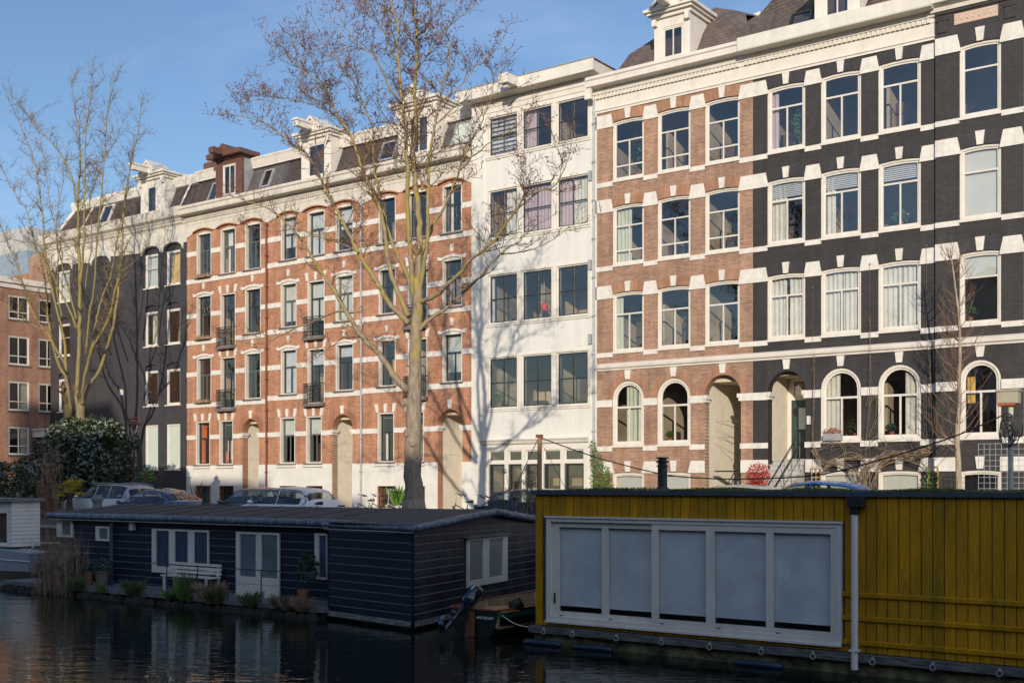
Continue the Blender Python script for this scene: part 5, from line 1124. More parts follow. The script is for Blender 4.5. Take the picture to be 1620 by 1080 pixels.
m_leafb = M('blue_green_leaf', (.05, .09, .07), .6, .3, 5); m_dry = M('dry_stalk', (.19, .125, .08), .9, .4, 6, c2=(.34, .25, .16)); m_grass = M('green_grass', (.05, .085, .02), .7, .4, 4, c2=(.13, .17, .06))
pot(PX(163), dl - .45, ZD, .15, .33, 'terracotta pot with low blue-green plant on the navy deck', m_terra, m_leafb, (.18, .16, .18))
pot(PX(182), dl - .4, ZD, .2, .36, 'wide grey-brown pot by the navy downpipe', M('grey_brown_pot', (.16, .12, .09), .8, .2, 5), m_leafb, (.28, .2, .2))
pot(PX(509), dl - .6, ZD, .13, .3, 'terracotta pot with a tall plant beside the front section wall', m_terra, m_leafd, (.16, .16, .5), 260)
pot(PX(508), dl - .35, ZD + .55, .17, .16, 'blue-grey hanging planter near the front section corner', M('blue_grey_planter', (.10, .14, .16), .7, .2, 5), m_leafd, (.22, .18, .22))
sb = MB()
for k in range(5): sb.box(PX(118) + .05 * (k % 2), PX(133) - .04 * (k % 2), dl - .6, dl - .3, ZD + .07 * k, ZD + .07 * k + .06)
for k in range(3): sb.box(PX(136), PX(156), dl - .6, dl - .3, ZD + .07 * k, ZD + .07 * k + .06)
tag(sb.build('brick_stack', m_terra), 'low stack of reddish bricks on the deck near the reeds', 'bricks')
m_soil = M('wet_soil_edge', (.018, .015, .010), .9, .5, 6, bump=.6)
mb = MB(); rr2 = random.Random(4)
for k in range(150):
    x = rr2.uniform(XL - 1.2, c0.x - .1); y = dl - 1.05 + rr2.uniform(-.12, .12); mb.lathe((x, y, -1.45), [(.14, 0), (.12, .10), (.04, .15 + rr2.random() * .06)], 5)
struct(mb.build('planted_edge', m_soil, smooth=True), 'stuff')
for k, (q, n, h, s, mt, lab) in enumerate(((125, 120, .55, .3, m_grass, 'dark grass clump beside the tall reeds'), (160, 60, .35, .2, m_leafg, 'small bright green tuft on the planted edge'), (212, 260, .5, .34, m_grass, 'round green grass clump at the planted edge left of the bench'),
        (268, 70, .3, .3, m_leafg, 'low yellow-green tuft in front of the window'), (290, 90, .75, .22, m_leafg, 'upright bright iris leaves in front of the bench'), (300, 60, .85, .25, m_grass, 'tall bent grass in front of the bench'), (335, 320, .6, .4, m_dry, 'large pale dry grass clump right of the bench'),
        (342, 160, .5, .35, m_grass, 'green grass clump growing through the dry one'), (398, 160, .42, .3, m_grass, 'green grass clump in front of the double doors'), (445, 200, .4, .28, m_grass, 'grass tuft right of the double doors'), (455, 140, .4, .3, m_dry, 'dry brown tuft right of the double doors'), (478, 160, .4, .3, m_dry, 'dry reddish weeds near the front section'))):
    tuft((P(q, 0, dl - 1.05).x, dl - 1.08, -1.25), n, h, s, mt, lab, group='clumps along the planted edge')
mb = MB()
for k in range(330):
    x = P(rr.uniform(64, 114), 0, 18.3).x + rr.gauss(0, .12); y = 18.3 + rr.uniform(-.3, .5); h = rr.uniform(.9, 1.85) * (1 if rr.random() < .8 else .6); lx, ly = rr.gauss(0, .16), rr.gauss(0, .12)
    mb.tube([(x, y, -1.4), (x + lx * .4, y + ly * .4, -1.4 + h * .6), (x + lx, y + ly, -1.4 + h)], [.008, .006, .002], 3)
    if rr.random() < .3: mb.add([(x + lx * .4, y, -1.4 + h * .6), (x + lx * .4 + .15, y, -1.4 + h * .6 + .12), (x + lx * .4 + .2, y, -1.4 + h * .6 - .02)], [(0, 1, 2)])
tag(mb.build('dry_reeds', m_dry), 'tall bundle of dry brown reeds at the left end of the navy houseboat', 'reeds')
# ================================================================ trees
def bark(name, c1, c2, lich, amt, sc=6, white=None):
    m, nt, b = newmat(name); tc = nd(nt, 'ShaderNodeTexCoord'); mp = nd(nt, 'ShaderNodeMapping'); mp.inputs['Scale'].default_value = (1, 1, .22); lk(nt, tc, 'Object', mp, 0)
    n = nd(nt, 'ShaderNodeTexNoise', i_Scale=sc * 2.0, i_Detail=8.0, i_Roughness=.7); lk(nt, mp, 0, n, 0)
    r = nd(nt, 'ShaderNodeValToRGB'); r.color_ramp.elements[0].position = .35; r.color_ramp.elements[1].position = .65; r.color_ramp.elements[0].color = c4(c1); r.color_ramp.elements[1].color = c4(c2); lk(nt, n, 0, r, 0)
    n2 = nd(nt, 'ShaderNodeTexNoise', i_Scale=1.7, i_Detail=6.0, i_Roughness=.65); lk(nt, tc, 'Object', n2, 0)
    sp = nd(nt, 'ShaderNodeSeparateXYZ'); lk(nt, tc, 'Object', sp, 0); hz = nd(nt, 'ShaderNodeMapRange', i_1=2.0, i_2=8.0, i_3=-.16, i_4=.10); lk(nt, sp, 'Z', hz, 0)
    ad = nd(nt, 'ShaderNodeMath', operation='ADD'); lk(nt, n2, 0, ad, 0); lk(nt, hz, 0, ad, 1)
    mr = nd(nt, 'ShaderNodeMapRange', i_1=.46, i_2=.66, i_3=0.0, i_4=amt); lk(nt, ad, 0, mr, 0)
    mx = nd(nt, 'ShaderNodeMixRGB'); lk(nt, mr, 0, mx, 0); lk(nt, r, 0, mx, 1); mx.inputs[2].default_value = c4(lich); lk(nt, mx, 0, b, 'Base Color')
    bp = nd(nt, 'ShaderNodeBump', i_Strength=.8, i_Distance=.03); lk(nt, n, 0, bp, 'Height'); lk(nt, bp, 0, b, 'Normal'); b.inputs['Roughness'].default_value = .9; return m
m_bark = bark('grey_brown_bark', (.15, .115, .08), (.36, .29, .21), (.33, .25, .04), .78)
m_bark2 = bark('green_grey_bark', (.13, .10, .05), (.28, .225, .12), (.29, .235, .045), .72)
m_twig = M('twig_bark', (.12, .075, .05), .9, .3, 3, c2=(.25, .18, .09)); m_bud = M('purple_buds', (.15, .04, .06), .8, .4, 6, c2=(.24, .065, .07))
m_birch = bark('pale_young_bark', (.20, .14, .09), (.46, .38, .28), (.30, .2, .1), .4)
m_rtwig = M('red_brown_twigs', (.20, .10, .06), .9, .3, 5, c2=(.32, .19, .12))
def smooth(pts, k=3):
    out = []; n = len(pts)
    for i in range(n - 1):
        p0, p1, p2, p3 = pts[max(0, i - 1)], pts[i], pts[i + 1], pts[min(n - 1, i + 2)]
        for j in range(k):
            t = j / k; out.append(.5 * ((2 * p1) + (p2 - p0) * t + (2 * p0 - 5 * p1 + 4 * p2 - p3) * t * t + (3 * p1 - p0 - 3 * p2 + p3) * t ** 3))
    out.append(pts[-1]); return out
class Tree:
    def __init__(s, seed): s.tr = MB(); s.tw = MB(); s.bd = MB(); s.r = random.Random(seed); s.tips = 0
    def limb(s, px, d0, d1, r0, r1, spawn=.45, tw=1.0, start=.3, n=8, upb=.4):
        L = len(px); pts = [P(x, y, d0 + (d1 - d0) * (i / (L - 1)) ** .8) for i, (x, y) in enumerate(px)]
        pts = smooth(pts, 4); m = len(pts); q = []
        for i, p in enumerate(pts): q.append(p + (Vector((s.r.gauss(0, .007), s.r.gauss(0, .02), s.r.gauss(0, .006))) if 0 < i < m - 1 else Vector()))
        r0 *= (.76 if spawn < 90 else 1); rad = [r0 + (r1 - r0) * (i / (m - 1)) ** .7 for i in range(m)]; s.tr.tube(q, rad, n)
        dist = 0; nxt = spawn
        for i in range(1, m):
            seg = (q[i] - q[i - 1]); dist += seg.length
            while dist > nxt:
                nxt += spawn * s.r.uniform(.6, 1.4)
                if i / m > start: s.branch(q[i], seg.normalized(), s.r.uniform(.6, 1.45) * tw, min(rad[i] * .5, .017), 1, upb)
        s.branch(q[-1], (q[-1] - q[-2]).normalized(), 1.0 * tw, max(r1 * .9, .006), 1, upb, side=False)
    def branch(s, p, d, L, r, lvl, upb, side=True):
        R_ = s.r
        if side:
            v = Vector((R_.gauss(0, 1), R_.gauss(0, 1), R_.gauss(0, .7))).normalized(); d = (d * .55 + v * .75 + Vector((0, 0, upb * .6))).normalized()
        n = 5 if lvl == 1 else (3 if lvl == 2 else 2); pts = [p]; cur = d
        for i in range(n):
            cur = (cur + Vector((R_.gauss(0, .2), R_.gauss(0, .2), R_.gauss(0, .16) + .07 * upb * 2))).normalized(); pts.append(pts[-1] + cur * L / n)
        s.tw.tube(pts, [r * (1 - .8 * i / n) + .0022 for i in range(n + 1)], 3, cap=False)
        if lvl == 1:
            for i in range(1, n + 1):
                for k in range(s.k1): s.branch(pts[i - 1].lerp(pts[i], R_.random()), cur, L * R_.uniform(.25, .5), r * .55, 2, upb)
        elif lvl == 2:
            for k in range(s.k2): s.branch(pts[R_.randint(1, n)], cur, L * R_.uniform(.3, .6), .003, 3, upb)
        if s.bud and lvl >= 2:
            for k in range(2 if lvl == 3 else 1):
                c = pts[-1 - k * (n > 1)]; a = Vector((R_.gauss(0, 1), R_.gauss(0, 1), R_.gauss(0, 1))).normalized() * s.bud * R_.uniform(.6, 1.3); b = Vector((R_.gauss(0, 1), R_.gauss(0, 1), R_.gauss(0, 1))).normalized() * s.bud * .45
                s.bd.add([c - a, c + b, c + a, c - b], [(0, 1, 2, 3)])
    k1 = 2; k2 = 2; bud = .042
    def finish(s, root, mb_, mt):
        s.tr.build('trunk', mb_, root, smooth=True); c = s.tw.build('crown', mt, root)
        if s.bud: s.bd.build('buds', m_bud, c)
T = thing('plane_tree', 'big bare tree with reddish buds in front of the orange brick houses', 'tree', P(654, 830, 26.3), 'bare trees on the quay')
t = Tree(11); dt = 26.3
t.limb([(655, 830), (654, 790), (653, 740), (654, 690), (655, 640), (656, 600), (657, 560), (658, 520), (661, 470), (660, 440)], dt, dt, .32, .14, 99, n=18)
t.tr.tube([P(655, 836, dt), P(655, 815, dt), P(654, 790, dt)], [.50, .40, .33], 14)
for x, y, r in ((648, 637, .10), (653, 685, .12), (660, 702, .08)): t.tr.lathe(P(x, y, dt) + Vector((0, -.24, 0)), [(r * 1.3, .06), (r * 1.1, -.03), (r * .6, -.05), (r * .3, -.01)], 10, axis='y')
LM = [
 ([(645, 618), (622, 592), (600, 560), (575, 535), (555, 505), (535, 470), (513, 437), (500, 417), (480, 385), (450, 350), (427, 332), (395, 320), (365, 310)], -1.5, .15, .012),
 ([(548, 492), (529, 494), (511, 502), (490, 512), (470, 518), (442, 532), (420, 542), (400, 544), (376, 540), (352, 530)], .8, .05, .008),
 ([(575, 535), (560, 533), (544, 535), (522, 549), (500, 567), (482, 580)], 1.6, .035, .006),
 ([(647, 511), (624, 489), (611, 473), (604, 460), (593, 441), (575, 414), (567, 399), (553, 372), (542, 350), (531, 330), (518, 303), (507, 281), (500, 268), (480, 239), (461, 227), (444, 212), (423, 198), (401, 188), (372, 183)], -2.2, .13, .010),
 ([(567, 399), (540, 385), (513, 377), (495, 370), (465, 362), (440, 366), (410, 362), (382, 352)], 1.5, .04, .006),
 ([(647, 500), (633, 469), (622, 441), (613, 403), (609, 368), (604, 341), (595, 317), (584, 290), (571, 263), (564, 238), (549, 204), (538, 188), (526, 164), (509, 138), (490, 121), (468, 102), (449, 85), (434, 75)], .8, .12, .010),
 ([(538, 188), (528, 181), (509, 171), (480, 162), (456, 156), (427, 155), (398, 160)], 2.2, .035, .006),
 ([(526, 164), (516, 145), (504, 123), (495, 99), (492, 80)], -1, .03, .006),
 ([(652, 460), (640, 425), (625, 395), (613, 362), (603, 325), (595, 277), (591, 252), (589, 204), (582, 184), (573, 160), (560, 133), (547, 113), (529, 100), (513, 88)], 2.0, .09, .008),
 ([(655, 480), (651, 417), (648, 386), (644, 319), (646, 274), (642, 243), (642, 200), (636, 164), (633, 124), (631, 98), (629, 67), (630, 44), (624, 22), (618, 0), (612, -25)], -1.0, .12, .015),
 ([(636, 164), (624, 151), (611, 127), (598, 100), (587, 84), (573, 76), (558, 58), (544, 40), (533, 13)], -2.6, .05, .008),
 ([(631, 98), (620, 82), (611, 58), (596, 33), (580, 13), (568, -12)], 1.0, .04, .008),
 ([(661, 470), (664, 397), (663, 363), (660, 314), (656, 279), (653, 243), (656, 222), (658, 191), (656, 151), (657, 116), (659, 89), (659, 58), (657, 27), (653, 0), (651, -28)], .3, .15, .02),
 ([(657, 116), (662, 107), (678, 84), (691, 64), (704, 47), (722, 33), (740, 18), (760, 4)], 1.8, .045, .008),
 ([(659, 58), (669, 51), (680, 38), (682, 18), (682, 0), (684, -22)], -1.2, .04, .01),
 ([(661, 470), (669, 426), (676, 386), (678, 337), (678, 297), (678, 257), (682, 232), (689, 196), (696, 156), (702, 129), (709, 104), (713, 84), (711, 66)], -.8, .10, .010),
 ([(698, 160), (720, 144), (736, 127), (751, 107), (767, 96), (777, 84)], 1.2, .035, .007),
 ([(664, 404), (678, 372), (689, 348), (702, 330), (711, 308), (722, 281), (731, 257), (740, 232), (753, 211), (764, 189), (773, 164), (780, 142), (782, 116)], 1.5, .075, .008),
 ([(731, 257), (753, 243), (778, 224), (798, 213), (818, 196)], .8, .035, .006),
 ([(664, 478), (689, 467), (711, 448), (731, 428), (747, 408), (767, 394), (787, 374), (800, 354), (815, 335), (830, 312), (855, 302), (877, 295), (892, 270), (899, 252)], -1.2, .10, .008),
 ([(830, 312), (828, 290), (832, 262)], 0, .02, .006),
 ([(662, 522), (676, 507), (693, 496), (711, 484), (731, 464), (751, 446), (767, 428), (787, 406), (804, 392), (820, 383), (835, 367), (856, 352)], 1.4, .10, .009),
 ([(790, 402), (815, 400), (840, 395), (865, 385), (885, 372), (905, 357), (922, 352)], 2.0, .035, .006),
 ([(668, 300), (660, 262), (650, 232), (640, 205), (622, 180)], 1.5, .05, .01),
 ([(646, 580), (632, 548), (622, 540), (612, 541)], -.6, .03, .006)]
base_d = {1: -.6, 2: -.5, 4: -1.0, 6: .7, 7: .7, 10: -.6, 11: -.6, 13: .2, 14: .2, 16: -.4, 18: 1.0, 20: -.9, 22: 1.1}
for i, (px, dd, r0, r1) in enumerate(LM):
    t.k1, t.k2 = (2, 2); b0 = base_d.get(i, 0)
    hi = min(y for _, y in px) < 260
    t.bud = .042 if hi else .016
    t.limb(px, dt + b0, dt + dd, r0, r1, spawn=.31 if hi else .50, tw=1.0 if hi else .66, start=.28 if len(px) > 8 else .1, n=8)
t.finish(T, m_bark, m_twig)
T = thing('poplar_tree', 'bare many-stemmed tree rising behind the flowering bush on the left', 'tree', P(118, 790, 34), 'bare trees on the quay')
t = Tree(23); t.bud = 0.0; dt = 34
t.limb([(112, 800), (110, 730), (108, 665), (106, 640)], dt, dt, .30, .2, 99, n=12); t.limb([(128, 800), (128, 730), (128, 665), (127, 640)], dt, dt, .28, .2, 99, n=12)
TL = [
 ([(128, 655), (139, 612), (155, 591), (167, 558), (178, 519), (186, 463), (192, 408), (193, 380), (195, 337), (201, 293), (210, 248), (219, 204), (222, 177)], 1.4, .15, .012),
 ([(190, 430), (211, 416), (228, 397)], 0, .04, .008),
 ([(131, 640), (131, 616), (139, 574), (150, 545), (163, 523), (173, 500), (180, 470), (188, 440)], -1.0, .11, .05),
 ([(139, 575), (147, 535), (156, 491), (164, 463), (175, 436), (183, 394), (187, 370), (196, 331), (203, 290), (207, 250)], 2.0, .09, .01),
 ([(136, 560), (142, 491), (150, 449), (153, 394), (155, 360), (160, 319), (166, 233), (170, 180), (175, 153), (181, 130)], -1.8, .09, .01),
 ([(124, 650), (122, 616), (126, 547), (126, 505), (126, 436), (125, 380), (124, 340), (123, 307), (127, 263), (126, 213), (119, 174), (114, 132)], .3, .18, .015),
 ([(128, 450), (133, 380), (133, 340), (134, 307), (136, 213), (142, 159), (145, 124)], -.8, .09, .01),
 ([(128, 500), (138, 430), (146, 380), (143, 340), (144, 300), (157, 260), (181, 224), (193, 198)], 1.0, .05, .008),
 ([(112, 655), (106, 602), (92, 574), (81, 536), (67, 519), (56, 502), (42, 466), (28, 422), (14, 388), (0, 352), (-14, 320)], -2.0, .12, .012),
 ([(66, 522), (36, 502), (12, 484), (-12, 470)], -1, .04, .01),
 ([(109, 655), (106, 586), (86, 547), (76, 505), (74, 463), (67, 422), (56, 388), (44, 337), (18, 296), (5, 268)], 1.8, .12, .01),
 ([(106, 632), (103, 547), (94, 505), (83, 463), (75, 416), (69, 378), (68, 352), (59, 278), (50, 242), (33, 201), (24, 180)], -.6, .12, .01),
 ([(98, 500), (90, 455), (92, 420), (90, 380), (86, 352), (79, 316), (67, 242), (60, 205)], 2.2, .06, .01),
 ([(121, 520), (111, 491), (92, 455), (78, 425), (60, 400), (38, 385), (15, 378)], -2.2, .08, .01),
 ([(121, 505), (106, 449), (94, 402), (89, 370), (92, 330), (100, 290)], 1.6, .07, .01),
 ([(122, 320), (116, 290), (110, 266), (89, 236), (68, 210), (47, 186), (28, 165), (20, 152)], -1.4, .06, .008),
 ([(124, 300), (112, 285), (95, 272), (72, 268)], .5, .03, .006),
 ([(130, 330), (150, 290), (160, 262), (176, 235)], .5, .035, .006)]
for i, (px, dd, r0, r1) in enumerate(TL):
    r0 *= 1.02; r1 *= 1.15
    t.limb(px, dt + (dd * .45 if px[0][1] < 560 else 0), dt + dd, r0, r1, spawn=.42, tw=1.0, start=.3 if len(px) > 6 else .1, n=8)
t.finish(T, m_bark2, m_twig)
# young birch in the front garden
T = thing('young_tree', 'slim bare young tree in front of the black houses', 'tree', P(1517, 785, 37.2))
t = Tree(5); t.bud = 0; t.k1 = 1; t.k2 = 1; tp = [P(x, y, 37.2) for x, y in ((1517, 790), (1516, 730), (1514, 690), (1518, 640), (1517, 600), (1519, 560), (1517, 500), (1512, 460), (1507, 420), (1503, 392))]
tp = smooth(tp, 3); t.tr.tube(tp, [.085 * (1 - i / (len(tp) - 1)) ** .9 + .008 for i in range(len(tp))], 9)
for k in range(84):
    f = rr.uniform(.16, .95); i = int(f * (len(tp) - 1)); p = tp[i]; a = rr.random() * 6.28; L = (1.5 - 1.15 * f) * rr.uniform(.7, 1.2); q = [p]; dv = Vector((math.cos(a), math.sin(a) * .7, .35)).normalized()
    for j in range(6): dv = (dv + Vector((rr.gauss(0, .08), rr.gauss(0, .08), .20))).normalized(); q.append(q[-1] + dv * L / 5)
    t.tw.tube(q, [.009 * (1 - j / 7) + .002 for j in range(7)], 4, cap=False)
    for j in range(4): s_ = q[rr.randint(1, 5)]; e_ = (dv + Vector((rr.gauss(0, .5), rr.gauss(0, .5), .2))).normalized(); t.tw.tube([s_, s_ + e_ * .2, s_ + e_ * .42 + Vector((0, 0, .06))], [.005, .004, .002], 3, cap=False)
t.finish(T, m_birch, m_rtwig)
# ---------------------------------------------------------------- shrubs and plants
def shrub(name, lab, base, blobs, n, size, mleaf, flowers=0, fm=None, cat='shrub', fs=.05, stems=True):
    t = thing(name, lab, cat, base); mb = MB(); tot = sum(b[1][0] * b[1][2] for b in blobs)
    for c, rad in blobs: leafy(mb, c, rad, int(n * rad[0] * rad[2] / tot), size, up=.3)
    mb.build('foliage', mleaf, t)
    if stems:
        st = MB()
        for c, rad in blobs:
            for k in range(5): e_ = Vector(c) + Vector((rr.uniform(-.6, .6) * rad[0], rr.uniform(-.6, .6) * rad[1], rr.uniform(-.2, .6) * rad[2])); b_ = Vector(base) + Vector((rr.gauss(0, .15), rr.gauss(0, .1), 0)); st.tube([b_, b_.lerp(e_, .5) + Vector((0, 0, .1)), e_], [.04, .025, .01], 5)
        st.build('stems', m_twig, t)
    if flowers:
        f = MB()
        for c, rad in blobs:
            for k in range(int(flowers * rad[0] * rad[2] / tot)):
                v = Vector((rr.gauss(0, 1), rr.gauss(-.6, .8), rr.gauss(.15, .9))).normalized(); p = Vector(c) + Vector((v.x * rad[0], v.y * rad[1], v.z * rad[2])) * rr.uniform(.9, 1.05)
                for j in range(9):
                    q = p + Vector((rr.gauss(0, 1), rr.gauss(0, 1), rr.gauss(0, .6))) * fs; a = Vector((rr.gauss(0, 1), rr.gauss(0, 1), rr.gauss(0, 1))).normalized() * fs * .6; b = a.orthogonal().normalized() * fs * .5; f.add([q - a, q + b, q + a, q - b], [(0, 1, 2, 3)])
        f.build('blossom', fm, t)
    return t
m_viburn = M('glossy_evergreen_leaf', (.018, .036, .014), .38, .4, 4, c2=(.05, .08, .028))
m_blos = M('cream_blossom', (.33, .35, .30), .8, .25, 5)
def B(x, y, d, rx, ry, rz): return (P(x, y, d), (rx, ry, rz))
shrub('viburnum_bush', 'big dark evergreen bush full of small white blossoms behind the parked cars', P(115, 815, 32.6),
      [B(rr.uniform(30, 200), rr.uniform(672, 745), 32.4, .42, .4, .38) for _ in range(0)] + [B(64, 712, 32.4, .5, .5, .45), B(92, 684, 32.4, .5, .5, .4), B(150, 668, 32.4, .42, .5, .36), B(205, 705, 32.4, .35, .4, .4), B(38, 738, 32.4, .5, .5, .4), B(112, 669, 32.5, .35, .4, .3), B(198, 735, 32.3, .5, .5, .5)] + [B(120, 740, 32.6, 2.1, 1.0, 1.85), B(75, 755, 32.6, 1.45, 1.0, 1.3), B(165, 720, 32.6, 1.25, 1.0, 1.5), B(110, 700, 32.6, 1.4, 1.0, 1.1), B(180, 765, 32.6, .9, 1.0, 1.0), B(172, 686, 32.6, .75, .7, .65), B(130, 684, 32.6, .9, .8, .6), B(52, 775, 32, 1.0, 1, 1.0)], 24000, .17, m_viburn, 850, m_blos, fs=.055)
shrub('viburnum_bush', 'darker low evergreen bush with few blossoms at the left picture edge', P(10, 830, 28), [B(12, 770, 28, 1.1, 1, 1.1), B(-30, 760, 28, 1.2, 1, 1.4), B(25, 800, 27, .9, .8, .6)], 5200, .16, m_viburn, 150, m_blos)
st = MB()
for k in range(60):
    p = P(rr.uniform(62, 92), 820, 27); st.tube([p, p + Vector((rr.gauss(0, .15), rr.gauss(0, .15), 1.4)), p + Vector((rr.gauss(0, .45), rr.gauss(0, .3), rr.uniform(2.2, 3.6)))], [.012, .008, .003], 3)
tag(st.build('bare_shrub', m_rtwig), 'thin bare brown stems standing in front of the flowering bush', 'shrub')
PT = thing('palm', 'small yellow-green fan palm behind the roof of the navy houseboat', 'palm', P(110, 838, 25.6))
MB().tube([P(110, 838, 25.6), P(110, 805, 25.6), P(110, 778, 25.6)], [.13, .12, .10], 10).build('trunk', m_birch if False else M('shaggy_palm_trunk', (.08, .055, .035), .9, .5, 14, bump=.8), PT)
pm = MB(); c = P(110, 777, 25.6)
for k in range(22):
    a = rr.random() * 6.28; el = rr.uniform(-.25, 1.1); d = Vector((math.cos(a) * math.cos(el), math.sin(a) * math.cos(el), math.sin(el))); h = c + d * rr.uniform(.22, .34); pm.tube([c, h], .008, 4)
    u = d.orthogonal().normalized(); w = d.cross(u)
    fa = Vector((0, 0, 1)).cross(d); fa = fa.normalized() if fa.length > .1 else u
    for j in range(-8, 9):
        th = j * .17; q = (d * math.cos(th) + fa * math.sin(th)).normalized(); tip = h + q * .42 * rr.uniform(.85, 1.1) - Vector((0, 0, .07 * abs(j) / 8 + .04)); n_ = q.cross(d.cross(fa)).normalized() * .014; pm.add([h, h.lerp(tip, .5) + n_, tip, h.lerp(tip, .5) - n_], [(0, 1, 2, 3)])
pm.build('fronds', M('palm_sunlit_green', (.40, .34, .02), .55, .3, 5, c2=(.55, .42, .03)), PT)  # sunlight put into the frond colour, as the palm stands shaded
shrub('red_bush', 'small bright red-leaved bush at the foot of the brick entrance pillar', P(1200, 785, 37.6), [B(1200, 752, 37.6, .42, .4, .45), B(1198, 770, 37.6, .34, .3, .3)], 1500, .075, M('red_leaf', (.45, .015, .015), .5, .35, 6, c2=(.60, .10, .06)))
shrub('climbing_plant', 'green climber beside the downpipe between the white and the brown-red house', P(948, 790, 39.2), [B(950, 755, 39.2, .5, .25, .55), B(943, 730, 39.4, .3, .2, .5), B(938, 710, 39.5, .15, .15, .45), B(955, 770, 39.2, .5, .3, .3)], 1500, .08, m_leafg)
shrub('green_shrub', 'low green shrub growing beside the street lamp', P(232, 785, 31.5), [B(232, 752, 31.5, .45, .3, .35)], 260, .12, m_leafg)
tuft(P(628, 800, 31.8) * 1.0, 160, .85, .42, m_leafg, 'bright green upright leaves between the bicycles and the big trunk', name='iris_clump', w=.02)
tuft(P(313, 800, 38.8), 60, 1.5, .8, m_twig, 'small bare bush in front of the white plinth of the first brick house', 'shrub', 'bare_bush', .004)
hy = MB(); hd = MB()
for k in range(26):
    b = P(rr.uniform(800, 846), 822, 25.5); tip = b + Vector((rr.gauss(0, .2), rr.gauss(0, .12), rr.uniform(.5, 1.45))); hy.tube([b, b.lerp(tip, .5) + Vector((rr.gauss(0, .04), 0, .05)), tip], [.009, .007, .004], 4)
    leafy(hd, tip, (.09, .09, .06), 26, .05)
HY = tag(hy.build('dried_hydrangea', m_dry), 'dried brown hydrangea heads in front of the dark parked car', 'plant'); hd.build('dry_blossom', M('dry_flower_head', (.30, .20, .15), .9, .3, 6), HY)
# wisteria on the black front
vi = MB()
def vine(pts, n, sp, r, d=39.72):
    for k in range(n):
        o = [P(x + rr.gauss(0, sp), y + rr.gauss(0, sp * .7), d - rr.random() * .18) for x, y in pts]; vi.tube(smooth(o, 3), r * rr.uniform(.5, 1.3), 4, cap=False)
vine([(1362, 778), (1355, 752), (1335, 735), (1310, 732), (1295, 728), (1288, 712)], 11, 4, .011)
vine([(1368, 778), (1368, 745), (1385, 728), (1410, 718), (1440, 716), (1470, 712), (1480, 698)], 16, 4.5, .011)
vine([(1300, 745), (1320, 730), (1350, 722), (1368, 732), (1364, 775)], 9, 5, .010); vine([(1395, 740), (1420, 722), (1450, 735), (1470, 745)], 6, 5, .008)
vine([(1380, 775), (1385, 745), (1405, 728), (1440, 722), (1465, 716)], 9, 5, .010); vine([(1288, 725), (1286, 690), (1288, 640), (1288, 560)], 2, .8, .008); vine([(1368, 740), (1372, 690), (1376, 630), (1377, 560), (1376, 500)], 2, 1.2, .007)
vine([(1376, 690), (1385, 665), (1390, 640), (1382, 625), (1374, 640)], 3, 3.5, .006); vine([(1478, 705), (1474, 660), (1472, 600), (1471, 540)], 2, .9, .006); vine([(1340, 722), (1336, 705), (1322, 697), (1312, 700)], 2, 3, .007); vine([(1390, 722), (1400, 705), (1392, 690), (1380, 698)], 3, 4, .006)
for k_ in range(14):
    xx_ = rr.uniform(1290, 1480); vine([(xx_, 728), (xx_ + rr.gauss(0, 12), 715), (xx_ + rr.gauss(0, 16), 702), (xx_ + rr.gauss(0, 20), rr.uniform(690, 712))], 1, 2, .005)
tag(vi.build('wisteria', m_dry), 'tangled bare brown wisteria stems over the basement windows of the black house', 'climbing plant')
def lattice(x0, x1, y0, y1, d, nx, nz, r, mat, lab, cat='trellis', nm='trellis'):
    a, b = P(x0, y1, d), P(x1, y0, d); mb = MB()
    for k in range(nx + 1): x = a.x + (b.x - a.x) * k / nx; mb.box(x - r, x + r, d - r, d + r, a.z, b.z)
    for k in range(nz + 1): z = a.z + (b.z - a.z) * k / nz; mb.box(a.x - r, b.x + r, d - r * 2.2, d - r * .2, z - r, z + r)
    return tag(mb.build(nm, mat), lab, cat)
m_lat = M('ochre_wood', (.42, .28, .12), .7, .2, 6)
lattice(1284, 1298, 738, 780, 39.75, 2, 5, .014, m_lat, 'narrow wooden trellis left of the basement windows of the black house'); lattice(1468, 1484, 738, 780, 39.75, 2, 5, .014, m_lat, 'narrow wooden trellis with green leaves right of the basement windows of the black house')
lattice(1548, 1640, 700, 790, 36.5, 10, 10, .006, m_zinc, 'grey wire mesh panel in front of the dark house at the right edge', 'mesh fence', 'mesh_fence')
ivy = MB(); leafy(ivy, P(1473, 765, 39.6), (.3, .12, .45), 260, .08); tag(ivy.build('climbing_ivy', m_leafg), 'green leaves growing on the trellis beside the black house', 'plant')
def sillplant(q, y, z, d, h, lab, mat, w=.2, potm=None, n=140):
    p = P(q, 0, d); t = thing('window_plant', lab, 'plant', (p.x, d, z)); MB().lathe((p.x, d, z), [(.07, 0), (.10, .17), (.09, .17)], 10).build('pot', potm or m_terra, t); mb = MB(); leafy(mb, (p.x, d, z + .17 + h / 2), (w, .13, h / 2), n, .11, up=.4); mb.build('leaves', mat, t)
sillplant(1447, 0, 3.22, 40.42, .55, 'lush green plant in a yellow pot behind the second arched window of the black house', m_leafg, .28, M('yellow_pot', (.62, .30, .02), .5, .1, 4), 240)
sillplant(1354, 0, 3.22, 40.42, .5, 'dark green houseplant behind the first arched window of the black house', m_leafd, .26, None, 220)
sillplant(1411, 0, 3.22, 40.42, .3, 'small succulent pot behind the left pane of the second arched window', m_leafb, .18)
sillplant(1408, 0, 6.95, 40.42, .5, 'leafy plant before the curtain of the third window above the arches', m_leafg, .3)
sillplant(1425, 0, 10.45, 40.42, .35, 'bright green plant in the window reflecting the roofs', m_leafg, .25)
sillplant(1268, 0, 13.8, 40.42, 1.3, 'tall green houseplant in the first top window of the black house', m_leafg, .34, None, 300)
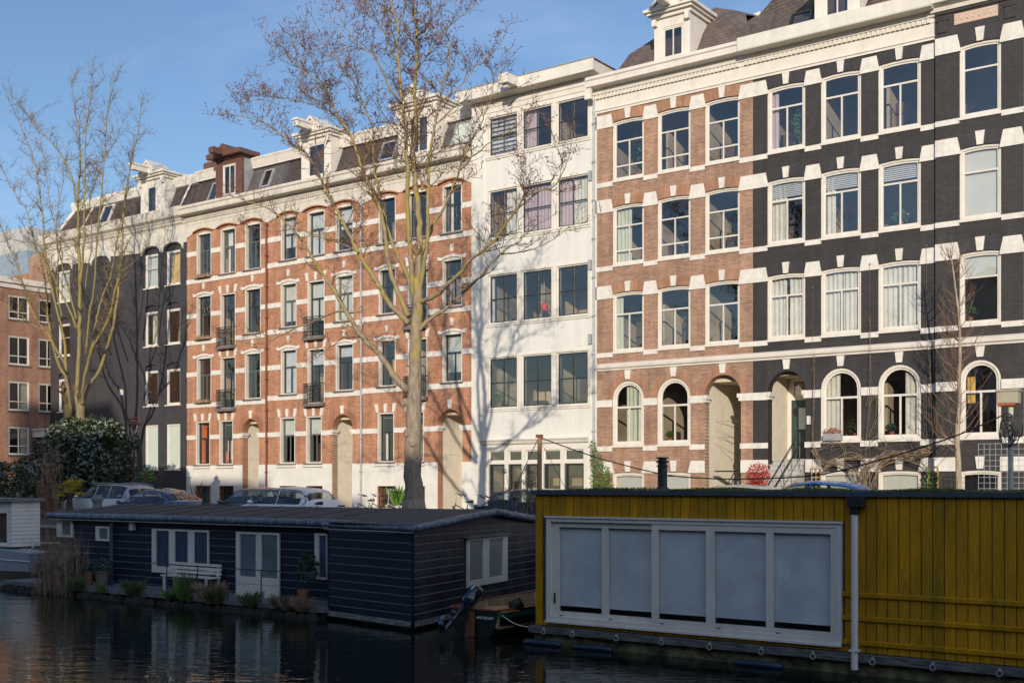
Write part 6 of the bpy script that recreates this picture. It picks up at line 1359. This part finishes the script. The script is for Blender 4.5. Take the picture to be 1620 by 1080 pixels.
sillplant(1008, 0, 13.8, 40.42, 1.5, 'tall dark houseplant in the first top window of the brown-red house', m_leafd, .26, None, 300)
sillplant(790, 0, 4.9, 40.4, .45, 'yellow-green houseplant in the lowest left window of the white house', m_leafg, .35)
sillplant(1060, 0, 3.22, 40.42, .25, 'small green plant behind the second arched window of the brown-red house', m_leafg, .2)
sillplant(1535, 0, 6.95, 40.3, .4, 'spiky green plant in the curtainless window of the dark right house', m_leafg, .25)
lt = thing('lantern', 'red paper lantern hanging in the middle window of the white house', 'lantern', P(861, 486, 40.7)); p = P(861, 486, 40.7)
MB().lathe(p, [(.08, -.2), (.15, -.15), (.16, .05), (.1, .16), (.03, .2)], 10).build('shade', M('red_paper', (.7, .06, .02), .6, .2, 6), lt); MB().tube([p + Vector((0, 0, .2)), p + Vector((0, 0, 1.1))], .012, 5).build('cord', m_cream, lt)
pl = thing('planter_box', 'grey planter box with dry pink heather on the sill of the first arched window', 'planter', P(1316, 700, 39.85)); a = P(1303, 0, 39.85).x; b = P(1331, 0, 39.85).x
MB().box(a, b, 39.78, 39.97, 3.12, 3.36).build('box', m_lead, pl); mb = MB(); leafy(mb, ((a + b) / 2, 39.87, 3.42), ((b - a) / 2, .1, .13), 260, .08, up=.6); mb.build('heather', M('pink_heather', (.38, .18, .12), .9, .3, 6), pl)
for q, y_, z_ in ((322, 0, 9.2), (322, 0, 5.87), (322, 0, 12.45)):
    mb = MB(); x = P(q, 0, 39.85).x; mb.box(x - .5, x + .5, 39.72, 39.9, z_ - .02, z_ + .13); leafy(mb, (x, 39.8, z_ + .15), (.5, .1, .06), 80, .08)
    tag(mb.build('flower_box', m_dry), {9.2: 'brown flower box under the second highest window of the leftmost brick column', 5.87: 'brown flower box under the lower window of the leftmost brick column', 12.45: 'brown flower box under the top window of the leftmost brick column'}[z_], 'flower box', 'flower boxes of the first brick house')
# ---------------------------------------------------------------- cars
m_tyre = M('tyre_rubber', (.015, .015, .016), .85, .2, 6); m_rim = M('alloy_rim', (.45, .46, .48), .3, .1, 4, metal=.8)
m_carglass = GLASS('car_glass', tint=(.74, .80, .80), ior=1.7, wob=0); m_tail = M('red_tail_lamp', (.35, .02, .015), .2, .1, 4, coat=.5); m_head = M('clear_lamp', (.6, .62, .62), .15, .05, 4, coat=.5)
def paint(name, c, met=.0): return M(name, c, .32, .04, 1, metal=met, coat=.9)
PR = { # x/L, top z, half width at top (fraction), kind
 'hatch': ([(0, .62, .70), (.03, .72, .78), (.10, .86, .82), (.22, .95, .84), (.27, .985, .83), (.40, 1.36, .66), (.47, 1.44, .67), (.60, 1.475, .68), (.80, 1.43, .66), (.89, 1.36, .62), (.955, 1.02, .76), (.99, .80, .80), (1, .55, .78)], 4, 6, 9, 10, .93, [(.275, .585), (.60, .875)]),
 'sedan': ([(0, .55, .68), (.03, .66, .78), (.10, .78, .84), (.25, .90, .85), (.30, .93, .84), (.42, 1.30, .66), (.50, 1.40, .67), (.62, 1.43, .67), (.72, 1.37, .66), (.78, 1.28, .64), (.90, 1.02, .78), (.985, .96, .78), (1, .60, .76)], 4, 6, 9, 10, .90, [(.305, .555), (.57, .83)]),
 'suv': ([(0, .70, .70), (.03, .84, .80), (.10, .98, .84), (.22, 1.06, .85), (.27, 1.10, .84), (.38, 1.50, .68), (.46, 1.58, .70), (.62, 1.61, .71), (.82, 1.58, .70), (.91, 1.50, .66), (.97, 1.10, .78), (.99, .85, .82), (1, .60, .80)], 4, 6, 9, 10, 1.03, [(.275, .51), (.525, .70), (.715, .90)]),
 'wagon': ([(0, .60, .68), (.03, .70, .78), (.10, .82, .84), (.25, .93, .85), (.30, .96, .84), (.41, 1.34, .66), (.48, 1.44, .68), (.62, 1.47, .69), (.82, 1.44, .68), (.91, 1.34, .64), (.97, 1.00, .78), (.99, .85, .80), (1, .55, .78)], 4, 6, 9, 10, .91, [(.305, .54), (.555, .74), (.755, .90)]),
}
def car(kind, lab, x0, d, L, Wd, col, dz=0, rails=False, group='cars parked along the far quay', wiper=None, chrome=False):
    prof, iw0, iw1, ir0, ir1, zb, wins = PR[kind]; hw = Wd / 2; t = local(thing('parked_car', lab, 'car', (x0, d, dz), group))
    def top(f):
        for i in range(len(prof) - 1):
            a, b = prof[i], prof[i + 1]
            if f <= b[0]: k = (f - a[0]) / (b[0] - a[0]); return [a[j] + (b[j] - a[j]) * k for j in (1, 2)]
        return prof[-1][1:]
    def half(f): return hw * (.80 + .20 * min(1, f / .10) ** .6) * (1 - .10 * max(0, (f - .9) / .1) ** 2)
    def sec(f):
        zt, wt = top(f); h = half(f); belt = min(zb, zt - .05); g = zt > zb + .12; wt = h * wt
        s = [(h * .90, .20), (h * .985, .34), (h, belt * .62), (h * .97, belt - .03), (h * .945, belt)]
        if g: s += [(wt + (h * .945 - wt) * .25, zt - (zt - belt) * .28), (wt, zt - .07), (wt * .86, zt - .02), (wt * .5, zt + .0), (0, zt + .015)]
        else: s += [(h * .93, belt + .015), (h * .88, zt - .03), (h * .78, zt - .01), (h * .5, zt + .005), (0, zt + .015)]
        return s
    wa, wb = prof[iw0][0] + .008, prof[iw1][0] - .02; ra, rb_ = prof[ir0][0] + .015, prof[ir1][0] - .012
    fs_ = sorted(set([p[0] for p in prof] + [.06, .15, .34, .53, .66, .74, .86, wa, wb, ra, rb_] + [q for w_ in wins for q in w_])); mb = MB(); vs = []
    for f in fs_:
        s = sec(f); vs += [(f * L, -y, z) for y, z in s] + [(f * L, y, z) for y, z in reversed(s[:-1])]
    n = 19; F = []
    for i in range(len(fs_) - 1):
        fm = (fs_[i] + fs_[i + 1]) / 2; sk_ = set()
        if any(a <= fm <= b for a, b in wins): sk_ |= {4, 5, 12, 13}
        if wa <= fm <= wb or ra <= fm <= rb_: sk_ |= {6, 7, 8, 9, 10, 11}
        for k in range(n - 1):
          if k not in sk_: F.append((i * n + k, i * n + k + 1, (i + 1) * n + k + 1, (i + 1) * n + k))
    mb.add(vs, F); mb.add(vs[:n], [tuple(range(n))]); mb.add(vs[-n:], [tuple(range(n))]); bo = mb.build('body', col, t, smooth=True)
    bo.modifiers.new('edge', 'WEIGHTED_NORMAL')
    def side(f, k, s, off):
        zt, wt = top(f); h = half(f); belt = min(zb, zt - .05); wt = h * wt; z = belt + (zt - .07 - belt) * k; y = h * .945 + (wt - h * .945) * k + off; return (f * L, s * y, z)
    for s in (-1, 1):
        for wi, (a, b) in enumerate(wins):
            for nm, off, ins, mt in (('side_window', .0, .0, m_carglass),):
                q = []; m = 10
                kt = lambda f: 1.0
                for i in range(m + 1): f = a + ins + (b - a - 2 * ins) * i / m; q.append((side(f, 0, s, off), side(f, kt(f) * (1 - ins * 4), s, off)))
                vs = [p for pr in q for p in pr]; w = MB().add(vs, [(2 * i, 2 * i + 2, 2 * i + 3, 2 * i + 1) for i in range(m)])
                so = w.build(nm, mt, t)
                MB().tube([vs[2 * i] for i in range(m + 1)] + [vs[2 * i + 1] for i in range(m, -1, -1)] + [vs[0]], .012, 4).build('window_seal', m_iron, so)
        if chrome: q = [side(a_, .0, s, .02) for a_ in (wins[0][0] - .01, .5, wins[-1][1])]; MB().tube([side(wins[0][0] + (wins[-1][1] - wins[0][0]) * i / 14, max(.06, min(.95, (top(wins[0][0] + (wins[-1][1] - wins[0][0]) * i / 14)[0] - .10 - zb) / max(.05, top(wins[0][0] + (wins[-1][1] - wins[0][0]) * i / 14)[0] - .07 - zb))), s, .012) for i in range(15)], .010, 5).build('chrome_trim', m_rim, t)
    for nm, (i0, i1) in (('windscreen', (iw0, iw1)), ('rear_window', (ir0, ir1))):
        fa, fb = prof[i0][0], prof[i1][0]; 
        fa, fb = (wa, wb) if nm == 'windscreen' else (ra, rb_)
        vs = []; F = []
        for i in range(6):
            f = fa + (fb - fa) * i / 5; s = sec(f); zt = s[-1][1]; w6 = s[6][0] if s[6][1] > zb else s[6][0] * .92; ups = Vector(((-.5 if nm == 'windscreen' else .5) * .01, 0, .014))
            for k in range(7): y = w6 * 1.0 * (-1 + 2 * k / 6); vs.append(Vector((f * L, y, zt + .0 - (abs(-1 + 2 * k / 6) ** 3) * .05)) + ups)
            if i: F += [(7 * (i - 1) + k, 7 * (i - 1) + k + 1, 7 * i + k + 1, 7 * i + k) for k in range(6)]
        MB().add(vs, F).build(nm, m_carglass, t, smooth=True)
    for s in (-1, 1):
        for f in (.18, .80):
            wm = MB().lathe((f * L, s * (hw - .10), .31), [(.20, -.1), (.31, -.1), (.325, -.05), (.325, .06), (.30, .10), (.21, .105), (.20, .08)], 20, axis='y'); wo = wm.build('wheel', m_tyre, t, org=(0, 0, 0), smooth=True)
            MB().lathe((f * L, s * (hw - .02), .31), [(.0, 0), (.20, .015 * s), (.205, 0)], 16, axis='y').build('rim', m_rim, wo)
            MB().lathe((f * L, s * (hw - .012), .33), [(.335, -.02), (.36, -.02), (.36, .02), (.335, .02)], 20, axis='y').build('wheel_arch', m_iron, t)
        sd = side(wins[0][0] + .025, 0, s, .0); MB().tube([(sd[0], sd[1], sd[2] + .02), (sd[0], sd[1] + s * .10, sd[2] + .05), (sd[0] + .02, sd[1] + s * .20, sd[2] + .06)], [.03, .075, .06], 8).build('wing_mirror', col if wiper is None else m_iron, t, smooth=True)
        sf = sec(.03)[2]; MB().add([(.02 * L, s * half(.02) * .96, .62), (.10 * L, s * (half(.10) + .006), .70), (.12 * L, s * (half(.12) + .006), .80), (.04 * L, s * half(.04) * .99 + s * .004, .68)], [(0, 1, 2, 3)]).build('headlight', m_head, t)
        fr = .955
        MB().add([(.93 * L, s * (half(.93) * .93), zb + .05), (1.0 * L + .01, s * half(1) * .80, zb - .12), (1.0 * L + .012, s * half(1) * .84, zb - .30), (.95 * L, s * (half(.95) + .008), zb - .22), (.915 * L, s * (half(.915) * .955 + .012), zb - .02)], [(0, 1, 2, 3, 4)]).build('tail_light', m_tail, t)
        if kind != 'sedan': MB().add([side(.895, .96, s, .010), side(.925, .96, s, .012), side(.99, 0, s, .014), side(.945, 0, s, .010)], [(0, 1, 2, 3)]).build('tail_light', m_tail, t)
        if rails: MB().tube([(f * L, s * (half(f) * top(f)[1] * .93), top(f)[0] + .03) for f in (.42, .46, .6, .75, .86, .90)], .018, 6).build('roof_rail', m_rim, t)
    MB().box(.1 * L, .9 * L, -hw * .75, hw * .75, .35, .50).box(.34 * L, .40 * L, -.55, -.1, .5, 1.15).box(.34 * L, .40 * L, .1, .55, .5, 1.15).box(.58 * L, .64 * L, -.6, .6, .5, 1.1).build('seats', m_iron, t)
    return t
def cx_(q, d): return P(q, 0, d).x
m_blk = M('number_plate', (.7, .55, .05), .5, .05, 4)
d1, d2 = 26.5, 28.6
CL = [('suv', 'silver estate car with roof rails behind the dark blue saloon', cx_(92, d2 - .9), d2, 4.75, 1.86, paint('silver_paint', (.40, .41, .44), .3), True, False),
      ('sedan', 'dark blue saloon with chrome window line parked by the flowering bush', cx_(150, d1 - .9), d1, 4.7, 1.82, paint('dark_blue_paint', (.03, .085, .17), .2), False, True),
      ('wagon', 'dark grey estate car between the blue saloon and the white hatchback', cx_(308, d2 - .9), d2, 4.55, 1.82, paint('dark_grey_paint', (.07, .08, .10), .2), False, False),
      ('hatch', 'white hatchback with tall red tail lights left of the big trunk', cx_(362, d1 - .85), d1, 3.75, 1.7, paint('white_car_paint', (.74, .74, .74)), False, False),
      ('wagon', 'dark blue-grey car between the trunk and the yellow houseboat', cx_(715, d1 - .9) - .5, d1, 4.4, 1.82, paint('slate_blue_paint', (.05, .08, .11), .2), False, False),
      ('hatch', 'pale silver car whose roof just shows over the yellow houseboat below the entrance arch', cx_(1062, 31 - .85) - .6, 31.0, 4.0, 1.7, paint('pale_silver_paint', (.50, .50, .50), .2), False, False),
      ('hatch', 'bright blue car showing its roof over the yellow houseboat', cx_(1243, d1 - .85) - 1.7, d1 + .2, 3.55, 1.65, paint('bright_blue_paint', (.015, .24, .60)), False, False)]
for k, lab, x, d, L, Wd, col, ra, chm in CL:
    q_ = car(k, lab, x, d, L, Wd, col, .0 if k != 'hatch' else .03, ra, chrome=chm or 'blue-grey' in lab or 'white' in lab)
    if 'bright blue' in lab: q_.scale = (1, 1, 1.115)
    if 'pale silver' in lab: q_.scale = (1, 1, 1.05)
# ---------------------------------------------------------------- bicycles
def bike(x, d, rot, lab, mat, tall=1.0):
    t = local(thing('bicycle', lab, 'bicycle', (x, d, 0), 'bicycles parked along the quay')); t.rotation_euler = (0, 0, rot)
    for xx in (0, 1.08):
        w = MB().tube([(xx + .34 * math.cos(a), 0, .35 + .34 * math.sin(a)) for a in [k * math.pi / 12 for k in range(25)]], .018, 6)
        for k in range(14): a = k * math.pi / 7; w.tube([(xx, 0, .35), (xx + .33 * math.cos(a), 0, .35 + .33 * math.sin(a))], .003, 3)
        w.build('wheel', m_tyre, t)
    f = MB(); f.tube([(0, 0, .35), (.16, 0, .62), (.24, 0, .92)], .018, 6).tube([(.2, 0, .75), (.52, 0, .33)], .018, 6).tube([(.24, 0, .88), (.60, 0, .70)], .016, 6).tube([(.52, 0, .33), (.68, 0, .92)], .017, 6).tube([(.52, 0, .33), (1.08, 0, .35), (.64, 0, .78)], .012, 6); f.tube([(.62, 0, .74), (1.15, 0, .74), (1.08, 0, .35)], .01, 5)
    f.build('frame', mat, t)
    h = MB().tube([(.24, 0, .9), (.27, 0, 1.10 * tall)], .013, 6).tube([(.52, -.30, 1.04 * tall), (.36, -.29, 1.10 * tall), (.26, -.18, 1.12 * tall), (.27, 0, 1.10 * tall), (.26, .18, 1.12 * tall), (.36, .29, 1.10 * tall), (.52, .30, 1.04 * tall)], .013, 6); H_ = h.build('handlebar', m_zinc, t)
    MB().tube([(.40, -.295, 1.085 * tall), (.54, -.30, 1.03 * tall)], .022, 6).tube([(.40, .295, 1.085 * tall), (.54, .30, 1.03 * tall)], .022, 6).build('grip', m_tyre, H_)
    MB().tube([(.60, 0, .97), (.72, 0, .99), (.86, 0, .99)], [.02, .045, .06], 8).build('saddle', m_tyre, t); MB().lathe((.17, 0, .80), [(.02, -.05), (.05, 0), (.05, .04)], 8).build('lamp', m_zinc, t)
for q, d, rot, lab, mt, tl in ((556, 31.5, .9, 'leftmost dark bicycle right of the white hatchback', m_iron, 1.1), (580, 31.5, 1.2, 'black bicycle left of the tall sloping handlebar', m_iron, 1.1), (604, 31.3, 1.0, 'bicycle with a high swept handlebar near the green leaves', m_zinc, 1.25), (625, 31.5, 1.4, 'black bicycle directly left of the big trunk', m_iron, 1.08), (385, 25.75, .5, 'bicycle whose handlebar shows before the white hatchback bonnet', m_iron, 1.13), (425, 25.75, .6, 'bicycle before the door of the white hatchback', m_iron, 1.13), (470, 25.75, .4, 'bicycle before the rear wheel of the white hatchback', m_leafg, 1.13),
        (710, 31.0, .9, 'bicycle right of the big trunk beside the dark car bonnet', m_iron, 1.15), (742, 25.8, .4, 'bicycle before the bonnet of the dark blue-grey car', m_iron, 1.16), (790, 25.8, .5, 'bicycle behind the dried hydrangea', m_zinc, 1.12)):
    bike(cx_(q, d), d, rot, lab, mt, tl)
# ---------------------------------------------------------------- street furniture
ld = 31.2; b = P(212, 0, ld); LP = thing('street_lamp', 'old crown topped cast iron street lamp beside the flowering bush', 'street lamp', (b.x, ld, .12)); zz = lambda y: P(212, y, ld).z; x, y = b.x, ld
MB().lathe((x, y, .12), [(.16, 0), (.16, .5), (.11, .6), (.07, .75), (.065, 1.6), (.09, 1.62), (.05, 1.7), (.04, zz(705) - .12)], 12).tube([(x - .18, y, zz(706)), (x + .18, y, zz(706))], .018, 6).build('post', M('maroon_iron', (.03, .012, .010), .45, .2, 5), LP)
ly = MB()
for s in (-1, 1): ly.tube([(x, y, zz(705)), (x + s * .10, y, zz(700)), (x + s * .14, y, zz(695)), (x + s * .10, y, zz(689)), (x, y, zz(687))], .018, 6)
z0, z1 = zz(686), zz(671)
for a in (0, 1, 2, 3): an = math.pi / 4 + a * math.pi / 2; ly.tube([(x + .10 * math.cos(an), y + .10 * math.sin(an), z0), (x + .22 * math.cos(an), y + .22 * math.sin(an), z1)], .010, 5)
LN = ly.build('lantern_frame', m_iron, LP)
MB().lathe((x, y, 0), [(.09, z0), (.20, z1)], 8).build('lantern_glass', m_glass, LN)
MB().lathe((x, y, z1), [(.30, -.02), (.30, .04), (.16, .10), (.14, .20), (.19, .24), (.10, .27), (.03, .36)], 8).build('crown', M('maroon_iron_b', (.06, .018, .015), .45, .2, 5), LP)
ud = 26.2; p = P(1599, 0, ud); zz = lambda y: P(1599, y, ud).z; UB = thing('utility_post', 'pale post carrying a rusty grey box with black cable coils at the right edge', 'utility post', (p.x, ud, 0))
MB().lathe((p.x, ud, 0), [(.055, 0), (.055, zz(640))], 10).build('post', M('pale_green_grey', (.42, .42, .34), .7, .15, 6), UB)
MB().box(P(1579, 0, ud).x, P(1613, 0, ud).x, ud - .12, ud + .12, zz(638), zz(618)).box(P(1577, 0, ud).x, P(1615, 0, ud).x, ud - .15, ud + .15, zz(619), zz(616)).build('box', M('rusty_grey_box', (.42, .38, .28), .8, .15, 3, c2=(.36, .33, .25), dirt=.9, dirtc=(.30, .09, .04)), UB)
MB().box(P(1580, 0, ud).x, P(1608, 0, ud).x, ud - .13, ud + .1, zz(642), zz(637)).build('rust_strip', M('rust', (.26, .07, .03), .9, .4, 9), UB)
cb = MB()
for k in range(9):
    r = rr.uniform(.10, .26); c = Vector((p.x - .02 + rr.gauss(0, .08), ud - .08, zz(665) - r * rr.uniform(.6, 1.5))); e_ = rr.uniform(.9, 1.7)
    cb.tube([c + Vector((r * math.cos(a) * .7, rr.gauss(0, .008), r * e_ * math.sin(a))) for a in [j * math.pi / 8 for j in range(17)]], .010, 5)
cb.build('cable_coils', m_iron, UB)
wd = 25.6; q0, q1 = P(853, 825, wd), P(853, 690, wd); WP = thing('wooden_post', 'weathered wooden post with guy wires behind the left end of the yellow houseboat', 'post', q0)
MB().tube([(q0.x, wd, 0), (q1.x + .02, wd, q1.z)], [.075, .06], 10).build('post', M('orange_weathered_wood', (.36, .20, .09), .8, .25, 4, stretch=(3, 3, .5), bump=.3), WP); MB().box(q1.x - .06, q1.x + .08, wd - .08, wd + .08, q1.z - .03, q1.z + .05).build('rusty_cap', M('rust_cap', (.2, .07, .04), .8, .3, 8), WP)
MB().tube([q1, P(813, 775, 25.5), P(800, 812, 25.5)], .010, 5).tube([q1 - Vector((0, 0, .05)), P(925, 830, 27)], .006, 4).build('guy_wire', m_iron, WP)
pts = [P(x, y, wd + (ud - wd) * k / 8) for k, (x, y) in enumerate(((855, 692), (940, 722), (1040, 748), (1110, 756), (1190, 757), (1300, 750), (1410, 722), (1510, 690), (1590, 655)))]
tag(MB().tube(smooth(pts, 4), .016, 6).build('overhead_cable', m_iron), 'black cable sagging from the wooden post to the rusty box', 'cable')
# ================================================================ light, sky, camera
EL = math.radians(13.8); SD = Vector((.51, -.86, 0)).normalized() * math.cos(EL) + Vector((0, 0, math.sin(EL)))   # towards the sun
sl = bpy.data.lights.new('sun', 'SUN'); sl.energy = 3.35; sl.angle = math.radians(.55); sl.color = (1.0, .885, .735); so = bpy.data.objects.new('sun', sl); COL.objects.link(so)
so.rotation_euler = SD.to_track_quat('Z', 'Y').to_euler(); so.location = (20, -30, 40)
w = bpy.data.worlds.new('World'); SC.world = w; w.use_nodes = True; nt = w.node_tree; bg_ = nt.nodes['Background']
sk = nt.nodes.new('ShaderNodeTexSky'); sk.sky_type = 'NISHITA'; sk.sun_disc = False; sk.sun_elevation = EL; sk.sun_rotation = math.atan2(SD.x, SD.y); sk.air_density = 1.0; sk.dust_density = .6; sk.ozone_density = 1.6
tc = nd(nt, 'ShaderNodeTexCoord'); mp = nd(nt, 'ShaderNodeMapping'); mp.inputs['Scale'].default_value = (1.2, 1.2, 4.5); mp.inputs['Rotation'].default_value = (.25, .1, 0); lk(nt, tc, 'Generated', mp, 0)
n = nd(nt, 'ShaderNodeTexNoise', i_Scale=1.7, i_Detail=7.0, i_Roughness=.62, i_Distortion=.5); lk(nt, mp, 0, n, 0)
mr = nd(nt, 'ShaderNodeMapRange', i_1=.50, i_2=.76, i_3=0.0, i_4=.26); lk(nt, n, 0, mr, 0)
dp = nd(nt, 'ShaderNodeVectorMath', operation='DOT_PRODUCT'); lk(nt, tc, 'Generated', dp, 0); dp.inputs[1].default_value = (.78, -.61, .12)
bk_ = nd(nt, 'ShaderNodeMapRange', i_1=-.1, i_2=.8, i_3=0.0, i_4=.55); nt.links.new(dp.outputs['Value'], bk_.inputs[0])  # unseen bright cloud added towards the sun, as fill
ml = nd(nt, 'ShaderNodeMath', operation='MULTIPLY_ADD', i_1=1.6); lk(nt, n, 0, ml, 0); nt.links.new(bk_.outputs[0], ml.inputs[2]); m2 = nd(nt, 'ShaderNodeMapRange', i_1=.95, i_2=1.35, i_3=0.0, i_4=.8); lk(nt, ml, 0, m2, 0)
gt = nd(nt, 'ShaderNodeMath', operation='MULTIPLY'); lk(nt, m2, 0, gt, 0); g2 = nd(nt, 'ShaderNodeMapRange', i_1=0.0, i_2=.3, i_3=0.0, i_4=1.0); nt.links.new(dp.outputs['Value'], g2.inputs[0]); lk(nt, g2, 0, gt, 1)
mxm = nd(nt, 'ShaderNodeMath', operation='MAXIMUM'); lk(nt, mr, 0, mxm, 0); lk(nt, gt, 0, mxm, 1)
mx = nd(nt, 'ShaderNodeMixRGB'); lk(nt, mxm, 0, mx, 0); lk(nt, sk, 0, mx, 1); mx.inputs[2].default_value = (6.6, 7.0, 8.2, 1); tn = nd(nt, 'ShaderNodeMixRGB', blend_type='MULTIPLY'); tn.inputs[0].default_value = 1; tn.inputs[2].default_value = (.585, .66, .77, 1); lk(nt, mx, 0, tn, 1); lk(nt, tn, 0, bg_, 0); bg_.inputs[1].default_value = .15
cam = bpy.data.cameras.new('camera'); co = bpy.data.objects.new('camera', cam); COL.objects.link(co); co.location = (0, 0, EYE); co.rotation_euler = (math.pi / 2, 0, math.atan2(.5933, .8050))
cam.lens = 36 * FPX / 1620; cam.sensor_width = 36; cam.shift_y = (HZ - 540) / 1620; cam.clip_end = 5000; cam.clip_start = .1; SC.camera = co
SC.view_settings.view_transform = 'Standard'; SC.view_settings.look = 'None'; SC.view_settings.exposure = .36; SC.view_settings.gamma = 1
SC.render.engine = 'CYCLES'; SC.cycles.max_bounces = 7; SC.cycles.diffuse_bounces = 3; SC.cycles.glossy_bounces = 4; SC.cycles.transparent_max_bounces = 12; SC.cycles.caustics_reflective = False; SC.cycles.caustics_refractive = False
SC.cycles.use_denoising = True; SC.cycles.sample_clamp_indirect = 6
for o in list(bpy.data.objects):
    if o.type == 'MESH' and o.name.startswith('street'): pass
